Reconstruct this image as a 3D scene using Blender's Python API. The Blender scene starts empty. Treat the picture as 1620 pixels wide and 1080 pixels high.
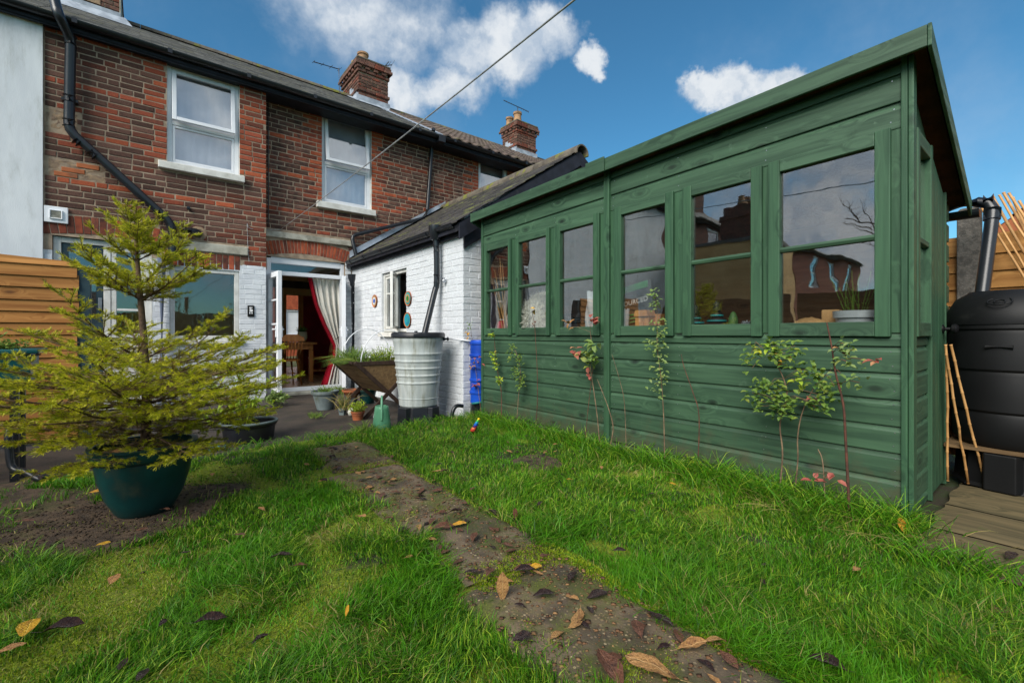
import bpy, bmesh, math, random
import numpy as np
from mathutils import Vector, Matrix, noise as mnoise
R = math.radians
random.seed(7)
rng = np.random.default_rng(7)
sc = bpy.context.scene
col = sc.collection

# ------------------------------------------------------------------ camera, sky, sun, exposure
CAM_H, FPX, YAW = 1.0, 712.0, R(39)
cam_d = bpy.data.cameras.new('camera')
cam = bpy.data.objects.new('camera', cam_d)
col.objects.link(cam)
cam.location = (0, 0, CAM_H)
cam.rotation_euler = (R(90), 0, -YAW)
cam_d.sensor_width = 36
cam_d.lens = 36 * FPX / 1620
cam_d.shift_y = -12 / 1620
cam_d.clip_start = .05
cam_d.clip_end = 2000
sc.camera = cam

SUN_AZ, SUN_EL = R(246), R(38)          # direction the light comes from: azimuth clockwise from +Y
SN, CS = math.sin(YAW), math.cos(YAW)

def ray(px, py):
    u = (px - 810) / FPX
    return Vector((SN + CS * u, CS - SN * u, (528 - py) / FPX))
def on(px, py, ax, v):
    d = ray(px, py)
    t = (v - (CAM_H if ax == 2 else 0)) / d[ax]
    return Vector((d.x * t, d.y * t, CAM_H + d.z * t))
def depth(x, y):
    return x * SN + y * CS

wo = bpy.data.worlds.new('World'); sc.world = wo; wo.use_nodes = True
nt = wo.node_tree; nt.nodes.clear()
def WN(t, **k):
    n = nt.nodes.new(t)
    for a, b in k.items(): setattr(n, a, b)
    return n
def wm(op, a, b=None, c=None, clamp=False):
    n = WN('ShaderNodeMath', operation=op, use_clamp=clamp)
    for i, v in enumerate((a, b, c)):
        if v is None: continue
        if isinstance(v, (int, float)): n.inputs[i].default_value = v
        else: nt.links.new(v, n.inputs[i])
    return n.outputs[0]
sky = WN('ShaderNodeTexSky', sky_type='NISHITA', sun_disc=False, sun_elevation=SUN_EL, sun_rotation=SUN_AZ)
sky.air_density = 1.0; sky.dust_density = .3; sky.ozone_density = 2.5
tc = WN('ShaderNodeTexCoord')
def wvec(op, a, b):
    n = WN('ShaderNodeVectorMath', operation=op)
    for i, v in enumerate((a, b)):
        if isinstance(v, (tuple, Vector)): n.inputs[i].default_value = v
        else: nt.links.new(v, n.inputs[i])
    return n
def wnoise(vec, scale, detail, rough):
    n = WN('ShaderNodeTexNoise'); n.inputs['Scale'].default_value = scale
    n.inputs['Detail'].default_value = detail; n.inputs['Roughness'].default_value = rough
    nt.links.new(vec, n.inputs['Vector'])
    return n
sep = WN('ShaderNodeSeparateXYZ'); nt.links.new(tc.outputs['Generated'], sep.inputs[0])
DIR = tc.outputs['Generated']
warp = wnoise(DIR, 5.0, 6, .62)
w2 = wvec('SCALE', wvec('SUBTRACT', warp.outputs['Color'], (.5, .5, .5)).outputs[0], (0, 0, 0)); w2.inputs['Scale'].default_value = .17
warp3 = wnoise(DIR, 22.0, 6, .6)
w3 = wvec('SCALE', wvec('SUBTRACT', warp3.outputs['Color'], (.5, .5, .5)).outputs[0], (0, 0, 0)); w3.inputs['Scale'].default_value = .055
dirw = wvec('ADD', wvec('ADD', DIR, w2.outputs[0]).outputs[0], w3.outputs[0]).outputs[0]
# cumulus puffs: direction, angular radius; strength
puffs = []
for px, py, r, s in [(550, 15, .16, .50), (640, 50, .115, .52), (490, 5, .12, .42), (805, 78, .10, .95), (745, 85, .085, .70), (868, 55, .078, 1.0),
                     (645, 150, .09, .75), (705, 145, .075, .7), (940, 90, .036, 1.0), (1118, 144, .052, 1.0), (1175, 134, .062, 1.0), (1245, 115, .052, .95)]:
    puffs.append((ray(px, py).normalized(), r, s))
puffs.append((Vector((.05, -.9, .36)).normalized(), .40, .8)); puffs.append((Vector((-.93, .20, .42)).normalized(), .42, .8)); puffs.append((Vector((-.95, .30, .18)).normalized(), .26, .7))  # clouds out of view, added for the house and shed panes to reflect
r2 = random.Random(3)
for i in range(30):                      # larger cumulus over the unseen rest of the sky, adding white ambient light
    az = r2.uniform(0, 2 * math.pi); el = r2.uniform(R(12), R(60))
    d = Vector((math.cos(el) * math.sin(az), math.cos(el) * math.cos(az), math.sin(el)))
    rel = (az - YAW + math.pi) % (2 * math.pi) - math.pi
    if abs(rel) < R(56): continue
    puffs.append((d, r2.uniform(.16, .34), r2.uniform(.7, 1)))
acc = None
for d, r, s in puffs:
    v = wvec('SUBTRACT', dirw, tuple(d))
    m = wvec('MULTIPLY', v.outputs[0], (1, 1, 1.35))
    L = wvec('LENGTH', m.outputs[0], (0, 0, 0)).outputs['Value']
    g = wm('MULTIPLY', wm('SUBTRACT', 1.0, wm('DIVIDE', L, r * 1.25), clamp=True), s * 1.5)
    acc = g if acc is None else wm('MAXIMUM', acc, g)
fine = wnoise(DIR, 14.0, 9, .6)
dens = wm('MULTIPLY', acc, wm('ADD', .25, wm('MULTIPLY', fine.outputs['Fac'], 1.5)))
mask = WN('ShaderNodeMapRange', interpolation_type='SMOOTHSTEP'); nt.links.new(dens, mask.inputs['Value'])
mask.inputs['From Min'].default_value = .15; mask.inputs['From Max'].default_value = .78
# thin veil of haze and cirrus
veil = wnoise(DIR, 2.2, 7, .6)
vm = WN('ShaderNodeMapRange', interpolation_type='SMOOTHSTEP'); nt.links.new(veil.outputs['Fac'], vm.inputs['Value'])
vm.inputs['From Min'].default_value = .45; vm.inputs['From Max'].default_value = .80; vm.inputs['To Max'].default_value = .28
core = WN('ShaderNodeMapRange', interpolation_type='SMOOTHSTEP'); nt.links.new(dens, core.inputs['Value'])
core.inputs['From Min'].default_value = .25; core.inputs['From Max'].default_value = 1.0; core.inputs['To Min'].default_value = .45
shc = WN('ShaderNodeMapRange', interpolation_type='SMOOTHSTEP'); nt.links.new(wnoise(dirw, 9.0, 6, .55).outputs['Fac'], shc.inputs['Value'])
shc.inputs['From Min'].default_value = .34; shc.inputs['From Max'].default_value = .58; shc.inputs['To Min'].default_value = .35
shade = wm('MULTIPLY', core.outputs[0], shc.outputs[0])
cl = WN('ShaderNodeMix', data_type='RGBA')
cl.inputs['A'].default_value = (2.2, 3.1, 4.3, 1); cl.inputs['B'].default_value = (5.8, 6.1, 6.4, 1)
nt.links.new(shade, cl.inputs['Factor'])
tint = WN('ShaderNodeMix', data_type='RGBA', blend_type='MULTIPLY'); tint.inputs['Factor'].default_value = 1
nt.links.new(sky.outputs[0], tint.inputs['A']); tint.inputs['B'].default_value = (.43, .90, 1.0, 1)
mx = WN('ShaderNodeMix', data_type='RGBA')
nt.links.new(wm('MAXIMUM', mask.outputs[0], vm.outputs[0]), mx.inputs['Factor'])
nt.links.new(tint.outputs['Result'], mx.inputs['A']); nt.links.new(cl.outputs['Result'], mx.inputs['B'])
bg = WN('ShaderNodeBackground'); bg.inputs['Strength'].default_value = .058
nt.links.new(mx.outputs['Result'], bg.inputs['Color'])
wout = WN('ShaderNodeOutputWorld'); nt.links.new(bg.outputs[0], wout.inputs[0])

sun_d = bpy.data.lights.new('sun', 'SUN'); sun_d.energy = 2.0; sun_d.angle = R(40); sun_d.color = (1, .95, .87)
sun = bpy.data.objects.new('sun', sun_d); col.objects.link(sun)
sdir = Vector((math.sin(SUN_AZ) * math.cos(SUN_EL), math.cos(SUN_AZ) * math.cos(SUN_EL), math.sin(SUN_EL)))
sun.rotation_euler = sdir.to_track_quat('Z', 'Y').to_euler()
sun.location = sdir * 40

sc.view_settings.view_transform = 'Standard'; sc.view_settings.look = 'None'
sc.view_settings.exposure = 1.25; sc.view_settings.gamma = 1; sc.view_settings.use_curve_mapping = False
sc.cycles.use_denoising = True
sc.cycles.max_bounces = 6; sc.cycles.diffuse_bounces = 3; sc.cycles.glossy_bounces = 3
sc.cycles.transparent_max_bounces = 12; sc.cycles.transmission_bounces = 4
sc.cycles.caustics_reflective = False; sc.cycles.caustics_refractive = False

# ------------------------------------------------------------------ materials
def lin(r, g, b):
    f = lambda c: (c / 255) / 12.92 if c <= 10 else ((c / 255 + .055) / 1.055) ** 2.4
    return (f(r), f(g), f(b), 1)
class NT:
    def __init__(s, name):
        s.m = bpy.data.materials.new(name); s.m.use_nodes = True
        s.t = s.m.node_tree; s.b = s.t.nodes['Principled BSDF']
    def n(s, t, **k):
        n = s.t.nodes.new(t)
        for a, b in k.items(): setattr(n, a, b)
        return n
    def l(s, a, b): s.t.links.new(a, b)
    def set(s, sock, v):
        if isinstance(v, (int, float, tuple)): sock.default_value = v
        else: s.l(v, sock)
    def math(s, op, a, b=0.0, clamp=False):
        n = s.n('ShaderNodeMath', operation=op, use_clamp=clamp); s.set(n.inputs[0], a); s.set(n.inputs[1], b); return n.outputs[0]
    def mix(s, f, a, b, bt='MIX'):
        n = s.n('ShaderNodeMix', data_type='RGBA', blend_type=bt); s.set(n.inputs['Factor'], f); s.set(n.inputs['A'], a); s.set(n.inputs['B'], b); return n.outputs['Result']
    def noise(s, vec, scale, detail=5, rough=.55, out='Fac', dist=0):
        n = s.n('ShaderNodeTexNoise'); n.inputs['Scale'].default_value = scale; n.inputs['Detail'].default_value = detail
        n.inputs['Roughness'].default_value = rough; n.inputs['Distortion'].default_value = dist; s.l(vec, n.inputs['Vector']); return n.outputs[out]
    def ramp(s, v, lo, hi, a=0.0, b=1.0):
        n = s.n('ShaderNodeMapRange', interpolation_type='SMOOTHSTEP'); s.set(n.inputs['Value'], v)
        for k, x in (('From Min', lo), ('From Max', hi), ('To Min', a), ('To Max', b)): n.inputs[k].default_value = x
        return n.outputs[0]
    def rnd(s):
        o = s.n('ShaderNodeObjectInfo').outputs['Random']; a = s.n('ShaderNodeAttribute', attribute_name='rnd').outputs['Fac']
        return s.math('FRACT', s.math('ADD', o, a))
    def vec(s, stretch=(1, 1, 1), r=None, off=37.0):
        tc = s.n('ShaderNodeTexCoord'); mp = s.n('ShaderNodeMapping'); mp.inputs['Scale'].default_value = stretch
        s.l(tc.outputs['Object'], mp.inputs['Vector'])
        if r is None: return mp.outputs[0]
        c = s.n('ShaderNodeCombineXYZ')
        for i, k in enumerate((1, 1.7, .6)): s.l(s.math('MULTIPLY', r, off * k), c.inputs[i])
        a = s.n('ShaderNodeVectorMath', operation='ADD'); s.l(mp.outputs[0], a.inputs[0]); s.l(c.outputs[0], a.inputs[1]); return a.outputs[0]
    def bump(s, h, strength, dist=.01):
        b = s.n('ShaderNodeBump'); b.inputs['Strength'].default_value = strength; b.inputs['Distance'].default_value = dist
        s.l(h, b.inputs['Height']); s.l(b.outputs[0], s.b.inputs['Normal'])
    def val(s, c, r, amt):
        h = s.n('ShaderNodeHueSaturation'); s.l(c, h.inputs['Color']) if not isinstance(c, tuple) else s.set(h.inputs['Color'], c)
        s.l(s.math('ADD', 1 - amt, s.math('MULTIPLY', r, 2 * amt)), h.inputs['Value']); return h.outputs[0]
def surf(name, c1, c2, scale=8, rough=.7, bump=.2, stretch=(1, 1, 1), rnd=.12, spec=.3, metal=0, dirt=None, dscale=3, dlo=.5, dhi=.75, bscale=None, bdist=.01, lo=.35, hi=.65):
    s = NT(name); r = s.rnd(); v = s.vec(stretch, r)
    c = s.mix(s.ramp(s.noise(v, scale), lo, hi), c1, c2)
    if dirt: c = s.mix(s.ramp(s.noise(v, dscale, 7, .65), dlo, dhi), c, dirt)
    c = s.val(c, r, rnd)
    s.l(c, s.b.inputs['Base Color']); s.b.inputs['Roughness'].default_value = rough
    s.b.inputs['Specular IOR Level'].default_value = spec; s.b.inputs['Metallic'].default_value = metal
    if bump: s.bump(s.noise(v, bscale or scale * 6, 6, .6), bump, bdist)
    return s.m
def wood(name, c1, c2, axis=1, rough=.6, rnd=.12, knot=(.01, .01, .01, 1), gs=1.0, spec=.3, bump=.25, kd=.75, wear=None, splash=None):
    s = NT(name); r = s.rnd(); st = [26 * gs] * 3; st[axis] = 1.3 * gs
    v = s.vec(tuple(st), r)
    ks = [7.5] * 3; ks[axis] = 3.6
    vo = s.n('ShaderNodeTexVoronoi', feature='F1'); vo.inputs['Scale'].default_value = 1.0; s.l(s.vec(tuple(ks), r, 91), vo.inputs['Vector'])
    k = s.ramp(vo.outputs['Distance'], .05, .19, 1, 0); halo = s.ramp(vo.outputs['Distance'], .08, .45, 1, 0)
    ad = s.n('ShaderNodeVectorMath', operation='ADD'); cb_ = s.n('ShaderNodeCombineXYZ')
    for i_ in range(3): s.l(s.math('MULTIPLY', halo, 1.6), cb_.inputs[i_])
    s.l(v, ad.inputs[0]); s.l(cb_.outputs[0], ad.inputs[1]); g = s.noise(ad.outputs[0], 1.0, 6, .6, dist=.6)
    c = s.mix(s.ramp(g, .3, .7), c1, c2)
    c = s.mix(s.math('MULTIPLY', k, kd), c, knot)
    big = s.noise(s.vec((2, 2, 2), r), 1.0, 4)
    c = s.mix(s.ramp(big, .35, .75, 0, .35), c, c1)
    if wear: c = s.mix(s.ramp(s.noise(s.vec((9, 9, 9), r), 1.0, 8, .7), .6, .75, 0, .7), c, wear)
    c = s.val(c, r, rnd)
    if splash:
        ge = s.n('ShaderNodeNewGeometry'); sz = s.n('ShaderNodeSeparateXYZ'); s.l(ge.outputs['Position'], sz.inputs[0])
        nz = s.n('ShaderNodeTexNoise'); nz.inputs['Scale'].default_value = 9; nz.inputs['Detail'].default_value = 9; nz.inputs['Roughness'].default_value = .7; s.l(ge.outputs['Position'], nz.inputs['Vector'])
        sp_ = s.ramp(s.math('ADD', sz.outputs[2], s.math('MULTIPLY', nz.outputs['Fac'], -.75)), -.30, .0, .75, 0)
        c = s.mix(sp_, c, splash)
    s.l(c, s.b.inputs['Base Color'])
    s.l(s.ramp(g, .2, .8, rough - .12, rough + .12), s.b.inputs['Roughness'])
    s.b.inputs['Specular IOR Level'].default_value = spec; s.bump(g, bump, .004)
    return s.m
M = {}
M['brick_dark'] = surf('brick_dark', lin(110, 78, 66), lin(78, 57, 51), 14, .9, .5, rnd=.38, dirt=lin(128, 78, 58), dscale=9, dlo=.56, dhi=.8, bscale=60, bdist=.006)
M['brick_mid'] = surf('brick_mid', lin(130, 72, 54), lin(98, 58, 48), 12, .9, .5, rnd=.28, dirt=lin(60, 48, 46), dscale=8, dlo=.5, dhi=.75, bscale=60, bdist=.006)
M['brick_red'] = surf('brick_red', lin(164, 84, 58), lin(132, 66, 50), 12, .9, .45, rnd=.2, dirt=lin(96, 56, 46), dscale=8, dlo=.55, dhi=.8, bscale=60, bdist=.006)
M['brick_orange'] = surf('brick_orange', lin(178, 92, 60), lin(150, 74, 50), 12, .9, .45, rnd=.18, dirt=lin(110, 64, 50), dscale=8, dlo=.58, dhi=.8, bscale=60, bdist=.006)
M['mortar'] = surf('mortar', lin(176, 156, 134), lin(146, 128, 110), 9, .95, .6, rnd=.0, dirt=lin(124, 108, 96), dscale=2.2, dlo=.52, dhi=.75, bscale=120)
M['mortar_patch'] = surf('mortar_patch', lin(158, 134, 108), lin(128, 108, 92), 14, .95, .7, rnd=.05, bscale=60)
M['paint_brick'] = surf('paint_brick', lin(222, 226, 230), lin(206, 210, 216), 5, .7, .6, rnd=.025, dirt=lin(168, 168, 164), dscale=7, dlo=.62, dhi=.85, bscale=45, bdist=.008)
M['paint_low'] = surf('paint_low', lin(216, 220, 224), lin(196, 200, 204), 4, .75, .6, rnd=.02, dirt=lin(150, 150, 140), dscale=4, dlo=.55, dhi=.85, bscale=40, bdist=.008)
M['render'] = surf('render', lin(226, 230, 233), lin(208, 213, 218), 1.6, .8, .2, stretch=(2.2, 1, .5), rnd=0, bscale=60, dirt=lin(176, 180, 178), dscale=2.4, dlo=.5, dhi=.78)
M['tan_render'] = surf('tan_render', lin(214, 178, 126), lin(196, 158, 108), 2, .85, .2, rnd=0, bscale=60)
M['upvc'] = surf('upvc', lin(232, 234, 238), lin(222, 225, 230), 3, .35, .02, rnd=.02, spec=.5, dirt=lin(196, 197, 192), dscale=5, dlo=.6, dhi=.85)
M['stone_white'] = surf('stone_white', lin(228, 226, 220), lin(205, 203, 196), 6, .8, .3, rnd=.02, dirt=lin(150, 145, 128), dscale=4, dlo=.55, dhi=.8)
M['stone_grey'] = surf('stone_grey', lin(188, 184, 170), lin(150, 146, 132), 6, .85, .4, rnd=.03, dirt=lin(92, 88, 76), dscale=3.2, dlo=.5, dhi=.75)
M['old_white_wood'] = surf('old_white_wood', lin(222, 222, 218), lin(200, 200, 194), 6, .55, .15, rnd=.03, dirt=lin(160, 150, 130), dscale=5, dlo=.6, dhi=.85)
M['black_plastic'] = surf('black_plastic', lin(34, 37, 44), lin(24, 26, 31), 5, .38, .05, rnd=.05, spec=.45, dirt=lin(62, 62, 60), dscale=6, dlo=.58, dhi=.8)
M['black_pvc'] = surf('black_pvc', lin(30, 34, 40), lin(22, 25, 30), 4, .3, .03, rnd=.05, spec=.5, dirt=lin(66, 68, 52), dscale=5, dlo=.6, dhi=.85)
M['butt_black'] = surf('butt_black', lin(17, 18, 20), lin(12, 13, 15), 4, .55, .1, rnd=.0, spec=.3, dirt=lin(36, 36, 36), dscale=5, dlo=.58, dhi=.8, bscale=160, bdist=.002)
M['grey_pipe'] = surf('grey_pipe', lin(112, 124, 148), lin(96, 108, 130), 4, .35, .03, rnd=.0, spec=.45)
M['black_wood'] = surf('black_wood', lin(42, 44, 54), lin(30, 31, 38), 6, .55, .2, rnd=.05, dirt=lin(84, 84, 88), dscale=6, dlo=.62, dhi=.8)
M['slate'] = surf('slate', lin(112, 110, 106), lin(84, 84, 84), 3, .75, .3, rnd=.22, dirt=lin(122, 118, 92), dscale=4, dlo=.5, dhi=.75)
M['slate_moss'] = surf('slate_moss', lin(74, 70, 68), lin(52, 50, 50), 4, .8, .3, rnd=.22, dirt=lin(104, 108, 62), dscale=3, dlo=.5, dhi=.7)
M['pantile'] = surf('pantile', lin(108, 92, 82), lin(78, 68, 62), 5, .85, .3, rnd=.15, dirt=lin(116, 108, 82), dscale=3)
M['ridge'] = surf('ridge', lin(112, 104, 92), lin(84, 78, 70), 7, .9, .5, rnd=.1, dirt=lin(120, 122, 48), dscale=5, dlo=.52, dhi=.66)
M['lead'] = surf('lead', lin(170, 178, 188), lin(138, 146, 156), 6, .5, .2, rnd=.05, spec=.4)
M['terracotta_old'] = surf('terracotta_old', lin(176, 140, 104), lin(140, 108, 82), 6, .85, .3, rnd=.1, dirt=lin(96, 88, 66), dscale=6)
M['terracotta'] = surf('terracotta', lin(168, 98, 62), lin(138, 80, 54), 6, .85, .3, rnd=.1, dirt=lin(96, 84, 66), dscale=6)
GC1, GC2 = lin(66, 96, 72), lin(36, 64, 46)
M['green_y'] = wood('green_y', GC1, GC2, 1, .55, .12, lin(10, 24, 18), spec=.4, wear=lin(92, 120, 98), kd=.95, splash=lin(74, 72, 52))
M['green_z'] = wood('green_z', lin(62, 97, 70), lin(37, 68, 48), 2, .55, .10, lin(22, 44, 32), spec=.35)
M['green_x'] = wood('green_x', GC1, GC2, 0, .55, .12, lin(22, 44, 34), spec=.35)
M['shed_inner'] = wood('shed_inner', lin(116, 86, 60), lin(84, 60, 42), 1, .8, .1, lin(40, 28, 20))
M['fence_x'] = wood('fence_x', lin(180, 126, 66), lin(138, 88, 42), 0, .75, .12, lin(78, 44, 22), gs=.8, kd=.9)
M['fence_y'] = wood('fence_y', lin(186, 136, 74), lin(146, 98, 50), 1, .75, .14, lin(78, 44, 22), gs=.8)
M['fence_dark_y'] = wood('fence_dark_y', lin(96, 78, 62), lin(70, 56, 46), 1, .85, .15, lin(40, 30, 26))
M['fence_dark_z'] = wood('fence_dark_z', lin(112, 84, 60), lin(80, 58, 42), 2, .85, .15, lin(40, 30, 26))
M['plank'] = wood('plank', lin(108, 95, 68), lin(72, 66, 46), 1, .85, .12, lin(60, 58, 40), gs=.7, wear=lin(86, 92, 48))
M['bamboo'] = wood('bamboo', lin(206, 160, 104), lin(168, 122, 72), 2, .5, .15, lin(96, 66, 38), gs=.4)
M['pine'] = wood('pine', lin(206, 134, 66), lin(176, 104, 46), 2, .4, .1, lin(80, 42, 18), spec=.4)
M['pale_wood'] = wood('pale_wood', lin(214, 156, 96), lin(186, 124, 70), 2, .7, .1, lin(120, 74, 40))
M['old_wood'] = wood('old_wood', lin(122, 98, 66), lin(84, 66, 46), 1, .85, .12, lin(44, 34, 26), wear=lin(96, 98, 58))
M['dark_wood'] = wood('dark_wood', lin(66, 50, 40), lin(42, 32, 27), 2, .8, .12, lin(24, 18, 15))
M['concrete_post'] = surf('concrete_post', lin(112, 108, 102), lin(84, 82, 78), 30, .95, .7, rnd=.04, bscale=90)
M['soil'] = surf('soil', lin(70, 56, 44), lin(44, 36, 29), 20, .95, .9, rnd=0, bscale=50, bdist=.02)
M['pot_green'] = surf('pot_green', lin(14, 66, 66), lin(10, 50, 52), 5, .35, .05, rnd=0, spec=.4, dirt=lin(62, 72, 60), dscale=5, dlo=.5, dhi=.78)
M['trough_green'] = surf('trough_green', lin(10, 82, 84), lin(8, 66, 70), 5, .35, .05, rnd=0, spec=.4)
M['pot_grey'] = surf('pot_grey', lin(116, 128, 130), lin(92, 104, 106), 6, .6, .1, rnd=.05, dirt=lin(86, 92, 76), dscale=5)
M['butt_grey'] = surf('butt_grey', lin(186, 192, 190), lin(166, 174, 174), 3, .45, .05, stretch=(5, 5, .7), rnd=0, spec=.4, dirt=lin(126, 128, 112), dscale=2.2, dlo=.5, dhi=.72)
M['can_green'] = surf('can_green', lin(96, 152, 120), lin(74, 128, 98), 4, .4, .05, rnd=0, spec=.4, dirt=lin(62, 98, 72), dscale=6, dlo=.55, dhi=.8)
M['blue_plastic'] = surf('blue_plastic', lin(22, 78, 190), lin(16, 60, 158), 4, .4, .05, rnd=0, spec=.4, dirt=lin(30, 56, 110), dscale=5)
M['hose'] = surf('hose', lin(40, 130, 128), lin(30, 104, 104), 6, .45, 0, rnd=0)
M['curtain_red'] = surf('curtain_red', lin(178, 16, 40), lin(150, 10, 32), 6, .9, .1, rnd=0)
M['curtain_cream'] = surf('curtain_cream', lin(244, 240, 230), lin(232, 226, 214), 6, .9, .1, rnd=0)
M['net'] = surf('net', lin(226, 229, 234), lin(206, 210, 218), 4, .9, .05, rnd=.03)
M['plaster_cream'] = surf('plaster_cream', lin(236, 214, 170), lin(226, 202, 156), 3, .9, .05, rnd=0)
M['plaster_red'] = surf('plaster_red', lin(150, 30, 36), lin(124, 22, 28), 3, .85, .05, rnd=0)
M['room_dark'] = surf('room_dark', lin(120, 108, 96), lin(100, 90, 82), 3, .9, .05, rnd=0)
M['floor_wood'] = wood('floor_wood', lin(196, 164, 124), lin(168, 136, 98), 1, .3, .1, lin(100, 72, 46), spec=.5)
M['felt'] = surf('felt', lin(70, 76, 74), lin(52, 56, 56), 30, .95, .4, rnd=0)
M['soffit'] = surf('soffit', lin(92, 58, 40), lin(64, 42, 32), 8, .9, .3, rnd=0)
M['wire'] = surf('wire', lin(188, 190, 192), lin(150, 152, 156), 20, .35, .05, rnd=0, spec=.5, metal=.4)
M['aerial'] = surf('aerial', lin(92, 98, 108), lin(72, 76, 84), 20, .5, 0, rnd=0, metal=.5)
M['steel'] = surf('steel', lin(180, 184, 190), lin(150, 154, 160), 10, .3, 0, rnd=0, metal=.8)
M['grey_panel'] = surf('grey_panel', lin(110, 112, 116), lin(94, 96, 100), 10, .6, .1, rnd=0)
M['ground'] = surf('ground', lin(88, 96, 58), lin(66, 60, 44), 2, .95, .5, rnd=0)
def glass(name, ior, tint=(1, 1, 1, 1), wav=0.0, ws=3.0):
    s = NT(name); t = s.t; t.nodes.remove(s.b)
    tr = s.n('ShaderNodeBsdfTransparent'); tr.inputs[0].default_value = tint
    gl = s.n('ShaderNodeBsdfGlossy'); gl.inputs['Roughness'].default_value = .015; gl.inputs['Color'].default_value = (1, 1, 1, 1)
    lw = s.n('ShaderNodeLayerWeight'); lw.inputs[0].default_value = .5
    fr = s.n('ShaderNodeMath', operation='ADD'); fr.inputs[0].default_value = ior; s.l(s.math('MULTIPLY', s.math('POWER', lw.outputs['Facing'], 4.0), 1 - ior), fr.inputs[1])
    mxn = s.n('ShaderNodeMixShader')
    if wav:
        b = s.n('ShaderNodeBump'); b.inputs['Strength'].default_value = wav; b.inputs['Distance'].default_value = .02
        r = s.rnd(); s.l(s.noise(s.vec((1, 1, .7), r), ws, 2, .4), b.inputs['Height']); s.l(b.outputs[0], gl.inputs['Normal'])
    s.l(fr.outputs[0], mxn.inputs[0]); s.l(tr.outputs[0], mxn.inputs[1]); s.l(gl.outputs[0], mxn.inputs[2])
    s.l(mxn.outputs[0], t.nodes['Material Output'].inputs[0]); return s.m
M['glass_shed'] = glass('glass_shed', .18, (.97, .985, .975, 1), .10, 4.0)
M['glass_house'] = glass('glass_house', .22, (.93, .95, .97, 1), .03, 3)
M['glass_dark'] = glass('glass_dark', .10, (.9, .92, .92, 1), .05, 4)
def leafy(name, c1, c2, c3, trans=.35, rough=.5):
    s = NT(name); r = s.rnd(); v = s.vec((1, 1, 1), r)
    c = s.mix(s.ramp(r, .0, .6), c1, c2); c = s.mix(s.ramp(r, .8, 1.0), c, c3)
    n = s.noise(v, 30, 3); c = s.mix(s.ramp(n, .4, .75, 0, .35), c, c3)
    s.l(c, s.b.inputs['Base Color']); s.b.inputs['Roughness'].default_value = rough; s.b.inputs['Specular IOR Level'].default_value = .3
    tl = s.n('ShaderNodeBsdfTranslucent'); s.l(c, tl.inputs[0]); mxn = s.n('ShaderNodeMixShader'); mxn.inputs[0].default_value = trans
    s.l(s.b.outputs[0], mxn.inputs[1]); s.l(tl.outputs[0], mxn.inputs[2]); s.l(mxn.outputs[0], s.t.nodes['Material Output'].inputs[0]); return s.m
M['grass'] = leafy('grass', lin(16, 66, 6), lin(78, 146, 18), lin(164, 190, 58), .32)
M['grass_dry'] = leafy('grass_dry', lin(150, 140, 80), lin(176, 160, 100), lin(120, 120, 60), .3)
M['moss'] = leafy('moss', lin(112, 138, 20), lin(148, 164, 32), lin(104, 112, 30), .2)
M['needle'] = leafy('needle', lin(170, 178, 30), lin(212, 206, 50), lin(124, 138, 30), .35)
M['needle_in'] = leafy('needle_in', lin(126, 112, 44), lin(106, 112, 36), lin(130, 92, 54), .25)
M['bark'] = surf('bark', lin(112, 90, 70), lin(76, 62, 50), 18, .9, .6, rnd=.1, bscale=60)
M['twig'] = surf('twig', lin(138, 116, 92), lin(98, 80, 64), 20, .9, .3, rnd=.15)
M['twig_red'] = surf('twig_red', lin(110, 70, 56), lin(78, 54, 46), 20, .8, .3, rnd=.15)
M['leaf_green'] = leafy('leaf_green', lin(84, 122, 56), lin(120, 150, 66), lin(150, 160, 70), .35)
M['leaf_pale'] = leafy('leaf_pale', lin(150, 170, 110), lin(120, 150, 80), lin(170, 180, 100), .35)
M['leaf_lime'] = leafy('leaf_lime', lin(140, 176, 46), lin(170, 196, 66), lin(200, 196, 60), .35)
M['leaf_pink'] = leafy('leaf_pink', lin(196, 112, 104), lin(176, 92, 84), lin(206, 150, 110), .35)
def deadleaf(name, c1, c2, c3, vein, rough=.5):
    s = NT(name); r = s.rnd(); v = s.vec((1, 1, 1), r)
    c = s.mix(r, c1, c2); c = s.mix(s.ramp(s.noise(v, 5, 6, .65), .45, .7), c, c3); c = s.mix(s.ramp(s.noise(v, 22, 4, .6), .58, .72, 0, .6), c, c3)
    x = s.n('ShaderNodeSeparateXYZ'); s.l(s.vec(), x.inputs[0]); ay = s.math('ABSOLUTE', x.outputs[1])
    mid = s.ramp(ay, .006, .014, 1, 0); side = s.ramp(s.math('SINE', s.math('MULTIPLY', s.math('SUBTRACT', x.outputs[0], s.math('MULTIPLY', ay, 1.1)), 62)), .86, .98)
    vn = s.math('MAXIMUM', mid, s.math('MULTIPLY', side, .7)); c = s.mix(s.math('MULTIPLY', vn, .6), c, vein); c = s.val(c, r, .2)
    s.l(c, s.b.inputs['Base Color']); s.b.inputs['Roughness'].default_value = rough; s.b.inputs['Specular IOR Level'].default_value = .35
    s.bump(s.math('ADD', s.math('MULTIPLY', vn, -.6), s.noise(v, 14, 5, .6)), .6, .05); return s.m
M['leaf_yellow'] = deadleaf('leaf_yellow', lin(222, 172, 34), lin(202, 146, 40), lin(164, 104, 36), lin(236, 206, 110))
M['leaf_tan'] = deadleaf('leaf_tan', lin(190, 144, 88), lin(168, 118, 70), lin(112, 74, 48), lin(214, 176, 120))
M['leaf_brown'] = deadleaf('leaf_brown', lin(118, 76, 56), lin(92, 60, 48), lin(66, 44, 38), lin(150, 106, 80), .45)
M['leaf_dark'] = deadleaf('leaf_dark', lin(50, 36, 36), lin(38, 29, 30), lin(70, 48, 42), lin(74, 56, 54), .32)
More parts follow.
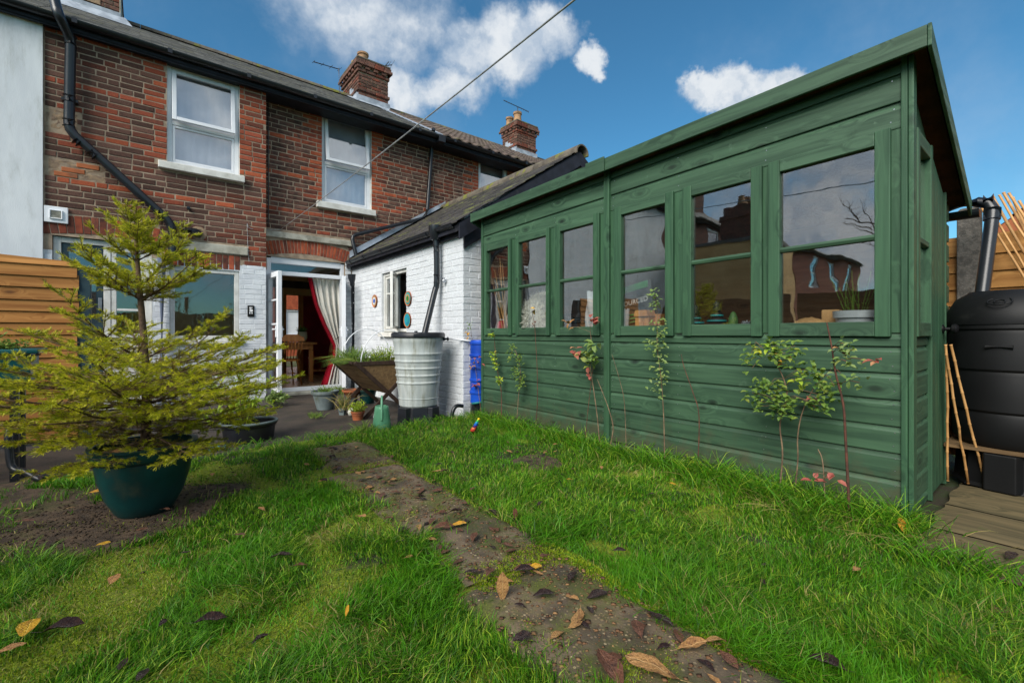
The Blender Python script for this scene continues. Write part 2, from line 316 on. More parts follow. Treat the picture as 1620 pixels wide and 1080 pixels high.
M['brick_sooty'] = surf('brick_sooty', lin(122, 86, 72), lin(88, 64, 58), 14, .9, .5, rnd=.3, dirt=lin(84, 80, 66), dscale=9, dlo=.5, dhi=.7, bscale=60, bdist=.006)
M['leaf_rust'] = leafy('leaf_rust', lin(120, 84, 46), lin(92, 88, 40), lin(140, 70, 40), .25)
M['fluff'] = leafy('fluff', lin(232, 228, 214), lin(240, 238, 228), lin(206, 200, 182), .3, .9)
def flat(name, c, rough=.5, spec=.4, metal=0): 
    s = NT(name); s.b.inputs['Base Color'].default_value = c; s.b.inputs['Roughness'].default_value = rough
    s.b.inputs['Specular IOR Level'].default_value = spec; s.b.inputs['Metallic'].default_value = metal
    return s.m
for n, c in dict(red=(200, 30, 40), pink_red=(190, 40, 70), yellow=(240, 210, 40), blue=(30, 90, 200), lime=(70, 190, 60), white=(230, 230, 230), teal=(40, 160, 160), purple=(60, 40, 110),
                 dark_teal=(50, 70, 78), kraft=(200, 158, 108), bag_white=(214, 220, 228), bag_black=(28, 32, 32), leafgreen=(40, 130, 60), cactus=(84, 124, 70), brass=(170, 130, 60), orange=(214, 120, 70), cyan=(40, 150, 190), black=(16, 16, 18), char=(40, 44, 46)).items():
    M['c_' + n] = surf('c_' + n, lin(*c), lin(*[int(v * .85) for v in c]), 7, .5, .08, rnd=.03)
# aggregate concrete for the garden path
def concrete_path():
    s = NT('concrete_path'); v = s.vec()
    vo = s.n('ShaderNodeTexVoronoi', feature='F1'); vo.inputs['Scale'].default_value = 85; s.l(v, vo.inputs['Vector'])
    g = s.n('ShaderNodeSeparateColor'); s.l(vo.outputs['Color'], g.inputs[0])
    base = s.mix(s.ramp(s.noise(v, 9, 6), .35, .65), lin(112, 96, 76), lin(70, 60, 48))
    peb = s.mix(g.outputs[1], lin(142, 118, 84), lin(112, 100, 84)); peb = s.mix(s.ramp(g.outputs[2], .86, .9), peb, lin(172, 152, 120))
    isp = s.math('MULTIPLY', s.ramp(g.outputs[0], .72, .76), s.ramp(vo.outputs['Distance'], .35, .5, 1, 0))
    c = s.mix(isp, base, peb)
    c = s.mix(s.ramp(s.noise(v, 4.2, 7, .65), .44, .6, 0, .85), c, s.mix(s.noise(v, 60, 3), lin(54, 62, 22), lin(104, 110, 36)))
    c = s.mix(s.ramp(s.noise(v, 2.4, 5, .6), .45, .7, 0, .6), c, lin(58, 50, 42))
    s.l(c, s.b.inputs['Base Color']); s.b.inputs['Roughness'].default_value = .85
    h = s.math('ADD', s.math('MULTIPLY', isp, .6), s.noise(v, 120, 5, .7)); s.bump(h, .7, .006); return s.m
M['concrete_path'] = concrete_path()
def patio_mat():
    s = NT('patio'); v = s.vec()
    c = s.mix(s.ramp(s.noise(v, 3.5, 7, .6), .35, .65), lin(70, 60, 51), lin(44, 39, 35))
    c = s.mix(s.ramp(s.noise(v, 7, 6, .65), .56, .7, 0, .6), c, lin(70, 74, 42))
    c = s.mix(s.ramp(s.noise(v, 26, 5, .7), .55, .75, 0, .5), c, lin(92, 80, 68))
    s.l(c, s.b.inputs['Base Color']); s.b.inputs['Roughness'].default_value = .75; s.bump(s.noise(v, 45, 7, .7), .5, .01); return s.m
M['patio'] = patio_mat()
def lawn_mat():
    s = NT('lawn_soil'); v = s.vec()
    c = s.mix(s.ramp(s.noise(v, 8, 6, .6), .38, .62), lin(44, 62, 20), lin(50, 44, 28))
    am = s.n('ShaderNodeAttribute', attribute_name='moss').outputs['Fac']; asl = s.n('ShaderNodeAttribute', attribute_name='soil').outputs['Fac']
    mo = s.mix(s.ramp(s.noise(v, 90, 4, .7), .35, .65), lin(86, 104, 18), lin(138, 150, 34)); mo = s.mix(s.ramp(s.noise(v, 16, 4, .6), .58, .72, 0, .7), mo, lin(118, 96, 44))
    c = s.mix(s.ramp(s.math('ADD', am, s.math('MULTIPLY', s.noise(v, 25, 4, .6), .16)), .53, .62), c, mo)
    so = s.mix(s.ramp(s.noise(v, 14, 6, .65), .35, .65), lin(98, 80, 62), lin(58, 47, 37)); so = s.mix(s.ramp(s.noise(v, 5, 5), .5, .62, 0, .4), so, lin(84, 88, 34))
    c = s.mix(s.ramp(s.math('ADD', asl, s.math('MULTIPLY', s.noise(v, 25, 4, .6), .3)), .5, .8), c, so)
    s.l(c, s.b.inputs['Base Color']); s.b.inputs['Roughness'].default_value = .95; s.bump(s.noise(v, 60, 7, .75), .9, .02); return s.m
M['lawn_soil'] = lawn_mat()

# ------------------------------------------------------------------ mesh helpers
def tag(o, label=None, cat=None, group=None, kind=None):
    if label: o['label'] = label
    if cat: o['category'] = cat
    if group: o['group'] = group
    if kind: o['kind'] = kind
    return o
def thing(name, label, cat, loc=(0, 0, 0), group=None):
    o = bpy.data.objects.new(name, None); o.empty_display_size = .1; col.objects.link(o); o.location = loc
    return tag(o, label, cat, group)
def basis(d):
    d = Vector(d).normalized(); up = Vector((0, 0, 1)) if abs(d.z) < .95 else Vector((1, 0, 0))
    a = d.cross(up).normalized(); return a, a.cross(d).normalized(), d
class MB:
    def __init__(s, tf=None): s.v = []; s.f = []; s.tf = tf; s.r = []; s.mi = []
    def add(s, vs, fs, rnd=None, mi=0):
        o = len(s.v); s.v += [tuple(s.tf(*p)) if s.tf else tuple(p) for p in vs]; s.f += [tuple(i + o for i in f) for f in fs]
        s.mi += [mi] * len(fs)
        s.r += [rnd if rnd is not None else 0.0] * len(vs); return s
    def box(s, x0, x1, y0, y1, z0, z1, **k):
        return s.add([(x, y, z) for x in (x0, x1) for y in (y0, y1) for z in (z0, z1)],
                     [(0, 1, 3, 2), (4, 6, 7, 5), (0, 4, 5, 1), (2, 3, 7, 6), (0, 2, 6, 4), (1, 5, 7, 3)], **k)
    def beam(s, p, q, w, h=None, twist=0, **k):
        p, q = Vector(p), Vector(q); a, b, d = basis(q - p); h = h or w
        if twist: m = Matrix.Rotation(twist, 3, d); a, b = m @ a, m @ b
        vs = [c + a * (i * w / 2) + b * (j * h / 2) for c in (p, q) for i in (-1, 1) for j in (-1, 1)]
        return s.add(vs, [(0, 1, 3, 2), (4, 6, 7, 5), (0, 4, 5, 1), (2, 3, 7, 6), (0, 2, 6, 4), (1, 5, 7, 3)], **k)
    def tube(s, pts, r, n=8, caps=True, **k):
        pts = [Vector(p) for p in pts]; rs = r if isinstance(r, (list, tuple)) else [r] * len(pts)
        vs = []; a0 = None
        for i, p in enumerate(pts):
            d = (pts[min(i + 1, len(pts) - 1)] - pts[max(i - 1, 0)]).normalized()
            if a0 is None: a, b, _ = basis(d)
            else:
                a = (a0 - d * a0.dot(d)).normalized(); b = d.cross(a)
            a0 = a
            for j in range(n):
                t = 2 * math.pi * j / n; vs.append(p + (a * math.cos(t) + b * math.sin(t)) * rs[i])
        fs = [(i * n + j, i * n + (j + 1) % n, (i + 1) * n + (j + 1) % n, (i + 1) * n + j) for i in range(len(pts) - 1) for j in range(n)]
        if caps: fs += [tuple(range(n))[::-1], tuple(range((len(pts) - 1) * n, len(pts) * n))]
        return s.add(vs, fs, **k)
    def lathe(s, prof, c=(0, 0, 0), n=32, sx=1, sy=1, cap0=True, cap1=False, **k):
        vs = [(c[0] + r * sx * math.cos(2 * math.pi * j / n), c[1] + r * sy * math.sin(2 * math.pi * j / n), c[2] + z) for r, z in prof for j in range(n)]
        fs = [(i * n + j, i * n + (j + 1) % n, (i + 1) * n + (j + 1) % n, (i + 1) * n + j) for i in range(len(prof) - 1) for j in range(n)]
        if cap0: fs.append(tuple(range(n))[::-1])
        if cap1: fs.append(tuple(range((len(prof) - 1) * n, len(prof) * n)))
        return s.add(vs, fs, **k)
    def prism(s, poly, axis, a0, a1, **k):
        # poly in the two other axes (in xyz order), extruded along axis from a0 to a1
        def P(u, v, w): return {0: (w, u, v), 1: (u, w, v), 2: (u, v, w)}[axis]
        n = len(poly); vs = [P(u, v, w) for w in (a0, a1) for u, v in poly]
        return s.add(vs, [tuple(range(n))[::-1], tuple(range(n, 2 * n))] + [(i, (i + 1) % n, n + (i + 1) % n, n + i) for i in range(n)], **k)
    def grid(s, fn, nu, nv, **k):
        vs = [fn(i / nu, j / nv) for j in range(nv + 1) for i in range(nu + 1)]
        return s.add(vs, [(j * (nu + 1) + i, j * (nu + 1) + i + 1, (j + 1) * (nu + 1) + i + 1, (j + 1) * (nu + 1) + i) for j in range(nv) for i in range(nu)], **k)
    def build(s, name, mat, parent=None, smooth=False, bevel=0, at=None, recalc=True, autosmooth=None):
        off = Vector(at) if at is not None else (parent_world(parent) if parent is not None else Vector((0, 0, 0)))
        me = bpy.data.meshes.new(name)
        base = Vector((0, 0, 0)) if at is None else Vector((0, 0, 0))
        me.from_pydata([(x - off.x, y - off.y, z - off.z) for x, y, z in s.v], [], s.f)
        mats = mat if isinstance(mat, (list, tuple)) else [mat]
        for m in mats: me.materials.append(M[m] if isinstance(m, str) else m)
        if len(mats) > 1: me.polygons.foreach_set('material_index', s.mi)
        if any(s.r):
            at_ = me.attributes.new('rnd', 'FLOAT', 'POINT'); at_.data.foreach_set('value', s.r)
        if recalc and len(s.f) < 60000:
            bm = bmesh.new(); bm.from_mesh(me); bmesh.ops.recalc_face_normals(bm, faces=bm.faces[:]); bm.to_mesh(me); bm.free()
        if smooth:
            if autosmooth: 
                me.polygons.foreach_set('use_smooth', [True] * len(me.polygons)); me.set_sharp_from_angle(angle=R(autosmooth))
            else: me.polygons.foreach_set('use_smooth', [True] * len(me.polygons))
        o = bpy.data.objects.new(name, me); col.objects.link(o)
        if parent is not None:
            o.parent = parent
            if at is not None: o.location = off - parent_world(parent)
        elif at is not None: o.location = off
        if bevel:
            b = o.modifiers.new('bevel', 'BEVEL'); b.width = bevel; b.segments = 2; b.limit_method = 'ANGLE'; b.angle_limit = R(40)
        return o
def parent_world(o):
    v = Vector((0, 0, 0))
    while o is not None: v = v + o.location; o = o.parent
    return v
def catmull(pts, n=6):
    pts = [Vector(p) for p in pts]; out = []
    for i in range(len(pts) - 1):
        p0, p1, p2, p3 = pts[max(i - 1, 0)], pts[i], pts[i + 1], pts[min(i + 2, len(pts) - 1)]
        for k in range(n):
            t = k / n
            out.append(.5 * ((2 * p1) + (p2 - p0) * t + (2 * p0 - 5 * p1 + 4 * p2 - p3) * t * t + (3 * p1 - p0 - 3 * p2 + p3) * t ** 3))
    out.append(pts[-1]); return out

# ------------------------------------------------------------------ ground
def sstep(a, b, x):
    t = min(1, max(0, (x - a) / (b - a))); return t * t * (3 - 2 * t)
def gz(x, y):
    h = .06 * sstep(4.75, 4.05, y) - .03 * sstep(4.2, 4.75, y)
    return h + .018 * mnoise.noise(Vector((x * 1.3, y * 1.3, 3))) * sstep(4.6, 4.1, y)
def mesh_obj(name, v, f, mat, kind='structure'):
    mb = MB(); mb.add(v, f); o = mb.build(name, mat, smooth=True, recalc=False); o['kind'] = kind; return o
mb = MB(); mb.grid(lambda u, v: (-400 + 800 * u, -400 + 800 * v, -.09), 4, 4)
g0 = mb.build('ground', 'ground', recalc=False); g0['kind'] = 'structure'
def vnoise(x, y, s, seed):
    x = x * s + seed * 17.3; y = y * s + seed * 9.1; xi = np.floor(x).astype(np.int64); yi = np.floor(y).astype(np.int64); fx = x - xi; fy = y - yi; fx = fx * fx * (3 - 2 * fx); fy = fy * fy * (3 - 2 * fy)
    def h(a, b): v = np.sin(a * 127.1 + b * 311.7 + seed * 74.7) * 43758.5453; return v - np.floor(v)
    return (h(xi, yi) * (1 - fx) + h(xi + 1, yi) * fx) * (1 - fy) + (h(xi, yi + 1) * (1 - fx) + h(xi + 1, yi + 1) * fx) * fy
def moss_f(x, y): return vnoise(x, y, 2.3, 1) * .6 + vnoise(x, y, 6, 9) * .4 - .22 * (x > 1.42)
def bare_f(x, y):
    e1 = ((x + .12) / .55) ** 2 + ((y - 3.12) / .42) ** 2 + (vnoise(x, y, 4, 2) - .5) * 1.3; e3 = ((x + .75) / .6) ** 2 + ((y - 3.3) / .8) ** 2 + (vnoise(x, y, 4, 12) - .5) * 1.2
    e4 = (((x - 2.25) / .22) ** 2 + ((y - 2.42) / .25) ** 2 + (vnoise(x, y, 8, 4) - .5) * 1.2) / .6
    return np.minimum(np.minimum(e1, e3), e4)
mb = MB(); mb.grid(lambda u, v: (-4 + 9 * u, -3 + 7.8 * v, gz(-4 + 9 * u, -3 + 7.8 * v)), 240, 208)
lawn = mb.build('lawn', 'lawn_soil', smooth=True, recalc=False); lawn['kind'] = 'structure'
_lv = np.array(mb.v); _a = lawn.data.attributes.new('moss', 'FLOAT', 'POINT'); _a.data.foreach_set('value', moss_f(_lv[:, 0], _lv[:, 1]).astype(np.float32))
_a = lawn.data.attributes.new('soil', 'FLOAT', 'POINT'); _a.data.foreach_set('value', np.clip(1.4 - .7 * bare_f(_lv[:, 0], _lv[:, 1]), 0, 1).astype(np.float32))
mb = MB(); mb.grid(lambda u, v: (-4 + 7.2 * u, 4.22 + 4.0 * v + .05 * math.sin(u * 40) * (1 - v), .004 + .006 * mnoise.noise(Vector((u * 20, v * 12, 1))) - .05 * (1 - min(1, v * 18))), 90, 60)
patio = mb.build('patio', 'patio', smooth=True, recalc=False); patio['kind'] = 'structure'
# garden path of old aggregate slabs
path = thing('path', None, None, (1.15, 2, .05)); path['kind'] = 'structure'
for k, (y0, y1, xa, xb) in enumerate([(3.10, 3.85, .96, 1.44), (1.40, 3.06, .91, 1.40), (-.4, 1.36, .84, 1.34)]):
    mb = MB()
    def fn(u, v, y0=y0, y1=y1, xa=xa, xb=xb, k=k):
        e = .03 * mnoise.noise(Vector((v * 9 * (y1 - y0), 5 * k, u > .5)))
        eu = .03 * mnoise.noise(Vector((u * 4, 7 + 3 * k, v > .5)))
        x = xa + (xb - xa) * u + (e if u in (0, 1) else e * .5); y = y0 + (y1 - y0) * v + (eu if v in (0, 1) else eu * .5)
        edge = min(u * 10, (1 - u) * 10, v * 18, (1 - v) * 18, 1)
        return (x, y, .062 + .022 * edge + .008 * mnoise.noise(Vector((x * 6, y * 6, k))))
    mb.grid(fn, 22, int(26 * (y1 - y0)) + 8)
    mb.build('slab', 'concrete_path', path, smooth=True, recalc=False)
def on_path(x, y):
    for y0, y1, xa, xb in [(3.10, 3.85, .96, 1.44), (1.40, 3.06, .91, 1.40), (-.4, 1.36, .84, 1.34)]:
        if y0 < y < y1 and xa < x < xb: return True
    return False

# ------------------------------------------------------------------ brickwork
def brick_mesh(seed):
    r = random.Random(seed); c, cz = .022, .07
    out = []
    for i, (sx, szz) in enumerate(((-1, -1), (1, -1), (1, 1), (-1, 1))): out.append((sx * .5, 1, szz * .5))
    for sx, szz in ((-1, -1), (1, -1), (1, 1), (-1, 1)): out.append((sx * (.5 + r.uniform(-.008, .008)), (.12 + r.uniform(-.04, .03)), szz * (.5 + r.uniform(-.03, .03))))
    for sx, szz in ((-1, -1), (1, -1), (1, 1), (-1, 1)): out.append((sx * (.5 - c * r.uniform(.5, 2)), r.uniform(-.03, .02), szz * (.5 - cz * r.uniform(.6, 1.6))))
    f = [(8, 9, 10, 11)] + [(4 + i, 4 + (i + 1) % 4, 8 + (i + 1) % 4, 8 + i) for i in range(4)] + [(i, (i + 1) % 4, 4 + (i + 1) % 4, 4 + i) for i in range(4)]
    return out, f
BRV = [brick_mesh(i) for i in range(6)]
_bm_cache = {}
def brick_data(var, mat):
    if (var, mat) not in _bm_cache:
        me = bpy.data.meshes.new('brick'); me.from_pydata(BRV[var][0], [], BRV[var][1]); me.materials.append(M[mat]); _bm_cache[(var, mat)] = me
    return _bm_cache[(var, mat)]
def courses(x0, x1, z0, z1, openings, colour, c=.075, L=.234, j=.0135, seed=0):
    """bricks (xa, xb, za, zb, mat) of a wall in its own plane; openings are (xa, xb, za, zb)"""
    r = random.Random(seed); out = []; n = int(round((z1 - z0) / c))
    for k in range(n):
        za = z0 + k * c; zb = min(za + c - j, z1)
        x = x0 - (L * .5 if k % 2 else 0) - r.uniform(0, .04)
        while x < x1:
            l = L * (.5 if r.random() < .10 else 1) + r.uniform(-.006, .006)
            segs = [(max(x, x0), min(x + l - j, x1))]
            for oa, ob, pa, pb in openings:
                if zb > pa + .012 and za < pb - .012:
                    ns = []
                    for a, b in segs:
                        if b <= oa or a >= ob: ns.append((a, b)); continue
                        if a < oa: ns.append((a, oa))
                        if b > ob: ns.append((ob, b))
                    segs = ns
            for a, b in segs:
                if b - a > .035: out.append((a, b, za, zb, colour((a + b) / 2, (za + zb) / 2, k, r)))
            x += l
    return out
def lay(bricks, parent, frame, rot, nsingle, names=('brick', 'brickwork'), dep=.035, seed=1, singles=None):
    """frame(s, d, z) -> world; the bricks that show largest become objects of their own"""
    r = random.Random(seed); P = parent_world(parent)
    def key(b):
        p = Vector(frame((b[0] + b[1]) / 2, 0, (b[2] + b[3]) / 2)); d = depth(p.x, p.y)
        if d < .3: return 99
        px = 810 + FPX * (p.x * CS - p.y * SN) / d; py = 528 - FPX * (p.z - CAM_H) / d
        vis = 0 < px < 1620 and 0 < py < 1080
        return d + (0 if vis else 50) - (b[1] - b[0])
    bs = sorted(bricks, key=key)
    for b in bs[:nsingle]:
        o = bpy.data.objects.new(names[0], brick_data(r.randrange(6), b[4])); col.objects.link(o); o.parent = parent
        o.location = Vector(frame((b[0] + b[1]) / 2, r.uniform(-.0035, .0015), (b[2] + b[3]) / 2)) - P
        o.scale = (b[1] - b[0], dep, b[3] - b[2]); o.rotation_euler = (r.uniform(-.02, .02), r.uniform(-.006, .006), rot + r.uniform(-.008, .008))
    rest = bs[nsingle:]
    if rest:
        mats = sorted({b[4] for b in rest}); mb = MB()
        for b in rest:
            vs, fs = BRV[r.randrange(6)]; dj = r.uniform(-.0035, .0015); a, l, h = (b[0] + b[1]) / 2, b[1] - b[0], b[3] - b[2]; zc = (b[2] + b[3]) / 2
            mb.add([frame(a + v[0] * l, dj + v[1] * dep, zc + v[2] * h) for v in vs], fs, rnd=r.random() * .98 + .01, mi=mats.index(b[4]))
        o = mb.build(names[1], mats, parent, recalc=False); o['kind'] = 'stuff'; return o
def backing(mb, x0, x1, z0, z1, y0, y1, openings):
    xs = sorted({x0, x1} | {v for o in openings for v in o[:2] if x0 < v < x1}); zs = sorted({z0, z1} | {v for o in openings for v in o[2:] if z0 < v < z1})
    for i in range(len(xs) - 1):
        run = None
        for k in range(len(zs) - 1):
            cx, cz = (xs[i] + xs[i + 1]) / 2, (zs[k] + zs[k + 1]) / 2
            hole = any(o[0] < cx < o[1] and o[2] < cz < o[3] for o in openings)
            if not hole: run = [zs[k], zs[k + 1]] if run is None else [run[0], zs[k + 1]]
            if hole or k == len(zs) - 2:
                if run: mb.box(xs[i], xs[i + 1], y0, y1, *run)
                run = None

Y1, Y2 = 7.75, 8.0
XJ = 1.415                  # where the facade steps back
house = thing('terraced_house', 'brick terraced house with white framed windows and open french doors', 'house', (1.5, 8, 0))
# openings
W1 = (.205, 1.065, 3.34, 4.72)
DR = (-.90, .05, -.1, 2.20)
KW = (.235, 1.06, .92, 1.93)
W2 = (2.31, 3.18, 3.245, 4.83)
FD = (1.47, 2.70, -.1, 2.24)
SOILHOLE = (.50, .62, 2.36, 2.48)
PATCH = [(-.95, -.68, 3.50, 3.72), (-.93, -.42, 2.92, 3.12)]
def red_band(z, z0): return int(round((z - z0) / .075)) % 8 == 0
def col_left(x, z, k, r):
    near = abs(x - W1[0]) if x < W1[0] else (abs(x - W1[1]) if x > W1[1] else 9)
    if W1[2] - .02 < z < W1[3] + .1 and (x > W1[1] or near < (.26 if k % 2 else .15)): return r.choice(['brick_red', 'brick_red', 'brick_orange', 'brick_mid'])
    if x > XJ - .16 and r.random() < .8: return r.choice(['brick_red', 'brick_mid'])
    if x > XJ - .5 and r.random() < .35: return 'brick_mid'
    if k % 8 == 3 and r.random() < .93: return r.choice(['brick_red', 'brick_orange'])
    q = r.random()
    return 'brick_dark' if q < .86 else ('brick_mid' if q < .97 else 'brick_red')
BZ = 2.03
bl = courses(-.96, XJ, BZ, 4.80, [W1, (DR[0] - .12, DR[1] + .08, 2.0, 2.47), (W1[0] - .1, W1[1] + .06, 3.235, 3.345), (.33, 1.18, 2.165, 2.30), (.16, 1.08, 1.9, 2.17), SOILHOLE] + PATCH, col_left, seed=5)
lay(bl, house, lambda s, d, z: (s, Y1 + d, z), 0, 300)
def col_right(x, z, k, r):
    if W2[2] - .02 < z < W2[3] + .1 and ((x < W2[0] and W2[0] - x < (.26 if k % 2 else .17)) or (x > W2[1] and x - W2[1] < (.30 if k % 2 else .18))): return r.choice(['brick_orange', 'brick_red'])
    if k % 8 == 5 and r.random() < .93: return r.choice(['brick_orange', 'brick_red', 'brick_red'])
    q = r.random(); return 'brick_dark' if q < .84 else ('brick_mid' if q < .97 else 'brick_red')
XP = 4.36                    # party line
LN = (1.43, 2.84, 2.54, 2.645)
br = courses(1.43, XP, 2.03, 4.93, [W2, (W2[0] - .08, W2[1] + .06, 3.135, 3.25), (1.3, 2.76, 1.9, 2.515), LN, (2.70, 6, 1.9, 2.30)], col_right, c=.0735, seed=9)
lay(br, house, lambda s, d, z: (s, Y2 + d, z), 0, 0)
# mortar faces and solid walls
mb = MB()
backing(mb, -1.0, XJ, BZ - .01, 4.85, Y1 + .0045, Y1 + .30, [W1, DR, (KW[0], KW[1], KW[2], KW[3])])
backing(mb, XJ - .02, XP, BZ - .01, 4.96, Y2 + .0045, Y2 + .30, [W2, FD])
mb.build('wall', 'mortar', house, recalc=False)
mb = MB()
backing(mb, -1.0, XJ, -.1, BZ - .012, Y1 + .0025, Y1 + .30, [DR, KW])
backing(mb, XJ - .02, XP, -.1, BZ - .012, Y2 + .007, Y2 + .30, [FD])
mb.box(XJ - .012, XJ + .01, Y1 + .31, Y2 + .0, -.1, 4.8)
mb.build('painted_wall', 'paint_low', house, recalc=False)
for i, (a, b, c, d) in enumerate(PATCH):
    mb = MB(); mb.grid(lambda u, v: (a + (b - a) * u, Y1 + .004 + .006 * mnoise.noise(Vector((u * 7, v * 7, i))), c + (d - c) * v), 8, 6); mb.build('mortar_patch', 'mortar_patch', house)
mb = MB()
for (xa, xb, z) in [(-.83, -.60, 3.02), (-.70, -.46, 3.10), (-.90, -.66, 2.955)]:
    vs, fs = BRV[int(xa * 10) % 6]; mb = MB(); mb.add([((xa + xb) / 2 + v[0] * .21, Y1 - .004 + v[1] * .03, z + v[2] * .055) for v in vs], fs); mb.build('brick', 'terracotta', house)
# white painted bricks on the lower wall
wl = courses(-.96, XJ, .02, BZ, [DR, KW, (.14, 1.10, 1.93, 2.3), (DR[0] - .2, DR[1] + .12, 1.98, 2.5), (KW[0] - .04, KW[1] + .04, .85, .93)], lambda *a: 'paint_brick', j=.005, seed=21)
lay(wl, house, lambda s, d, z: (s, Y1 - .0 + d, z), 0, 0, ('brick', 'painted_brickwork'))
wr = courses(2.705, 2.84, .02, 2.28, [], lambda *a: 'paint_brick', j=.008, seed=22)
lay(wr, house, lambda s, d, z: (s, Y2 + d, z), 0, 0, ('brick', 'painted_brickwork'))
# side, back and inner walls
mb = MB(); mb.box(XP - .12, XP + .12, Y2 + .31, 13.6, -.1, 4.9); mb.box(-1.12, -.88, Y1 + .31, 13.6, -.1, 4.9)
mb.box(-.87, -.6, 13.4, 13.65, -.1, 4.9); mb.box(3.9, XP - .13, 13.4, 13.65, -.1, 4.9); mb.box(-.6, 3.9, 13.4, 13.65, 2.3, 4.9)  # back wall mostly left open, unglazed, to let light into the dining room
mb.build('inner_wall', 'plaster_cream', house, recalc=False)
mb = MB(); mb.box(-.87, XP - .13, Y2 + .31, 13.39, .02, .09); mb.build('room_floor', 'floor_wood', house)
mb = MB(); mb.box(-.87, XP - .13, Y2 + .31, 13.39, 2.35, 2.60); mb.build('room_ceiling', 'plaster_cream', house)
# arches: soldier bricks
def arch_face(x0, x1, zspring, rise, h, n, y, mats, r=random.Random(2)):
    xm = (x0 + x1) / 2; hw = (x1 - x0) / 2; rad = (hw * hw + rise * rise) / (2 * rise); cz = zspring + rise - rad; am = math.asin(hw / rad)
    for i in range(n):
        a0 = -am + 2 * am * i / n; a1 = -am + 2 * am * (i + 1) / n; g = .004 / rad
        a0 += g; a1 -= g; ri, ro = rad, rad + h; dy = r.uniform(-.004, .003)
        pts = [(xm + ri * math.sin(a0), cz + ri * math.cos(a0)), (xm + ri * math.sin(a1), cz + ri * math.cos(a1)), (xm + ro * math.sin(a1), cz + ro * math.cos(a1)), (xm + ro * math.sin(a0), cz + ro * math.cos(a0))]
        yield MB().prism(pts, 1, y + dy, y + dy + .09)
for mb in arch_face(1.44, 2.72, 2.245, .085, .215, 26, Y2 - .002, None): mb.build('arch_brick', random.choice(['brick_red', 'brick_red', 'brick_mid', 'brick_orange']), house, bevel=.004)
for mb in arch_face(DR[0] - .08, DR[1] + .05, 2.205, .05, .215, 15, Y1 - .002, None): mb.build('arch_brick', random.choice(['brick_red', 'brick_mid', 'brick_mid']), house, bevel=.004)
for i in range(12):
    x = .18 + i * .075; mb = MB(); mb.box(x, x + .064, Y1 - random.uniform(0, .004), Y1 + .09, 1.945, 2.155); mb.build('arch_brick', random.choice(['brick_red', 'brick_mid']), house, bevel=.004)
for q_ in ((DR[0] - .16, DR[1] + .1, Y1 + .003, Y1 + .06, 2.2, 2.5), (1.44, 2.76, Y2 + .003, Y2 + .06, 2.24, 2.53)): mb = MB(); mb.box(*q_); mb.build('arch_mortar', 'mortar', house)
# stone bands
mb = MB(); mb.box(LN[0], LN[1], Y2 - .045, Y2 + .05, 2.545, 2.64); mb.build('stone_lintel', 'stone_grey', house, bevel=.008)
mb = MB(); mb.box(.34, 1.17, Y1 - .03, Y1 + .06, 2.17, 2.295); mb.build('stone_lintel', 'stone_grey', house, bevel=.01)
for i in range(9):                       # dentil joint under the long lintel
    pass

# windows ------------------------------------------------------------
def frame_rect(mb, x0, x1, z0, z1, w, y0, y1, wb=None):
    wb = wb or w
    mb.box(x0, x0 + w, y0, y1, z0, z1); mb.box(x1 - w, x1, y0, y1, z0, z1)
    mb.box(x0 + w, x1 - w, y0 + .0015, y1 - .0015, z1 - w, z1 - .0005); mb.box(x0 + w, x1 - w, y0 + .0015, y1 - .0015, z0 + .0005, z0 + wb)
def sash(parent, op, Y, sill_z, mid, open_by=.09):
    x0, x1, z0, z1 = op; yf = Y + .055
    w = thing('window', None, None, ((x0 + x1) / 2, Y, z0)); w.parent = parent; w.location = Vector(w.location) - parent_world(parent)
    mb = MB(); frame_rect(mb, x0 + .004, x1 - .004, z0 + .001, z1, .055, yf, yf + .07); mb.box(x0 + .06, x1 - .06, yf + .004, yf + .066, mid - .03, mid + .03); mb.build('frame', 'upvc', w, bevel=.006)
    mb = MB(); frame_rect(mb, x0 + .062, x1 - .062, z0 + .058, mid - .034, .032, yf + .008, yf + .05); mb.build('casement', 'upvc', w, bevel=.005)
    mb = MB(); mb.box(x0 + .09, x1 - .09, yf + .028, yf + .034, z0 + .085, mid - .062); mb.build('pane', 'glass_house', w)
    # top light tilted out at the bottom
    tz0, tz1 = mid + .01, z1 - .06; a = open_by
    def tilt(x, y, z, tz0=tz0, tz1=tz1): return (x, y - a * (tz1 - z) / (tz1 - tz0), z)
    mb = MB(tilt); frame_rect(mb, x0 + .058, x1 - .058, tz0, tz1, .05, yf - .012, yf + .035); mb.build('top_light', 'upvc', w, bevel=.005)
    mb = MB(tilt); mb.box(x0 + .106, x1 - .106, yf + .008, yf + .014, tz0 + .048, tz1 - .048); mb.build('pane', 'glass_house', w)
    mb = MB()
    for f in (.38, .78): mb.box(x0 + (x1 - x0) * f, x0 + (x1 - x0) * f + .012, yf + .03, yf + .045, tz0 - .01, tz0 + .06)
    mb.build('catch', 'upvc', w)
    mb = MB(); mb.grid(lambda u, v: (x0 - .03 + (x1 - x0 + .06) * u, yf + .11 + .002 * math.sin(u * 60), z0 + (z1 - z0 + .13) * v), 90, 2); mb.build('net_curtain', 'net', w, smooth=True)
    mb = MB(); mb.box(x0 - .095, x1 + .058, Y - .075, Y + .06, sill_z, z0 - .002); mb.build('sill', 'stone_white', w, bevel=.008)
    mb = MB(); mb.box(x0 - .001, x0 + .003, Y + .005, Y + .06, z0, z1); mb.box(x1 - .003, x1 + .001, Y + .005, Y + .06, z0, z1); mb.build('reveal', 'stone_white', w)
    return w
sash(house, W1, Y1, 3.243, 3.93)
sash(house, W2, Y2, 3.14, 3.95, .12)
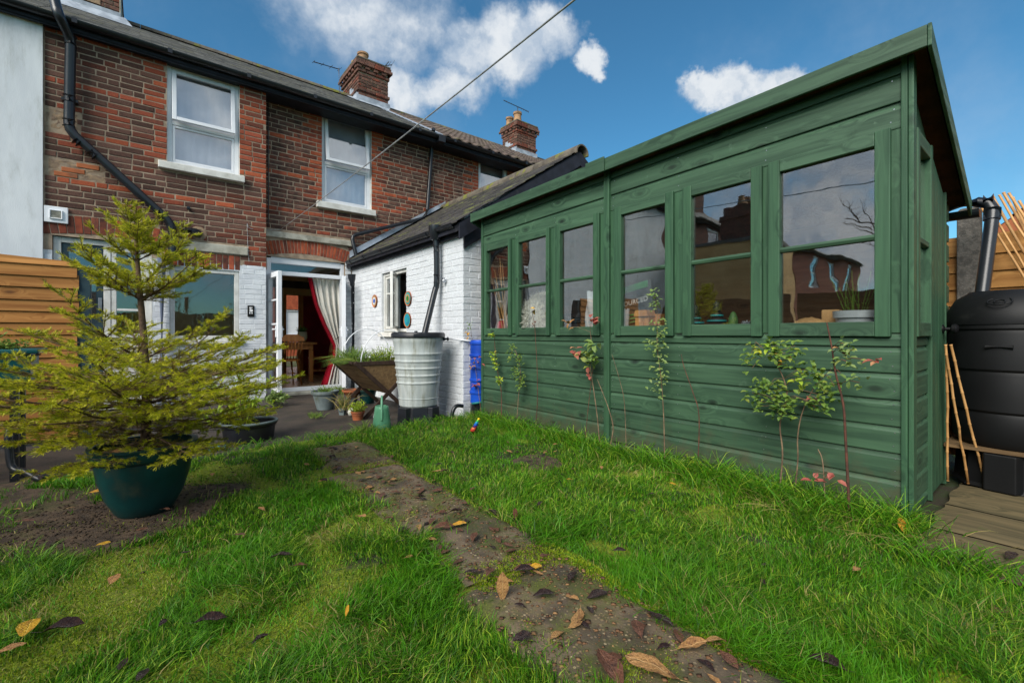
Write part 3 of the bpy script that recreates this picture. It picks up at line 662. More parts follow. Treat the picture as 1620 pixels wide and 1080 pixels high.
# kitchen window
kw = thing('window', None, None, (.65, Y1, .9)); kw.parent = house; kw.location = Vector(kw.location) - parent_world(house)
mb = MB(); frame_rect(mb, KW[0] + .003, KW[1] - .003, KW[2], KW[3], .055, Y1 + .02, Y1 + .10); mb.build('frame', 'old_white_wood', kw, bevel=.006)
mb = MB(); mb.box(KW[0] + .05, KW[1] - .05, Y1 + .055, Y1 + .06, KW[2] + .05, KW[3] - .05); mb.build('pane', 'glass_dark', kw)
mb = MB(); mb.box(KW[0] - .05, KW[1] + .05, Y1 - .06, Y1 + .05, .855, .915); mb.build('sill', 'stone_white', kw, bevel=.01)
# left doorway: timber frame, half glazed door and side window
dw = thing('door', None, None, (-.4, Y1, 0)); dw.parent = house; dw.location = Vector(dw.location) - parent_world(house)
mb = MB(); frame_rect(mb, DR[0] + .003, DR[1] - .003, .02, 2.198, .07, Y1 + .05, Y1 + .14); mb.box(-.44, -.37, Y1 + .053, Y1 + .137, .025, 2.13); mb.build('frame', 'old_white_wood', dw, bevel=.006)
mb = MB(); frame_rect(mb, -.365, -.025, .95, 2.12, .05, Y1 + .06, Y1 + .11); mb.box(-.315, -.075, Y1 + .064, Y1 + .106, 1.30, 1.33); mb.box(-.315, -.075, Y1 + .064, Y1 + .106, 1.70, 1.73); mb.box(-.365, -.025, Y1 + .07, Y1 + .11, .1, .945); mb.build('casement', 'old_white_wood', dw, bevel=.004)
mb = MB(); mb.box(-.32, -.07, Y1 + .083, Y1 + .088, .99, 2.08); mb.build('pane', 'glass_dark', dw)
mb = MB(); mb.box(-.825, -.445, Y1 + .07, Y1 + .115, .03, 2.125); mb.build('leaf', 'char' if False else 'c_dark_teal', dw, bevel=.004)
mb = MB(); mb.box(-.76, -.51, Y1 + .062, Y1 + .067, 1.2, 2.05); mb.build('pane', 'glass_dark', dw)
mb = MB(); mb.box(-.49, -.455, Y1 + .045, Y1 + .068, 1.3, 1.46); mb.build('lock_plate', 'steel', dw, bevel=.003)
# French doors
fd = thing('french_door', None, None, (2.08, Y2, 0)); fd.parent = house; fd.location = Vector(fd.location) - parent_world(house)
XA, XB = 1.475, 2.695; yf = Y2 + .03
mb = MB()
mb.box(XA, XA + .06, yf, yf + .09, .05, 2.22); mb.box(XB - .06, XB, yf, yf + .09, .05, 2.22)
mb.box(XA + .06, XB - .06, yf + .002, yf + .088, .05, .115); mb.box(XA + .06, XB - .06, yf + .002, yf + .088, 1.955, 2.02)
hw = (XB - XA) / 2; rad = (hw ** 2 + .085 ** 2) / (2 * .085)
top = [(XA + (XB - XA) * i / 14, 2.245 + math.sqrt(max(0, rad ** 2 - (XA + (XB - XA) * i / 14 - (XA + XB) / 2) ** 2)) - rad + .085) for i in range(15)]
mb.prism([(XB - .06, 2.14), (XA + .06, 2.14)] + [(max(XA + .06, min(XB - .06, x)), z) for x, z in top], 1, yf + .003, yf + .085)
mb.build('frame', 'upvc', fd, bevel=.006)
mb = MB(); mb.box(XA + .055, XB - .055, yf + .04, yf + .046, 2.01, 2.15); mb.build('transom_pane', 'glass_dark', fd)
mb = MB(); mb.box(XA - .02, XB + .02, Y2 - .10, yf + .02, -.02, .048); mb.build('step', 'stone_grey', fd, bevel=.01)
def leaf(hinge, ang, sgn):
    w = .555; L_ = Matrix.Rotation(ang, 3, 'Z')
    def tf(x, y, z): p = L_ @ Vector((x * sgn, y, 0)); return (hinge[0] + p.x, hinge[1] + p.y, z)
    lf = thing('door_leaf', None, None, (hinge[0], hinge[1], .1)); lf.parent = fd; lf.location = Vector(lf.location) - parent_world(fd)
    mb = MB(tf); mb.box(0, .075, -.03, .03, .12, 1.95); mb.box(w - .075, w, -.03, .03, .12, 1.95); mb.box(.075, w - .075, -.028, .028, .12, .26); mb.box(.075, w - .075, -.028, .028, 1.87, 1.95)
    for z in (.72, 1.15, 1.52): mb.box(.075, w - .075, -.02, .02, z - .014, z + .014)
    o = mb.build('frame', 'upvc', lf, bevel=.005)
    mb = MB(tf); mb.box(.07, w - .07, -.004, .004, .25, 1.88); mb.build('pane', 'glass_dark', lf)
    mb = MB(tf); mb.box(w - .055, w - .03, -.05, .05, .95, 1.12); mb.box(w - .15, w - .03, -.07, -.05, 1.06, 1.08); mb.box(w - .15, w - .03, .05, .07, 1.06, 1.08); mb.build('handle', 'upvc', lf, bevel=.004)
leaf((XA + .03, Y2 + .0, 0), R(-86), 1)
leaf((XB - .03, Y2 + .0, 0), R(73), -1)

# gutter, fascia, main roof ---------------------------------------------
EZ, EY, TANP, RY = 4.83, 7.62, .568, 10.8
RZ = EZ + (RY - EY) * TANP
def slates(parent, x0, x1, mat, w=.26, gauge=.19, seed=0):
    r = random.Random(seed); mb = MB(); n = int((RY - EY) / (gauge * .857))
    for k in range(n):
        y = EY + k * gauge * .857; z = EZ + (y - EY) * TANP; x = x0 - (w / 2 if k % 2 else 0)
        while x < x1:
            a, b = max(x, x0) + .002, min(x + w, x1) - .002; x += w
            if b - a < .03: continue
            y2 = y + gauge * 1.3; z2 = z + (y2 - y) * TANP; t = .012 + r.uniform(0, .006); dz = r.uniform(0, .006)
            mb.add([(a, y, z + t + dz), (b, y, z + t + dz + r.uniform(-.003, .003)), (b, y2, z2 + .004), (a, y2, z2 + .004), (a, y, z + dz), (b, y, z + dz)], [(0, 1, 2, 3), (4, 5, 1, 0)], rnd=r.random())
    o = mb.build('slate', mat, parent, recalc=False); o['kind'] = 'stuff'; return o
def roof_slab(x0, x1, mat, parent):
    mb = MB(); mb.prism([(EY + .02, EZ - .03), (RY, RZ - .02), (2 * RY - EY, EZ), (2 * RY - EY, EZ - .1), (RY, RZ - .14), (EY + .02, EZ - .13)], 0, x0, x1)
    rf = mb.build('roof', mat, parent, at=((x0 + x1) / 2, RY, EZ)); return rf
def gutter(parent, x0, x1):
    pts = [(math.cos(t) * .058, math.sin(t) * .058) for t in [math.pi * (1 + i / 8) for i in range(9)]]; pin = [(a * .88, b * .88) for a, b in pts[::-1]]
    mb = MB(); mb.prism([(EY - .03 + a, EZ - .035 + b) for a, b in pts + pin], 0, x0, x1); mb.build('gutter', 'black_pvc', parent, smooth=True, autosmooth=50)
    mb = MB(); mb.box(x0, x1, EY + .035, EY + .06, EZ - .15, EZ - .02); mb.build('fascia', 'black_wood', parent)
    mb = MB(); mb.box(x0, x1, EY + .061, Y2 + .02, EZ - .135, EZ - .11); mb.build('soffit', 'black_wood', parent)
    x = x0 + .3
    while x < x1: mb = MB(); mb.box(x, x + .03, EY - .095, EY + .035, EZ - .05, EZ - .028); mb.box(x - .01, x + .04, EY - .097, EY - .085, EZ - .085, EZ - .025); mb.build('gutter_bracket', 'black_pvc', parent); x += .92
def ridge_tiles(parent, x0, x1, mat='ridge'):
    x = x0
    while x < x1 - .05:
        mb = MB(); e = min(x + .445, x1)
        mb.prism([(RY + math.cos(t) * .12, RZ - .03 + math.sin(t) * .10) for t in [math.pi * i / 8 for i in range(9)]], 0, x, e); mb.build('ridge_tile', mat, parent, smooth=True, autosmooth=50); x += .45
rf = roof_slab(-1.0, XP, 'black_wood', house); slates(rf, -1.0, XP - .06, 'slate', seed=3); ridge_tiles(rf, -1.0, XP)
gutter(house, -1.0, XP)
mb = MB()
for k in range(17):
    y = EY + .02 + k * .185; z = EZ + (y - EY) * TANP; mb = MB(); mb.add([(XP - .10, y, z + .03), (XP + .1, y, z + .036), (XP + .1, y + .18, z + .138), (XP - .1, y + .18, z + .132), (XP - .1, y, z), (XP + .1, y, z)], [(0, 1, 2, 3), (4, 5, 1, 0)]); mb.build('lead_strip', 'lead', rf)
# right-hand neighbour with pantiles
nb = thing('terraced_house', 'neighbouring brick house under rippled pantiles, beyond the white outhouse roof', 'house', (8, 8, 0))
W3 = (5.55, 6.34, 4.05, 4.88)
W3b = (5.55, 6.34, 3.3, 4.88)
def col_nb(x, z, k, r):
    if z > 3.2 and ((x < W3[0] and W3[0] - x < (.36 if k % 2 else .2)) or (x > W3[1] and x - W3[1] < .4)): return r.choice(['brick_orange', 'brick_red'])
    if k % 8 in (1,) and r.random() < .7: return r.choice(['brick_orange', 'brick_mid'])
    q = r.random(); return 'brick_dark' if q < .72 else ('brick_mid' if q < .97 else 'brick_orange')
bn = courses(XP + .01, 9.5, 2.03, 4.93, [W3b], col_nb, c=.0735, seed=13)
lay(bn, nb, lambda s, d, z: (s, Y2 + d, z), 0, 0)
mb = MB(); backing(mb, XP + .001, 12, -.1, 4.96, Y2 + .0045, Y2 + .3, [W3b]); mb.box(11.8, 12, Y2 + .31, 13.6, -.1, 5.0); mb.box(XP + .125, 11.79, 13.4, 13.6, -.1, 4.9); mb.build('wall', 'mortar', nb, recalc=False)
w = thing('window', None, None, (5.9, Y2, 4)); w.parent = nb; w.location = Vector(w.location) - parent_world(nb)
mb = MB(); frame_rect(mb, W3b[0], W3b[1], W3b[2], W3b[3], .07, Y2 + .03, Y2 + .1); mb.build('frame', 'upvc', w)
mb = MB(); mb.box(W3b[0] + .06, W3b[1] - .06, Y2 + .06, Y2 + .066, 3.37, 4.81); mb.build('pane', 'glass_house', w)
mb = MB(); mb.box(W3b[0] - .02, W3b[1] + .02, Y2 + .2, Y2 + .21, 3.3, 4.9); mb.build('blind', 'net', w)
rn = roof_slab(XP, 12, 'black_wood', nb)
mb = MB(); n = 17; g = (RY - EY) / n; nx = int((12 - XP - .1) / .05)
for k in range(n):
    y = EY - .02 + k * g; y2 = y + g * 1.15; z = EZ + (y - EY) * TANP + .045; z2 = EZ + (y2 - EY) * TANP + .025
    vs = []; 
    for i in range(nx + 1):
        x = XP + .1 + i * .05; wv = .028 * math.sin(x * 2 * math.pi / .25); vs += [(x, y, z - .03 + wv), (x, y, z + wv), (x, y2, z2 + wv)]
    mb.add(vs, [f for i in range(nx) for f in ((3 * i, 3 * i + 3, 3 * i + 4, 3 * i + 1), (3 * i + 1, 3 * i + 4, 3 * i + 5, 3 * i + 2))], rnd=random.random())
o = mb.build('pantile', 'pantile', rn, smooth=True, autosmooth=40, recalc=False); o['kind'] = 'stuff'
ridge_tiles(rn, XP, 12)
gutter(nb, XP + .001, 12)
# left neighbour: white render
wh = thing('terraced_house', 'neighbouring white rendered house wall at far left above fence', 'house', (-3.5, 8, 0))
wops = [(-4.2, -3.2, 3.3, 4.7), (-4.4, -3.2, .9, 2.1)]
mb = MB(); backing(mb, -6.5, -.975, -.1, 4.78, Y1 - .035, Y1 + .3, wops); mb.build('wall', 'render', wh, recalc=False)
mb = MB(); mb.box(-6.5, -1.125, 13.3, 13.6, -.1, 4.8); mb.box(-6.5, -6.3, Y1 + .31, 13.29, -.1, 4.8); mb.build('back_wall', 'render', wh)
for a, b, c, d in wops:
    w = thing('window', None, None, (a, Y1, c)); w.parent = wh; w.location = Vector(w.location) - parent_world(wh)
    mb = MB(); frame_rect(mb, a, b, c, d, .06, Y1 + .05, Y1 + .12); mb.box(a + .06, b - .06, Y1 + .055, Y1 + .11, (c + d) / 2 - .03, (c + d) / 2 + .03); mb.build('frame', 'upvc', w)
    mb = MB(); mb.box(a + .05, b - .05, Y1 + .08, Y1 + .086, c + .05, d - .05); mb.build('pane', 'glass_house', w)
rw = roof_slab(-6.5, -1.001, 'black_wood', wh); slates(rw, -6.5, -1.005, 'slate', seed=8); gutter(wh, -6.5, -1.001); ridge_tiles(rw, -6.5, -1.0)
# two more houses of the terrace, seen mirrored in the shed panes
for hx0, hx1, mt, lab in ((-13.5, -6.52, 'brick_dark', 'dark brick terraced house with arched window, mirrored in the shed panes'), (-26, -13.52, 'brick_mid', 'farther brown brick terrace house, mirrored low in the shed end pane')):
    h = thing('terraced_house', lab, 'house', ((hx0 + hx1) / 2, 8, 0)); ops = []
    x = hx0 + 1.0
    while x < hx1 - 1.2: ops += [(x, x + .95, 3.2, 4.6), (x, x + .95, .9, 2.2)]; x += 2.6
    mb = MB(); backing(mb, hx0, hx1, -.1, 4.8, Y1, Y1 + .3, ops); mb.box(hx0, hx1, 13.3, 13.6, -.1, 4.8); mb.build('wall', mt, h, recalc=False)
    for a, b, c, d in ops:
        w = thing('window', None, None, (a, Y1, c)); w.parent = h; w.location = Vector(w.location) - parent_world(h)
        mb = MB(); frame_rect(mb, a, b, c, d, .07, Y1 + .04, Y1 + .12); mb.box(a + .07, b - .07, Y1 + .05, Y1 + .11, (c + d) / 2 - .03, (c + d) / 2 + .03); mb.build('frame', 'upvc', w)
        mb = MB(); mb.box(a + .05, b - .05, Y1 + .08, Y1 + .086, c + .05, d - .05); mb.build('pane', 'glass_house', w)
    rr = roof_slab(hx0, hx1, 'slate', h); gutter(h, hx0, hx1)
    if hx1 > -7:
        mb = MB(); mb.box(-9.4, -6.9, 5.15, Y1 - .01, -.1, 3.55); mb.build('rear_wing', 'tan_render', h)
        mb = MB(); mb.box(-9.5, -6.85, 5.1, Y1 - .01, 3.551, 3.65); mb.build('wing_roof', 'slate', h)
        for q_ in ((-8.0, 5.5), (-10.5, 9.9), (-13.2, 10)):
            mb = MB(); mb.box(q_[0], q_[0] + .7, q_[1], q_[1] + .9, 3.6 if q_[1] < 6 else 5.6, 4.6 if q_[1] < 6 else 7.6); mb.box(q_[0] - .06, q_[0] + .76, q_[1] - .06, q_[1] + .96, (4.3 if q_[1] < 6 else 7.3), (4.42 if q_[1] < 6 else 7.42)); mb.build('chimney', 'brick_sooty', h)
            for k in (.2, .5): mb = MB(); mb.lathe([(.11, 0), (.09, .3), (.11, .32), (.07, .32)], (q_[0] + k, q_[1] + .4, 4.6 if q_[1] < 6 else 7.6), 12); mb.build('chimney_pot', 'terracotta_old', h)

# house across the street, glimpsed through the room
ac = thing('opposite_house', 'sunlit brick house across the street, glimpsed through the dining room', 'house', (4, 24, 0))
mb = MB(); backing(mb, -4, 14, -.1, 5.6, 24, 24.3, [(5.2, 6.1, .9, 2.2), (7.6, 8.5, .9, 2.2), (5.2, 6.1, 3.3, 4.6)]); mb.build('wall', 'brick_orange', ac, recalc=False)
mb = MB(); mb.prism([(23.8, 5.5), (27, 7.6), (30, 5.5)], 0, -4, 14); mb.build('roof', 'slate', ac)
for a, b, c, d in ((5.2, 6.1, .9, 2.2), (7.6, 8.5, .9, 2.2), (5.2, 6.1, 3.3, 4.6)): mb = MB(); frame_rect(mb, a, b, c, d, .09, 24.05, 24.15); mb.box(a + .09, b - .09, 24.1, 24.11, c + .09, d - .09); mb.build('window', 'upvc', ac)
# chimneys --------------------------------------------------------------
def chimney(parent, x0, x1, y0, y1, z0, z1, pots, seed, flash=True):
    ch = thing('chimney', None, None, ((x0 + x1) / 2, (y0 + y1) / 2, z0)); ch.parent = parent; ch.location = Vector(ch.location) - parent_world(parent)
    cap = z1 - .30; mb = MB(); mb.box(x0 + .01, x1 - .01, y0 + .01, y1 - .01, z0, z1 - .02); mb.build('core', 'mortar', ch)
    def cc(x, z, k, r): q = r.random(); return 'brick_mid' if q < .2 else ('brick_sooty' if q < .93 else 'brick_dark')
    a = courses(x0, x1, z0, cap, [], cc, seed=seed); b = courses(-y1, -y0, z0, cap, [], cc, seed=seed + 1)
    mats = ['brick_dark', 'brick_mid', 'brick_sooty']; mb = MB(); r = random.Random(seed)
    def put(bs, fr):
        for q in bs:
            vs, fs = BRV[r.randrange(6)]; l, h, s_, zc = q[1] - q[0], q[3] - q[2], (q[0] + q[1]) / 2, (q[2] + q[3]) / 2
            mb.add([fr(s_ + v[0] * l, v[1] * .04, zc + v[2] * h) for v in vs], fs, rnd=r.random(), mi=mats.index(q[4]))
    put(a, lambda s, d, z: (s, y0 + d - .004, z)); put(b, lambda s, d, z: (x0 + d - .004, -s, z)); put(b, lambda s, d, z: (x1 - d + .004, -s, z))
    # projecting string course, dentils and cap courses
    for z, h, pr in ((z0 + (cap - z0) * .55, .065, .035), (cap, .065, .03), (cap + .14, .07, .085), (cap + .213, .075, .06)):
        xx = courses(x0 - pr, x1 + pr, z, z + .074, [], cc, seed=seed + 3); put(xx, lambda s, d, z_: (s, y0 - pr + d, z_)); yy = courses(-(y1 + pr), -(y0 - pr), z, z + .074, [], cc, seed=seed + 4)
        put(yy, lambda s, d, z_: (x0 - pr + d, -s, z_)); put(yy, lambda s, d, z_: (x1 + pr - d, -s, z_))
    s_ = x0 - .05
    while s_ < x1: put([(s_, s_ + .1, cap + .072, cap + .138, 'brick_sooty')], lambda s, d, z_: (s, y0 - .06 + d, z_)); s_ += .2
    s_ = y0
    while s_ < y1: put([(-s_ - .1, -s_, cap + .072, cap + .138, 'brick_sooty')], lambda s, d, z_: (x0 - .06 + d, -s, z_)); s_ += .2
    o = mb.build('brickwork', mats, ch, recalc=False); o['kind'] = 'stuff'
    mb = MB(); mb.box(x0 - .05, x1 + .05, y0 - .05, y1 + .05, z1 - .012, z1 + .03); mb.build('cap', 'ridge', ch, bevel=.01)
    for (px, py, r_, h_) in pots:
        mb = MB(); mb.lathe([(r_ * 1.1, 0), (r_, .05), (r_ * .85, h_ * .8), (r_ * 1.02, h_ * .84), (r_ * 1.02, h_), (r_ * .75, h_), (r_ * .7, .05)], (px, py, z1 + .02), 20); mb.build('chimney_pot', 'terracotta_old', ch, smooth=True, autosmooth=40)
    if flash:
        mb = MB(); n = 9
        for i in range(n):
            ya = y0 + (RY + .1 - y0) * i / n; yb = y0 + (RY + .1 - y0) * (i + 1) / n; za = EZ + (ya - EY) * TANP
            mb.box(x0 - .012, x0 - .002, ya, yb, za - .02, za + .22 + (.03 if i % 2 else 0))
        z_ = EZ + (y0 - EY) * TANP; mb.box(x0 - .05, x1 + .05, y0 - .012, y0 - .004, z_ - .02, z_ + .17)
        mb.add([(x0 - .14, y0 - .15, z_ - .05), (x1 + .14, y0 - .15, z_ - .05), (x1 + .08, y0 - .006, z_ + .06), (x0 - .08, y0 - .006, z_ + .06)], [(0, 1, 2, 3)])
        mb.add([(x0 - .16, y0 - .1, z_ - .02), (x0 - .013, y0 - .1, z_ + .0), (x0 - .013, RY, RZ + .06), (x0 - .16, RY, RZ + .04)], [(0, 1, 2, 3)])
        mb.build('lead_flashing', 'lead', ch)
    return ch
chimney(rf, 3.80, 4.52, 10.35, 11.45, 6.1, 7.40, [(4.0, 10.6, .13, .26), (4.0, 11.0, .13, .24), (4.33, 10.75, .12, .2)], 31)
chimney(rn, 8.57, 9.33, 10.35, 11.05, 6.1, 7.36, [(8.80, 10.6, .13, .38), (8.75, 10.92, .12, .32)], 41)
cA = on(72, 0, 1, 8.9)
chimney(rf, -1.25, -.38, 10.3, 11.3, 6.1, 7.9, [(-.8, 10.7, .13, .3)], 51, flash=False)
mb = MB(); z_ = EZ + (10.3 - EY) * TANP
mb.add([(-1.45, 10.12, z_ - .08), (-.20, 10.12, z_ - .08), (-.30, 10.29, z_ + .12), (-1.3, 10.29, z_ + .12)], [(0, 1, 2, 3)]); mb.box(-1.27, -.36, 10.275, 10.288, z_ - .02, z_ + .17)
mb.build('lead_flashing', 'lead', rf)
mb = MB(); mb.box(-.379, -.36, 10.28, 11.3, 6.2, 6.9); mb.build('chimney_render', 'stone_grey', rf)
mb = MB(); mb.box(-1.0, -.62, 10.282, 10.294, z_ + .20, z_ + .32); mb.build('mortar_patch', 'mortar_patch', rf)
def aerial(name, label, pts, boom, elems, el):
    a = thing(name, label, 'aerial', pts[0]); mb = MB(); mb.tube(pts, .014, 6); mb.build('mast', 'aerial', a)
    b0, b1 = Vector(boom[0]), Vector(boom[1]); mb = MB(); mb.tube([b0, b1], .012, 6); mb.build('boom', 'aerial', a)
    mb = MB(); d = (b1 - b0).normalized(); sd = Vector(el).normalized()
    for i in range(elems):
        p = b0 + (b1 - b0) * (i / max(1, elems - 1)); l = .10 + .08 * i / elems; mb.tube([p - sd * l, p + sd * l], .006, 5)
    mb.build('element', 'aerial', a)
    return a
aerial('tv_aerial', 'thin yagi aerial left of the tall twin pot chimney', [on(537, 148, 1, 11), on(536, 108, 1, 11)], (on(496, 98, 1, 11), on(537, 110, 1, 11)), 4, (0, 1, .2))
aerial('tv_aerial', 'small bent aerial on right side of the twin pot chimney', [on(606, 108, 1, 10.4), on(615, 98, 1, 10.4)], (on(610, 104, 1, 10.4), on(620, 103, 1, 10.4)), 3, (.5, 0, 1))
aerial('tv_aerial', 'many pronged yagi aerial above the short far chimney', [on(820, 200, 1, 10.8), on(819, 170, 1, 10.8)], (on(797, 159, 1, 10.8), on(836, 177, 1, 10.8)), 11, (.5, .6, .6))
# ------------------------------------------------------------------ house pipes and fittings
def pipe(name, pts, r, mat, parent, collars=(), n=14, smooth_n=5):
    mb = MB(); mb.tube(catmull(pts, smooth_n) if smooth_n else pts, r, n); o = mb.build(name, mat, parent, smooth=True, autosmooth=50)
    if collars:
        for p, q in collars:
            mb = MB(); mb.tube([p, q], r * 1.16, n); mb.build('collar', mat, o, smooth=True, autosmooth=50)
    return o
yp = Y1 - .09
A = lambda px, py, y=yp: on(px, py, 1, y)
def seglist(*pts):                     # sharp bends: duplicate points near the corners
    out = [Vector(pts[0])]
    for i in range(1, len(pts) - 1):
        p, a, b = Vector(pts[i]), Vector(pts[i - 1]), Vector(pts[i + 1]); da, db = (a - p), (b - p); k = .07
        out += [p + da.normalized() * k, p + (da.normalized() + db.normalized()) * k * .3, p + db.normalized() * k]
    return out + [Vector(pts[-1])]
p0, p1, p2 = A(76, -40, 7.9), A(92, 22, 7.45), A(112, 62)
s1, s2 = A(109, 206), A(266, 348)
soil = pipe('soil_pipe', seglist(p0 + Vector((0, 0, .5)), p0, p1, p2, s1, s2, s2 + Vector((.05, .0, -.13)), Vector((s2.x + .05, yp, 2.0))), .052, 'black_pvc', house, n=16, smooth_n=0,
     collars=[(A(112, 58), A(112, 72)), (A(109.5, 152), A(109.5, 162)), (A(120, 222), A(126, 227)), (A(143, 240), A(152, 248)), (A(249, 335), A(256, 342)), (A(109, 190), A(109, 200))])
mb = MB(); b = A(110, 157); mb.box(b.x - .075, b.x + .075, yp + .02, Y1 + .0, b.z - .015, b.z + .015); mb.build('pipe_bracket', 'black_pvc', house)
pipe('soil_branch', seglist(Vector((s2.x + .05, yp, 2.43)), Vector((.54, yp, 2.42)), Vector((.56, Y1 + .06, 2.42))), .052, 'black_pvc', house, n=16, smooth_n=0, collars=[(Vector((.40, yp, 2.424)), Vector((.47, yp, 2.423)))])
xg = on(256, 450, 1, yp).x
pipe('soil_stack', [(xg, yp, 0), (xg, yp, 2.05)], .052, 'grey_pipe', house, n=16, smooth_n=0, collars=[((xg, yp, 1.63), (xg, yp, 1.69))])
mb = MB(); c = (.56, Y1 - .001, 2.42); mb.lathe([(.0, 0), (.10, 0), (.095, .006), (.06, .008)], (0, 0, 0), 20); 
o = MB(); o.add([(c[0] + x, c[1] - z, c[2] + y) for x, y, z in mb.v], mb.f); o.build('mortar_patch', 'mortar_patch', house)
mb = MB(); q = on(298, 330, 1, Y1); mb.lathe([(.022, 0), (.022, .05), (0, .055)], (0, 0, 0), 10); o = MB(); o.add([(q.x + x, q.y - z, q.z + y) for x, y, z in mb.v], mb.f); o.build('overflow_stub', 'black_pvc', house)
# wall vent
v = thing('wall_vent', 'square white wall vent with grey grille beside neighbour wall', 'vent', on(89, 340, 1, Y1 - .01))
c = v.location
mb = MB(); mb.box(c.x - .105, c.x + .105, Y1 - .03, Y1 - .006, c.z - .098, c.z + .098); mb.build('plate', 'upvc', v, bevel=.006)
mb = MB(); frame_rect(mb, c.x - .058, c.x + .058, c.z - .055, c.z + .055, .012, Y1 - .05, Y1 - .0295); mb.build('cowl', 'upvc', v, bevel=.004)
mb = MB()
for i in range(6): mb.box(c.x - .046, c.x + .046, Y1 - .042, Y1 - .031, c.z - .043 + i * .0155, c.z - .034 + i * .0155)
mb.build('grille', 'stone_grey', v)
mb = MB()
for sx in (-1, 1):
    for sz in (-1, 1): mb.lathe([(.006, 0), (.006, .004)], (c.x + sx * .09, 0, c.z + sz * .083), 8)
o = MB(); o.add([(x, Y1 - .031 - z * 0, zz) for x, y, zz in mb.v for z in (0,)], mb.f)
# plaque by the doors
q = on(397, 492, 1, Y1 - .006)
pl = thing('door_plaque', 'small black plaque with white figure on white brick pier', 'plaque', q)
mb = MB(); mb.box(q.x - .045, q.x + .045, q.y - .012, q.y, q.z - .085, q.z + .085); mb.build('plate', 'c_black', pl, bevel=.003)
mb = MB()
for dx, dz, w_, h_ in ((-.012, .045, .02, .03), (.0, .01, .042, .035), (-.016, -.028, .012, .03), (.012, -.028, .012, .03), (.01, .05, .012, .02)):
    mb.add([(q.x + dx + w_ * .6 * math.cos(t), q.y - .0135, q.z + dz + h_ * .6 * math.sin(t)) for t in [2 * math.pi * i / 10 for i in range(10)]], [tuple(range(10))])
mb.build('figure', 'c_white', pl)
# downpipe on the right part of the facade and the long sloping branch
yd = Y2 - .07
t0, t1 = on(684, 214, 1, yd), on(676, 332, 1, yd)
pipe('downpipe', [on(686, 204, 1, EY - .02), on(685, 212, 1, EY + .1), t0 + Vector((0, 0, -.1)), t1], .036, 'black_pvc', house, n=12, smooth_n=3, collars=[(t0, t0 + Vector((0, 0, -.09)))])
mb = MB(); mb.box(t0.x - .07, t0.x + .07, EY - .09, EY + .03, EZ - .16, EZ - .02); mb.build('hopper', 'black_pvc', house, bevel=.01)
pipe('waste_pipe', seglist(t1, on(672, 345, 1, yd), on(556, 373, 1, yd), on(566, 415, 1, yd - .05)), .034, 'black_pvc', house, n=12, smooth_n=0)
q = on(424, 143, 1, Y2 - .03); pipe('cable', [q, (q.x, q.y, 4.3), (q.x + .005, q.y, 3.2), (q.x, q.y, 2.7)], .008, 'black_pvc', house, n=6)
# washing line from the lintel over the lawn
l0 = on(444, 363, 1, Y2 - .05)
e = Vector((1.25, 1.24, 2.29)); e = on(886, 0, 2, 2.29); e2 = e + (e - l0) * .55
wl_ = thing('washing_line', 'wire washing line sloping from the house wall up overhead', 'washing line', l0)
mb = MB(); mb.tube([l0 + (e2 - l0) * (i / 16) - Vector((0, 0, .05 * math.sin(math.pi * i / 16) * (1 if i < 16 else 0))) for i in range(17)], .0042, 6); mb.build('line', 'wire', wl_, smooth=True)
mb = MB(); mb.tube(catmull([l0, l0 + Vector((-.06, -.0, -.01)), on(398, 362, 1, Y1 - .01), on(391, 354, 1, Y1 - .01)], 5), .004, 6); mb.tube([on(391, 354, 1, Y1 - .01), on(392, 388, 1, Y1 - .01), on(394, 414, 1, Y1 - .01)], .003, 6); mb.build('tail', 'wire', wl_)
post = thing('clothes_pole', 'tall wooden clothes pole behind the lawn holding the line', 'pole', (e2.x, e2.y, 0))
mb = MB(); mb.tube([(e2.x, e2.y, -.1), (e2.x, e2.y, e2.z + .1)], .045, 10); mb.build('pole', 'old_wood', post)

# ------------------------------------------------------------------ white outhouse
XE, YE, EEZ = 2.823, 4.38, 2.34
RX, RZE = 4.72, 3.58
TE = (RZE - EEZ) / (RX - XE)
oh = thing('outhouse', 'white painted brick outhouse with slate roof attached to the house', 'outhouse', (3.6, 6, 0))
OW = (-6.70, -5.84, 1.02, 1.93)         # window, in s = -Y
bw = courses(-(Y2 - .005), -YE, .0, EEZ - .02, [OW, (OW[0] - .02, OW[1] + .02, .95, 1.03)], lambda *a: 'paint_brick', j=.005, seed=61)
lay(bw, oh, lambda s, d, z: (XE + d, -s, z), R(-90), 240, ('brick', 'painted_brickwork'))
be = [b for b in courses(XE, 6.6, .0, 3.5, [], lambda *a: 'paint_brick', j=.005, seed=62) if b[3] < EEZ - .1 + TE * min(b[0] - XE, 2 * RX - XE - b[1])]
lay([b for b in be if b[0] < 3.3], oh, lambda s, d, z: (s, YE + d, z), 0, 60, ('brick', 'painted_brickwork'))
mb = MB(); ops = [OW]
tmp = MB(); backing(tmp, -(Y2 + .1), -YE - .01, -.1, EEZ - .04, 0, .22, ops); mb.add([(XE + .0025 + y, -x, z) for x, y, z in tmp.v], tmp.f)
x9 = 2 * RX - XE
mb.prism([(XE + .01, -.1), (x9, -.1), (x9, EEZ), (RX, RZE - .05), (XE + .01, EEZ)], 1, YE + .0025, YE + .2)
mb.box(x9 - .2, x9, YE + .21, Y2, -.1, EEZ)
mb.build('wall', 'paint_low', oh, recalc=False)
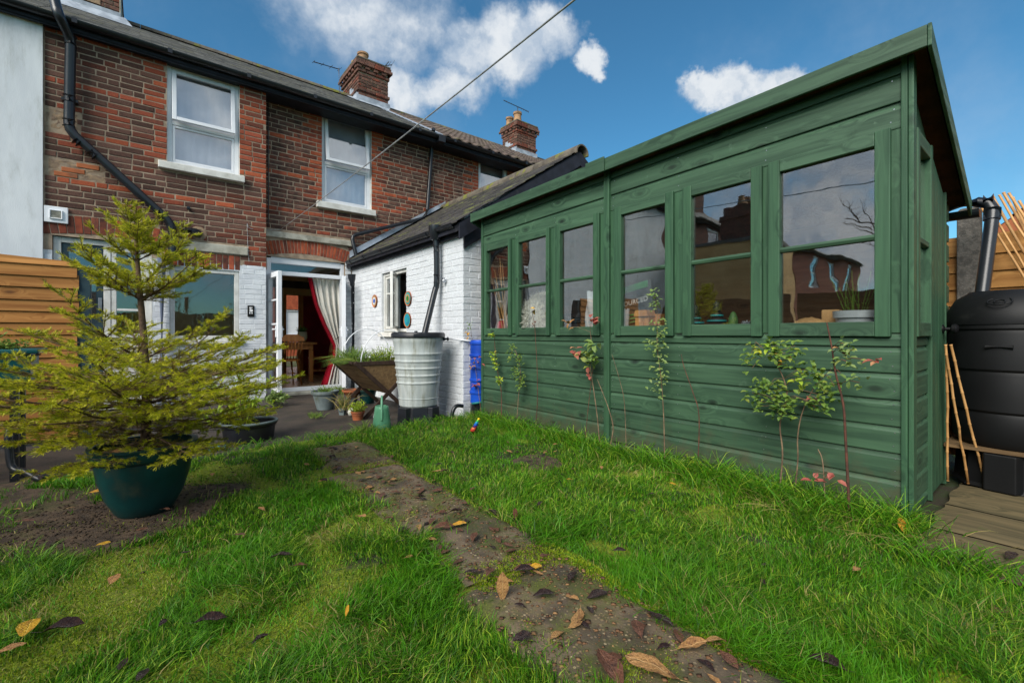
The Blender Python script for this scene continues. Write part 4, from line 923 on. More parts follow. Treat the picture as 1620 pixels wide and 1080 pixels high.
# window of the outhouse
w = thing('window', None, None, (XE, 6.27, 1)); w.parent = oh; w.location = Vector(w.location) - parent_world(oh)
ya, yb, za, zb = 5.845, 6.695, 1.03, 1.925; ym = 6.27
mb = MB()
def yframe(mb, y0, y1, z0, z1, w_, x0, x1): mb.box(x0, x1, y0, y0 + w_, z0, z1); mb.box(x0, x1, y1 - w_, y1, z0, z1); mb.box(x0 + .002, x1 - .002, y0 + w_, y1 - w_, z1 - w_, z1 - .001); mb.box(x0 + .002, x1 - .002, y0 + w_, y1 - w_, z0 + .001, z0 + w_)
yframe(mb, ya, yb, za, zb, .045, XE + .03, XE + .10); mb.box(XE + .032, XE + .098, ym - .025, ym + .025, za + .05, zb - .05); mb.build('frame', 'old_white_wood', w, bevel=.004)
mb = MB(); yframe(mb, ym + .03, yb - .05, za + .05, zb - .05, .035, XE + .04, XE + .08); mb.box(XE + .045, XE + .075, ym + .06, yb - .08, 1.60, 1.625); mb.build('casement', 'old_white_wood', w, bevel=.003)
mb = MB(); mb.box(XE + .058, XE + .062, ym + .06, yb - .08, za + .08, zb - .08); mb.build('pane', 'glass_dark', w)
cs = R(38)
def tfo(x, y, z):                       # side casement standing open
    p = Matrix.Rotation(-cs, 3, 'Z') @ Vector((x, y, 0)); return (XE + .05 + p.x, ym - .03 + p.y, z)
mb = MB(tfo)
for a in ((-.02, .02, -.035, 0), (-.02, .02, -.36, -.325)): mb.box(*a, za + .05, zb - .05)
mb.box(-.018, .018, -.325, -.035, za + .05, za + .085); mb.box(-.018, .018, -.325, -.035, zb - .085, zb - .05); mb.build('casement', 'old_white_wood', w, bevel=.003)
mb = MB(tfo); mb.box(-.003, .003, -.33, -.03, za + .08, zb - .08); mb.build('pane', 'glass_dark', w)
mb = MB(); mb.box(XE - .05, XE + .09, ya - .04, yb + .04, .955, 1.022); mb.build('sill', 'stone_white', w, bevel=.006)
mb = MB(); mb.box(XE + 1.3, XE + 1.34, YE + .3, Y2, 0, 2.4); mb.box(XE + .23, XE + 1.3, YE + .3, Y2, .0, .02); mb.build('room_wall', 'room_dark', oh)
# roof slopes, slates, ridge, bargeboard
mb = MB(); mb.prism([(XE - .10, EEZ - .03 - .06), (RX, RZE - .02), (x9, EEZ - .05), (x9, EEZ - .15), (RX, RZE - .12), (XE - .10, EEZ - .12 - .06)], 1, YE - .06, Y2 - .002)
orf = mb.build('roof', 'black_wood', oh, at=(RX, 6, EEZ))
r = random.Random(4); mb = MB(); n = 12; g = (RX - XE + .12) / n
for k in range(n):
    x = XE - .14 + k * g; z = EEZ + (x - XE) * TE; y = YE - .09 - (.13 if k % 2 else 0)
    while y < Y2 - .02:
        a, b = max(y, YE - .09) + .002, min(y + .26, Y2 - .02) - .002; y += .26
        if b - a < .03: continue
        x2 = x + g * 1.25; z2 = z + (x2 - x) * TE; t = .012 + r.uniform(0, .006); dz = r.uniform(0, .005)
        mb.add([(x, a, z + t + dz), (x2, a, z2 + .004), (x2, b, z2 + .004), (x, b, z + t + dz), (x, a, z + dz), (x, b, z + dz)], [(0, 1, 2, 3), (4, 0, 3, 5)], rnd=r.random())
        
o = mb.build('slate', 'slate_moss', orf, recalc=False); o['kind'] = 'stuff'
y = YE - .12
while y < Y2 - .1:
    mb = MB(); e = min(y + .44, Y2 - .01)
    out = [(RX + math.cos(t) * .125, RZE - .06 + math.sin(t) * .125) for t in [math.pi * (-.05 + 1.1 * i / 12) for i in range(13)]]; inn = [(RX + (a - RX) * .84, RZE - .06 + (b - RZE + .06) * .84) for a, b in out[::-1]]
    mb.prism(out + inn, 1, y, e); mb.build('ridge_tile', 'ridge', orf, smooth=True, autosmooth=45); y += .447
mb = MB()
mb.prism([(XE - .10, EEZ - .10), (RX, RZE - .04), (RX, RZE - .22), (XE - .10, EEZ - .28)], 1, YE - .085, YE - .062); mb.prism([(RX, RZE - .04), (x9, EEZ - .06), (x9, EEZ - .24), (RX, RZE - .22)], 1, YE - .085, YE - .062)
mb.build('bargeboard', 'black_wood', oh)
mb = MB(); mb.prism([(XE + .0, EEZ - .28 + .06), (RX, RZE - .22), (RX, RZE - .42), (XE + .0, EEZ - .36)], 1, YE - .03, YE - .004); mb.build('gable_board', 'black_wood', oh)
mb = MB(); mb.box(XE - .035, XE - .012, YE + .0, Y2 - .06, EEZ - .22, EEZ - .04); mb.build('fascia', 'black_wood', oh)
pts = [(math.cos(t) * .055, math.sin(t) * .055) for t in [math.pi * (1 + i / 8) for i in range(9)]]; pin = [(a * .88, b * .88) for a, b in pts[::-1]]
mb = MB(); mb.prism([(XE - .10 + a, EEZ - .08 + b) for a, b in pts + pin], 1, YE + .02, Y2 - .1); og = mb.build('gutter', 'black_pvc', oh, smooth=True, autosmooth=50)
for y in (5.0, 5.7, 6.4, 7.1, 7.7):
    mb = MB(); mb.prism([(XE - .10 + a * 1.12, EEZ - .08 + b * 1.12) for a, b in pts + pin], 1, y, y + .06); mb.build('bracket', 'black_pvc', og)
yy = 4.84
mb = MB(); mb.lathe([(.05, 0), (.085, .09), (.085, .17), (.03, .17)], (XE - .10, yy, EEZ - .2), 16); mb.build('hopper', 'black_pvc', oh, smooth=True, autosmooth=40)
pipe('downpipe', [(XE - .10, yy, EEZ - .15), (XE - .085, yy, EEZ - .35), (XE - .085, yy, 1.62), (XE - .11, yy + .01, 1.5), (XE - .26, 4.83, .98)], .036, 'black_pvc', oh, n=14, smooth_n=4, collars=[((XE - .085, yy, 1.62), (XE - .085, yy, 1.72)), ((XE - .088, yy, 2.0), (XE - .088, yy, 2.06))])
mb = MB(); mb.box(XE - .05, XE, yy - .09, yy - .07, 1.62, 1.68); mb.tube([(XE - .06, yy - .10, 1.64), (XE - .02, yy - .12, 1.67)], .008, 6); mb.build('pipe_bracket', 'steel', oh)
q = on(561, 440, 1, Y2 - .09)
pipe('downpipe', [(q.x - .03, Y2 - .09, 0), (q.x - .03, Y2 - .09, q.z)], .04, 'black_pvc', oh, n=12, smooth_n=0)
mb = MB(); mb.lathe([(.045, -.14), (.05, -.08), (.085, .0), (.09, .06), (.06, .06)], (q.x - .03, Y2 - .09, q.z), 14); mb.build('hopper', 'black_pvc', oh, smooth=True, autosmooth=40)
# fairy lights spiralling the pipe
mb = MB(); k = 0
for i in range(16):
    z = .55 + i * .09; t = -math.pi / 2 + 1.1 * math.sin(i * 1.7); mb.lathe([(.0, -.012), (.009, 0), (0, .012)], (q.x - .03 + .046 * math.cos(t), Y2 - .09 + .046 * math.sin(t), z), 6, cap0=False)
fl = mb.build('fairy_lights', 'c_white'); tag(fl, 'tiny white fairy lights wound round black pipe beside doors', 'fairy lights')
# small patch of flashing between outhouse roof and house
mb = MB(); mb.add([(XE - .05, Y2 - .012, EEZ + .0), (RX, Y2 - .012, RZE + .02), (RX, Y2 - .012, RZE + .12), (XE - .05, Y2 - .012, EEZ + .12), (XE + .02, Y2 - .14, EEZ + .06), (RX, Y2 - .14, RZE + .05)], [(0, 1, 2, 3), (0, 4, 5, 1)]); mb.build('lead_flashing', 'lead', orf)
# pottery dishes
def dish(px, py, label, rad, cols):
    q = on(px, py, 0, XE); d = thing('wall_plate', label, 'plate', q, 'pottery plates on the white outhouse wall')
    def disc(name, r0, r1, x, mat, bow=.012):
        mb = MB(); n = 28; mb.add([(q.x - x - (bow if rr == r1 else 0), q.y + rr * math.cos(2 * math.pi * i / n), q.z + rr * math.sin(2 * math.pi * i / n)) for rr in (r0, r1) for i in range(n)], [(i, (i + 1) % n, n + (i + 1) % n, n + i) for i in range(n)] + ([tuple(range(n))] if r0 < .03 else [])); mb.build(name, mat, d, smooth=True)
    disc('back', .0, rad, .002, cols[0], .010); disc('rim', rad * .84, rad, .016, cols[0], .006); disc('ring', rad * .60, rad * .86, .020, cols[1], 0.001)
    disc('bowl', rad * .34, rad * .62, .022, cols[2], .001); disc('centre', .001, rad * .36, .024, cols[3], .001)
dish(594, 476, 'small round plate with blue centre, left of outhouse window', .098, ['c_orange', 'c_kraft', 'c_white', 'c_blue'])
dish(647, 472, 'orange rimmed plate with patterned green middle, right of outhouse window', .10, ['c_orange', 'c_teal', 'c_kraft', 'c_leafgreen'])
dish(646, 506, 'turquoise plate with white flecks, lowest of the wall plates', .105, ['c_orange', 'c_teal', 'c_cyan', 'c_teal'])
# bucket on the inner sill
bk = thing('bucket', 'grey bucket with upright handle on outhouse window sill', 'bucket', (XE + .16, 5.98, 1.03))
mb = MB(); mb.lathe([(.055, 0), (.075, .14), (.07, .14), (.05, .01)], (XE + .16, 5.98, 1.03), 18); mb.build('body', 'stone_grey', bk, smooth=True); mb = MB(); mb.tube([(XE + .13, 5.97, 1.14), (XE + .2, 5.93, 1.30)], .008, 6); mb.build('handle', 'c_black', bk)
mb = MB(); mb.box(XE + .11, XE + .5, 5.845, 6.69, 1.0, 1.025); mb.build('inner_sill', 'old_white_wood', oh)

# ------------------------------------------------------------------ dining room seen through the doors
def on_room(px, py, y): return on(px, py, 1, y)
cur = thing('curtain', 'cream curtain with crimson edge tied back inside the french doors', 'curtain', (2.4, 8.3, 0))
zs_ = np.linspace(.10, 1.96, 40)
def ledge(z):
    ptsz = [(1.96, on_room(484, 0, 8.3).x), (1.5, on_room(494, 0, 8.3).x), (1.15, on_room(507, 0, 8.3).x), (.80, on_room(523, 0, 8.3).x), (.62, on_room(522, 0, 8.3).x), (.35, on_room(512, 0, 8.3).x), (.10, on_room(504, 0, 8.3).x)]
    ptsz = ptsz[::-1]; return float(np.interp(z, [p[0] for p in ptsz], [p[1] for p in ptsz]))
def redge(z): return 2.74
def cpt(u, v, lo, hi):
    z = .10 + 1.86 * v; f = lo + (hi - lo) * u; L_ = ledge(z); Rr = redge(z); pin = math.exp(-((z - .72) / .25) ** 2)
    return (L_ + (Rr - L_) * f, 8.20 + .045 * math.sin(f * 34 + z * .6) * (1 - .4 * pin) + .02 * math.sin(f * 75), z)
mb = MB(); mb.grid(lambda u, v: cpt(u, v, .19, 1), 110, 40); mb.build('cloth', 'curtain_cream', cur, smooth=True)
def rpt(u, v):
    z = .10 + 1.86 * v; wdt = .075 + .10 * sstep(.75, .3, z); L_ = ledge(z); return (L_ + wdt * u, 8.185 + .02 * math.sin(u * 9) , z)
mb = MB(); mb.grid(rpt, 14, 40); mb.build('border', 'curtain_red', cur, smooth=True)
def cpt2(u, v):
    z = .10 + 1.86 * v; wdt = .07 + .08 * sstep(.75, .3, z); x0 = ledge(z) + wdt; x1 = cpt(0, v, .19, 1)[0]; x1 = max(x1, x0 + .03); return (x0 + (x1 - x0) * u, 8.19 + .03 * math.sin(u * 7), z)
mb = MB(); mb.grid(cpt2, 10, 40); mb.build('lining', 'curtain_cream', cur, smooth=True)
mb = MB(); mb.tube([on_room(524, 542, 8.22), on_room(540, 530, 8.12)], .012, 6); mb.build('tie_back', 'dark_wood', cur)
mb = MB(); mb.tube([(1.5, 8.3, 2.0), (2.75, 8.3, 2.0)], .014, 8); mb.build('rail', 'dark_wood', cur)
# dividing wall, beam and lit doorway at the back of the room
mb = MB(); YB = 10.6
mb.box(2.64, 3.35, YB, YB + .1, .09, 1.84); mb.build('red_wall', 'plaster_red', house)
mb = MB(); mb.box(-.86, 1.5, YB, YB + .1, .09, 2.34); mb.box(2.12, 2.30, YB, YB + .1, .09, 1.84); mb.box(2.12, 3.35, YB - .001, YB + .1, 1.841, 2.34); mb.build('cream_wall', 'plaster_cream', house)  # out-of-view gaps left each side to brighten the dining room
mb = MB(); mb.box(1.2, XP - .2, 9.75, 9.87, 1.92, 2.06); mb.build('ceiling_beam', 'dark_wood', house)
mb = MB(); mb.box(2.27, 2.32, YB - .03, YB - .002, .09, 1.84); mb.box(2.56, 2.66, YB - .03, YB - .002, .09, 1.84); mb.build('door_frame', 'pine', house)
# table
tb = thing('dining_table', 'pine dining table just inside the french doors', 'table', (2.2, 9.4, .09))
mb = MB(); mb.box(1.72, 2.50, 8.95, 10.0, .80, .84); mb.build('top', 'pine', tb, bevel=.008)
mb = MB(); mb.box(1.78, 2.44, 9.0, 9.95, .71, .799); mb.build('apron', 'pine', tb)
for x in (1.78, 2.38):
    for y in (9.02, 9.88): mb = MB(); mb.box(x, x + .07, y, y + .07, .09, .71); mb.build('leg', 'pine', tb, bevel=.008)
def chair(label, x, y, rz):
    c = thing('wooden_chair', label, 'chair', (0, 0, 0), 'wooden chairs round the dining table')
    mb = MB(); mb.lathe([(.0, .43), (.21, .43), (.22, .45), (.20, .465), (0, .455)], (0, 0, 0), 20, cap0=False); mb.build('seat', 'pine', c, smooth=True, autosmooth=50)
    for sx in (-1, 1):
        for sy in (-1, 1): mb = MB(); mb.tube([(sx * .13, sy * .13, .43), (sx * .19, sy * .19, 0)], [.02, .014], 8); mb.build('leg', 'pine', c, smooth=True)
    mb = MB(); mb.tube([(-.155, -.155, .2), (-.155, .155, .2)], .01, 6); mb.tube([(.155, -.155, .2), (.155, .155, .2)], .01, 6); mb.tube([(-.155, 0, .2), (.155, 0, .2)], .01, 6); mb.build('stretcher', 'pine', c)
    for i in range(7):
        a = -.165 + .055 * i; mb = MB(); mb.tube([(a * .85, -.17, .45), (a * 1.05, -.21, .66), (a * 1.1, -.24, .80)], [.011, .014, .010], 8); mb.build('spindle', 'pine', c, smooth=True)
    mb = MB(); mb.prism([(-.22, .78), (-.2, .85), (-.1, .90), (.1, .90), (.2, .85), (.22, .78)], 1, -.255, -.225); mb.build('top_rail', 'pine', c, bevel=.008)
    c.location = (x, y, .09); c.rotation_euler.z = rz; return c
chair('spindle backed pine chair seen from behind through the french doors', 1.93, 8.78, R(8))
chair('pine chair at far side of the table beside the curtain', 2.62, 9.2, R(80))
vs = thing('flower_vase', 'cream pot of leafy flowers on the dining table', 'vase', (2.36, 9.45, .84))
mb = MB(); mb.lathe([(.06, 0), (.09, .08), (.085, .2), (.07, .2), (.06, .05)], (2.36, 9.45, .84), 18); mb.build('pot', 'plaster_cream', vs, smooth=True)
mb = MB(); r = random.Random(2)
for i in range(60):
    d = Vector((r.uniform(-1, 1), r.uniform(-1, 1), r.uniform(.2, 1.3))).normalized(); p = Vector((2.36, 9.45, 1.02)); q = p + d * r.uniform(.08, .2); sdv = d.cross(Vector((0, 0, 1))).normalized() * .02
    mb.add([p + d * .03, (p + q) / 2 + sdv, q, (p + q) / 2 - sdv], [(0, 1, 2, 3)], rnd=r.random())
mb.build('foliage', 'leaf_green', vs, recalc=False)
bo = thing('fruit_bowl', 'yellow topped dark fruit bowl on the dining table', 'bowl', (1.98, 9.25, .84))
mb = MB(); mb.lathe([(.05, 0), (.11, .05), (.10, .05), (.04, .01)], (1.98, 9.25, .842), 18); mb.build('bowl', 'c_char', bo, smooth=True)
for i in range(5): mb = MB(); mb.lathe([(0, -.035), (.03, -.02), (.035, 0), (.03, .02), (0, .035)], (1.98 + .05 * math.cos(i * 1.3), 9.25 + .05 * math.sin(i * 1.3), .91), 10, cap0=False); mb.build('fruit', 'c_yellow', bo, smooth=True)
# ------------------------------------------------------------------ green shed
XS, YR, YL, YM = 2.90, .492, 4.107, 2.345     # front plane, right end, left end, joint of the two panels
XB_ = 4.10
def kz(y): return 1.024 - .068 * (y - .41) / 3.79
def shz(x, y, z): return (x, y, z if z <= 1 else 1 + (z - 1) * kz(y))
shed = thing('garden_shed', 'long green timber shed with six front windows and sloping roof', 'shed', (3.5, 2.3, .08))
def clad_y(y0, y1, z0, z1, face=XS, name='board'):
    h = z1 - z0; pr = [(face + .020, z0), (face + .001, z0), (face, z0 + .004), (face, z1 - .030), (face + .004, z1 - .022), (face + .011, z1 - .014), (face + .014, z1), (face + .020, z1)]
    mb = MB(shz); mb.add([(x, y, z) for y in (y0, y1) for x, z in pr], [tuple(range(8)), tuple(range(8, 16))[::-1]] + [(i, (i + 1) % 8, 8 + (i + 1) % 8, 8 + i) for i in range(8)])
    return mb.build(name, 'green_y', shed, at=(face, (y0 + y1) / 2, z0))
def clad_x(x0, x1, z0, z1, face=YR, top=None):
    pr = [(face + .020, z0), (face + .001, z0), (face, z0 + .004), (face, z1 - .030), (face + .004, z1 - .022), (face + .011, z1 - .014), (face + .014, z1), (face + .020, z1)]
    mb = MB(); mb.add([(x, y, z) for x in (x0, x1) for y, z in pr], [tuple(range(8)), tuple(range(8, 16))[::-1]] + [(i, (i + 1) % 8, 8 + (i + 1) % 8, 8 + i) for i in range(8)])
    return mb.build('board', 'green_x', shed, at=((x0 + x1) / 2, face, z0))
rows = [.938 - .133 * i for i in range(7)]
for (a, b) in ((YR + .028, YM - .028), (YM + .028, YL - .022)):
    j = .004
    clad_y(a, b, .938, 1.005)
    for i in range(len(rows) - 1): clad_y(a, b, rows[i + 1], rows[i])
    clad_y(a, b, .075, rows[-1])
    clad_y(a, b, 2.000, 2.131); clad_y(a, b, 2.131, 2.264); clad_y(a, b, 2.264, 2.335)
wins = [(3.581, 4.047), (3.014, 3.50), (2.423, 2.939), (1.753, 2.268), (1.163, 1.681), (.557, 1.128)]
# mullions between the window frames
mul = [(YL - .022, 4.047), (3.581, 3.50), (3.014, 2.939), (2.423, YM + .028), (YM - .028, 2.268), (1.753, 1.681), (1.163, 1.128), (.557, YR + .028)]
for b, a in mul:
    if b - a > .012: mb = MB(shz); mb.box(XS + .004, XS + .03, a - .02, b + .02, 1.006, 1.999); mb.build('mullion', 'green_z', shed)
gz0, gz1, bar = 1.062, 1.938, 1.485
for (a, b) in wins:
    w = thing('window', None, None, (XS, (a + b) / 2, 1.0)); w.parent = shed; w.location = Vector(w.location) - parent_world(shed)
    sw = .044 + .02 * (b - a > .5)
    for (p, q) in ((a, a + sw), (b - sw, b)): mb = MB(shz); mb.box(XS - .022, XS + .024, p, q, .985, 2.008); mb.build('stile', 'green_z', w, bevel=.004)
    for (p, q) in ((.987, gz0), (gz1, 2.006)): mb = MB(shz); mb.box(XS - .020, XS + .022, a + sw, b - sw, p, q); mb.build('rail', 'green_y', w, bevel=.004)
    mb = MB(shz); mb.prism([(XS - .012, bar - .014), (XS - .018, bar), (XS - .010, bar + .014), (XS + .018, bar + .014), (XS + .018, bar - .014)], 1, a + sw - .002, b - sw + .002); mb.build('glazing_bar', 'green_y', w)
    for (p, q) in ((gz0, bar - .012), (bar + .012, gz1)): mb = MB(shz); mb.box(XS + .008, XS + .011, a + sw - .006, b - sw + .006, p - .006, q + .006); mb.build('pane', 'glass_shed', w)
mb = MB(shz); mb.box(XS - .024, XS + .02, YM - .027, YM + .027, .05, 2.335); mb.build('cover_strip', 'green_z', shed, bevel=.004)
mb = MB(shz); mb.box(XS - .012, XS + .03, YR + .001, YR + .027, .05, 2.335); mb.build('corner_post', 'green_z', shed, bevel=.004)
mb = MB(shz); mb.box(XS - .012, XS + .03, YL - .021, YL + .01, .05, 2.335); mb.build('corner_post', 'green_z', shed, bevel=.004)
# gable end with narrow window and door
mb = MB(shz); mb.box(XS - .010, XS + .06, YR - .022, YR - .001, .05, 2.33); mb.build('corner_post', 'green_z', shed, bevel=.004)
XD0, XD1 = 3.42, 3.84
def rooftop(x): return 2.434 + (1.876 - 2.434) * (x - 2.81) / (4.16 - 2.81)
for i in range(len(rows) - 1): clad_x(XS + .062, XD0 - .03, rows[i + 1], rows[i])
clad_x(XS + .062, XD0 - .03, .938, 1.0); clad_x(XS + .062, XD0 - .03, .075, rows[-1])
z = .14
while z < 1.95:
    clad_x(XD1 + .03, XB_, z, min(z + .133, 1.90)); z += .133
w = thing('window', None, None, (3.2, YR, 1)); w.parent = shed; w.location = Vector(w.location) - parent_world(shed)
a, b = XS + .085, XD0 - .045
mb = MB(); mb.box(a, a + .05, YR - .024, YR + .02, .985, 2.03); mb.box(b - .05, b, YR - .024, YR + .02, .985, 2.03); mb.build('stile', 'green_z', w, bevel=.004)
mb = MB(); mb.box(a + .05, b - .05, YR - .022, YR + .018, .987, 1.06); mb.box(a + .05, b - .05, YR - .022, YR + .018, 1.955, 2.028); mb.box(a + .05, b - .05, YR - .016, YR + .016, bar - .014, bar + .014); mb.build('rail', 'green_x', w, bevel=.004)
mb = MB(); mb.box(a + .045, b - .045, YR + .004, YR + .007, 1.05, 1.96); mb.build('pane', 'glass_shed', w)
mb = MB(); mb.prism([(XS + .062, 2.03), (XD0 - .03, 2.03), (XD0 - .03, rooftop(XD0) - .12), (XS + .062, rooftop(XS) - .12)], 1, YR + .002, YR + .02); mb.build('top_panel', 'green_x', shed)
mb = MB(); mb.box(XS + .062, a, YR + .004, YR + .02, 1.0, 2.03); mb.box(b, XD0 - .03, YR + .004, YR + .02, 1.0, 2.03); mb.build('window_post', 'green_z', shed)
dr = thing('door', None, None, (3.63, YR, .1)); dr.parent = shed; dr.location = Vector(dr.location) - parent_world(shed)
for i in range(4):
    p = XD0 + (XD1 - XD0) * i / 4; q = XD0 + (XD1 - XD0) * (i + 1) / 4 - .004; mb = MB(); mb.prism([(p, .10), (q, .10), (q, rooftop(q) - .17), (p, rooftop(p) - .17)], 1, YR - .012, YR + .012); mb.build('board', 'green_z', dr, bevel=.003)
mb = MB(); mb.box(XD0 - .028, XD0 - .003, YR - .018, YR + .02, .07, rooftop(XD0) - .13); mb.box(XD1 + .003, XD1 + .028, YR - .018, YR + .02, .07, rooftop(XD1) - .13); mb.build('jamb', 'green_z', dr, bevel=.003)
mb = MB(); kx = 3.50; q = [(x, YR - .012 - z_, 1.03 + y_) for x, y_, z_ in [(0, 0, 0)]]
prof = [(.026, 0), (.026, .006), (.010, .012), (.010, .035), (.026, .042), (.030, .058), (.020, .07), (0, .073)]
t = MB(); t.lathe(prof, (0, 0, 0), 16); mb.add([(3.76 + x, YR - .012 - z_, 1.03 + y_) for x, y_, z_ in t.v], t.f); mb.build('knob', 'c_black', dr, smooth=True, autosmooth=50)
nl = MB(); rn2 = random.Random(6)
for z in [.938] + rows[1:] + [2.131, 2.264]:
    for y in [YR + .06, 1.15, 1.72, YM - .06, YM + .06, 2.96, 3.53, YL - .05]:
        for dz in (-.035, -.095):
            if z > 2.2 and dz < -.05: continue
            yy, zz = y + rn2.uniform(-.012, .012), shz(0, y, z + dz + rn2.uniform(-.01, .01))[2]; nl.add([(XS - .0012, yy + .0032 * math.cos(t), zz + .0032 * math.sin(t)) for t in [6.283 * i / 6 for i in range(6)]], [tuple(range(6))])
o = nl.build('nail_heads', 'steel', shed, recalc=False); o['kind'] = 'stuff'
# other walls and floor
mb = MB(); mb.box(XB_ - .03, XB_, YR + .02, YL, .07, 1.84); mb.prism([(XS + .035, .07), (XB_ - .03, .07), (XB_ - .03, 1.84), (XS + .035, 2.27)], 1, YL - .02, YL); mb.box(XS + .03, XB_ - .03, YR + .02, YL - .02, .06, .08); mb.build('inner_wall', 'shed_inner', shed, recalc=False)
mb = MB(); mb.prism([(XD0 - .05, .07), (XB_ - .03, .07), (XB_ - .03, 1.80), (XD0 - .05, 2.05)], 1, YR + .021, YR + .03); mb.build('inner_wall', 'shed_inner', shed)
for y in (.8, 1.6, 2.4, 3.2, 3.9): mb = MB(); mb.box(XS + .05, XB_ - .05, y - .03, y + .03, -.02, .058); mb.build('bearer', 'dark_wood', shed)
# roof
def rz_(y, x): return shz(0, y, 2.40)[2] + (rooftop(x) - rooftop(2.81))
mb = MB()
for t0, t1 in ((-.012, -.03),):
    y0, y1 = .425, 4.165; x0, x1 = 2.822, 4.16
    mb.add([(x, y, rz_(y, x) + t) for y in (y0, y1) for x in (x0, x1) for t in (-.035, -.012)], [(0, 1, 3, 2), (4, 6, 7, 5), (0, 4, 5, 1), (2, 3, 7, 6), (0, 2, 6, 4), (1, 5, 7, 3)])
srf = mb.build('roof', 'soffit', shed)
mb = MB(); mb.add([(x, y, rz_(y, x) + t) for y in (.41, 4.18) for x in (2.805, 4.175) for t in (-.011, -.003)], [(0, 1, 3, 2), (4, 6, 7, 5), (0, 4, 5, 1), (2, 3, 7, 6), (0, 2, 6, 4), (1, 5, 7, 3)]); mb.build('roof_felt', 'felt', srf)
for y0, y1 in ((.41, YM), (YM + .002, 4.18)):
    mb = MB(shz); mb.box(2.80, 2.819, y0, y1, 2.300, 2.398); mb.build('fascia', 'green_y', shed, bevel=.003)
mb = MB(shz); mb.box(2.783, 2.7985, YM - .05, YM + .14, 2.292, 2.408); mb.build('fascia_joint', 'green_y', shed, bevel=.003)
mb = MB(); mb.prism([(2.80, 2.434), (4.18, rooftop(4.18)), (4.18, rooftop(4.18) - .10), (2.80, 2.33)], 1, .393, .4085); mb.build('bargeboard', 'green_x', shed, bevel=.003)
mb = MB(); mb.prism([(2.80, rz_(4.18, 2.8)), (4.18, rz_(4.18, 4.18)), (4.18, rz_(4.18, 4.18) - .10), (2.80, rz_(4.18, 2.8) - .10)], 1, 4.181, 4.197); mb.build('bargeboard', 'green_x', shed, bevel=.003)
# bench inside
bench = thing('potting_bench', 'wooden potting bench along the inside of the shed windows', 'bench', (3.15, 2.3, .08))
mb = MB(); mb.box(XS + .04, 3.38, YR + .05, YL - .03, .97, 1.0); mb.build('top', 'shed_inner', bench)
for y in (.7, 2.3, 3.9): mb = MB(); mb.box(3.3, 3.36, y - .03, y + .03, .08, .97); mb.build('leg', 'shed_inner', bench)
# things on the bench --------------------------------------------------------
IX = 3.04
I = lambda px, py, x=IX: on(px, py, 0, x)
def base(px, x=IX): p = I(px, 520, x); return Vector((p.x, p.y, 1.001))
for i in range(7):
    p = I(797 + i * 1.6, 516, 2.99 + .016 * i); q = I(768 + (i * 29 % 17) * 1.9, 396 + (i * 13 % 9) * 3, 3.02 + .02 * i); p.z = 1.003
    mb = MB(); mb.tube([p, q], .0055, 6); o = mb.build('bamboo_cane', 'bamboo', at=p); tag(o, 'bamboo cane leaning in bundle behind the leftmost shed window', 'cane', 'canes inside the shed')
def bottle(name, label, px, rad, h, mat, capmat, x=IX):
    p = base(px, x); t = thing(name, label, 'bottle', p); mb = MB(); mb.lathe([(rad * .95, 0), (rad, .01), (rad, h * .6), (rad * .75, h * .78), (rad * .3, h * .85), (rad * .3, h * .9)], p, 18); mb.build('body', mat, t, smooth=True, autosmooth=50)
    mb = MB(); mb.lathe([(rad * .36, h * .88), (rad * .36, h), (0, h)], p, 12); mb.build('cap', capmat, t)
bottle('squeeze_bottle', 'red bottle standing behind the leftmost shed window', 794, .052, .17, 'c_pink_red', 'c_black')
bottle('spray_bottle', 'white bottle with yellow top behind the leftmost shed window', 779, .04, .2, 'c_white', 'c_yellow', 3.09)
for px, py in ((804, 440), (796, 478)):
    p = I(px, py, 3.3); mb = MB(); mb.lathe([(0, -.11), (.06, -.09), (.085, 0), (.06, .09), (0, .11)], p, 14, cap0=False); o = mb.build('green_balloon', 'c_leafgreen', smooth=True, at=p); tag(o, 'shiny green plastic bag hung behind bamboo canes, ' + ('upper one' if py == 440 else 'lower one'), 'bag')
# fleece
p = base(846, 3.07); fz = thing('sheepskin', 'shaggy white sheepskin heaped behind the second shed window', 'sheepskin', p)
mb = MB(); r = random.Random(3)
def fl_pt(th, ph): 
    return Vector((p.x + .12 * math.cos(ph) * math.cos(th), p.y + .0 + .22 * math.cos(ph) ** .7 * math.sin(th), p.z + .02 + .34 * max(0, math.sin(ph)) ** .8 * (1 - .4 * math.cos(ph) * math.sin(th))))
mb.grid(lambda u, v: fl_pt(u * 2 * math.pi, v * math.pi / 2), 20, 8); mb.build('hide', 'fluff', fz, smooth=True)
mb = MB()
for i in range(5200):
    th, ph = r.uniform(0, 2 * math.pi), math.asin(r.random()); q = fl_pt(th, ph); n_ = (q - (p + Vector((0, 0, .1)))).normalized(); d = (n_ * .55 + Vector((r.uniform(-.6, .6), r.uniform(-.9, .9), r.uniform(-1.5, .1)))).normalized(); s_ = d.cross(n_).normalized() * .004; l = r.uniform(.03, .08)
    m = q + d * l * .6 + n_ * .01; mb.add([q - s_, q + s_, m + s_ * .7, m - s_ * .7, q + d * l], [(0, 1, 2, 3), (3, 2, 4)], rnd=r.random())
mb.build('fleece', 'fluff', fz, recalc=False)
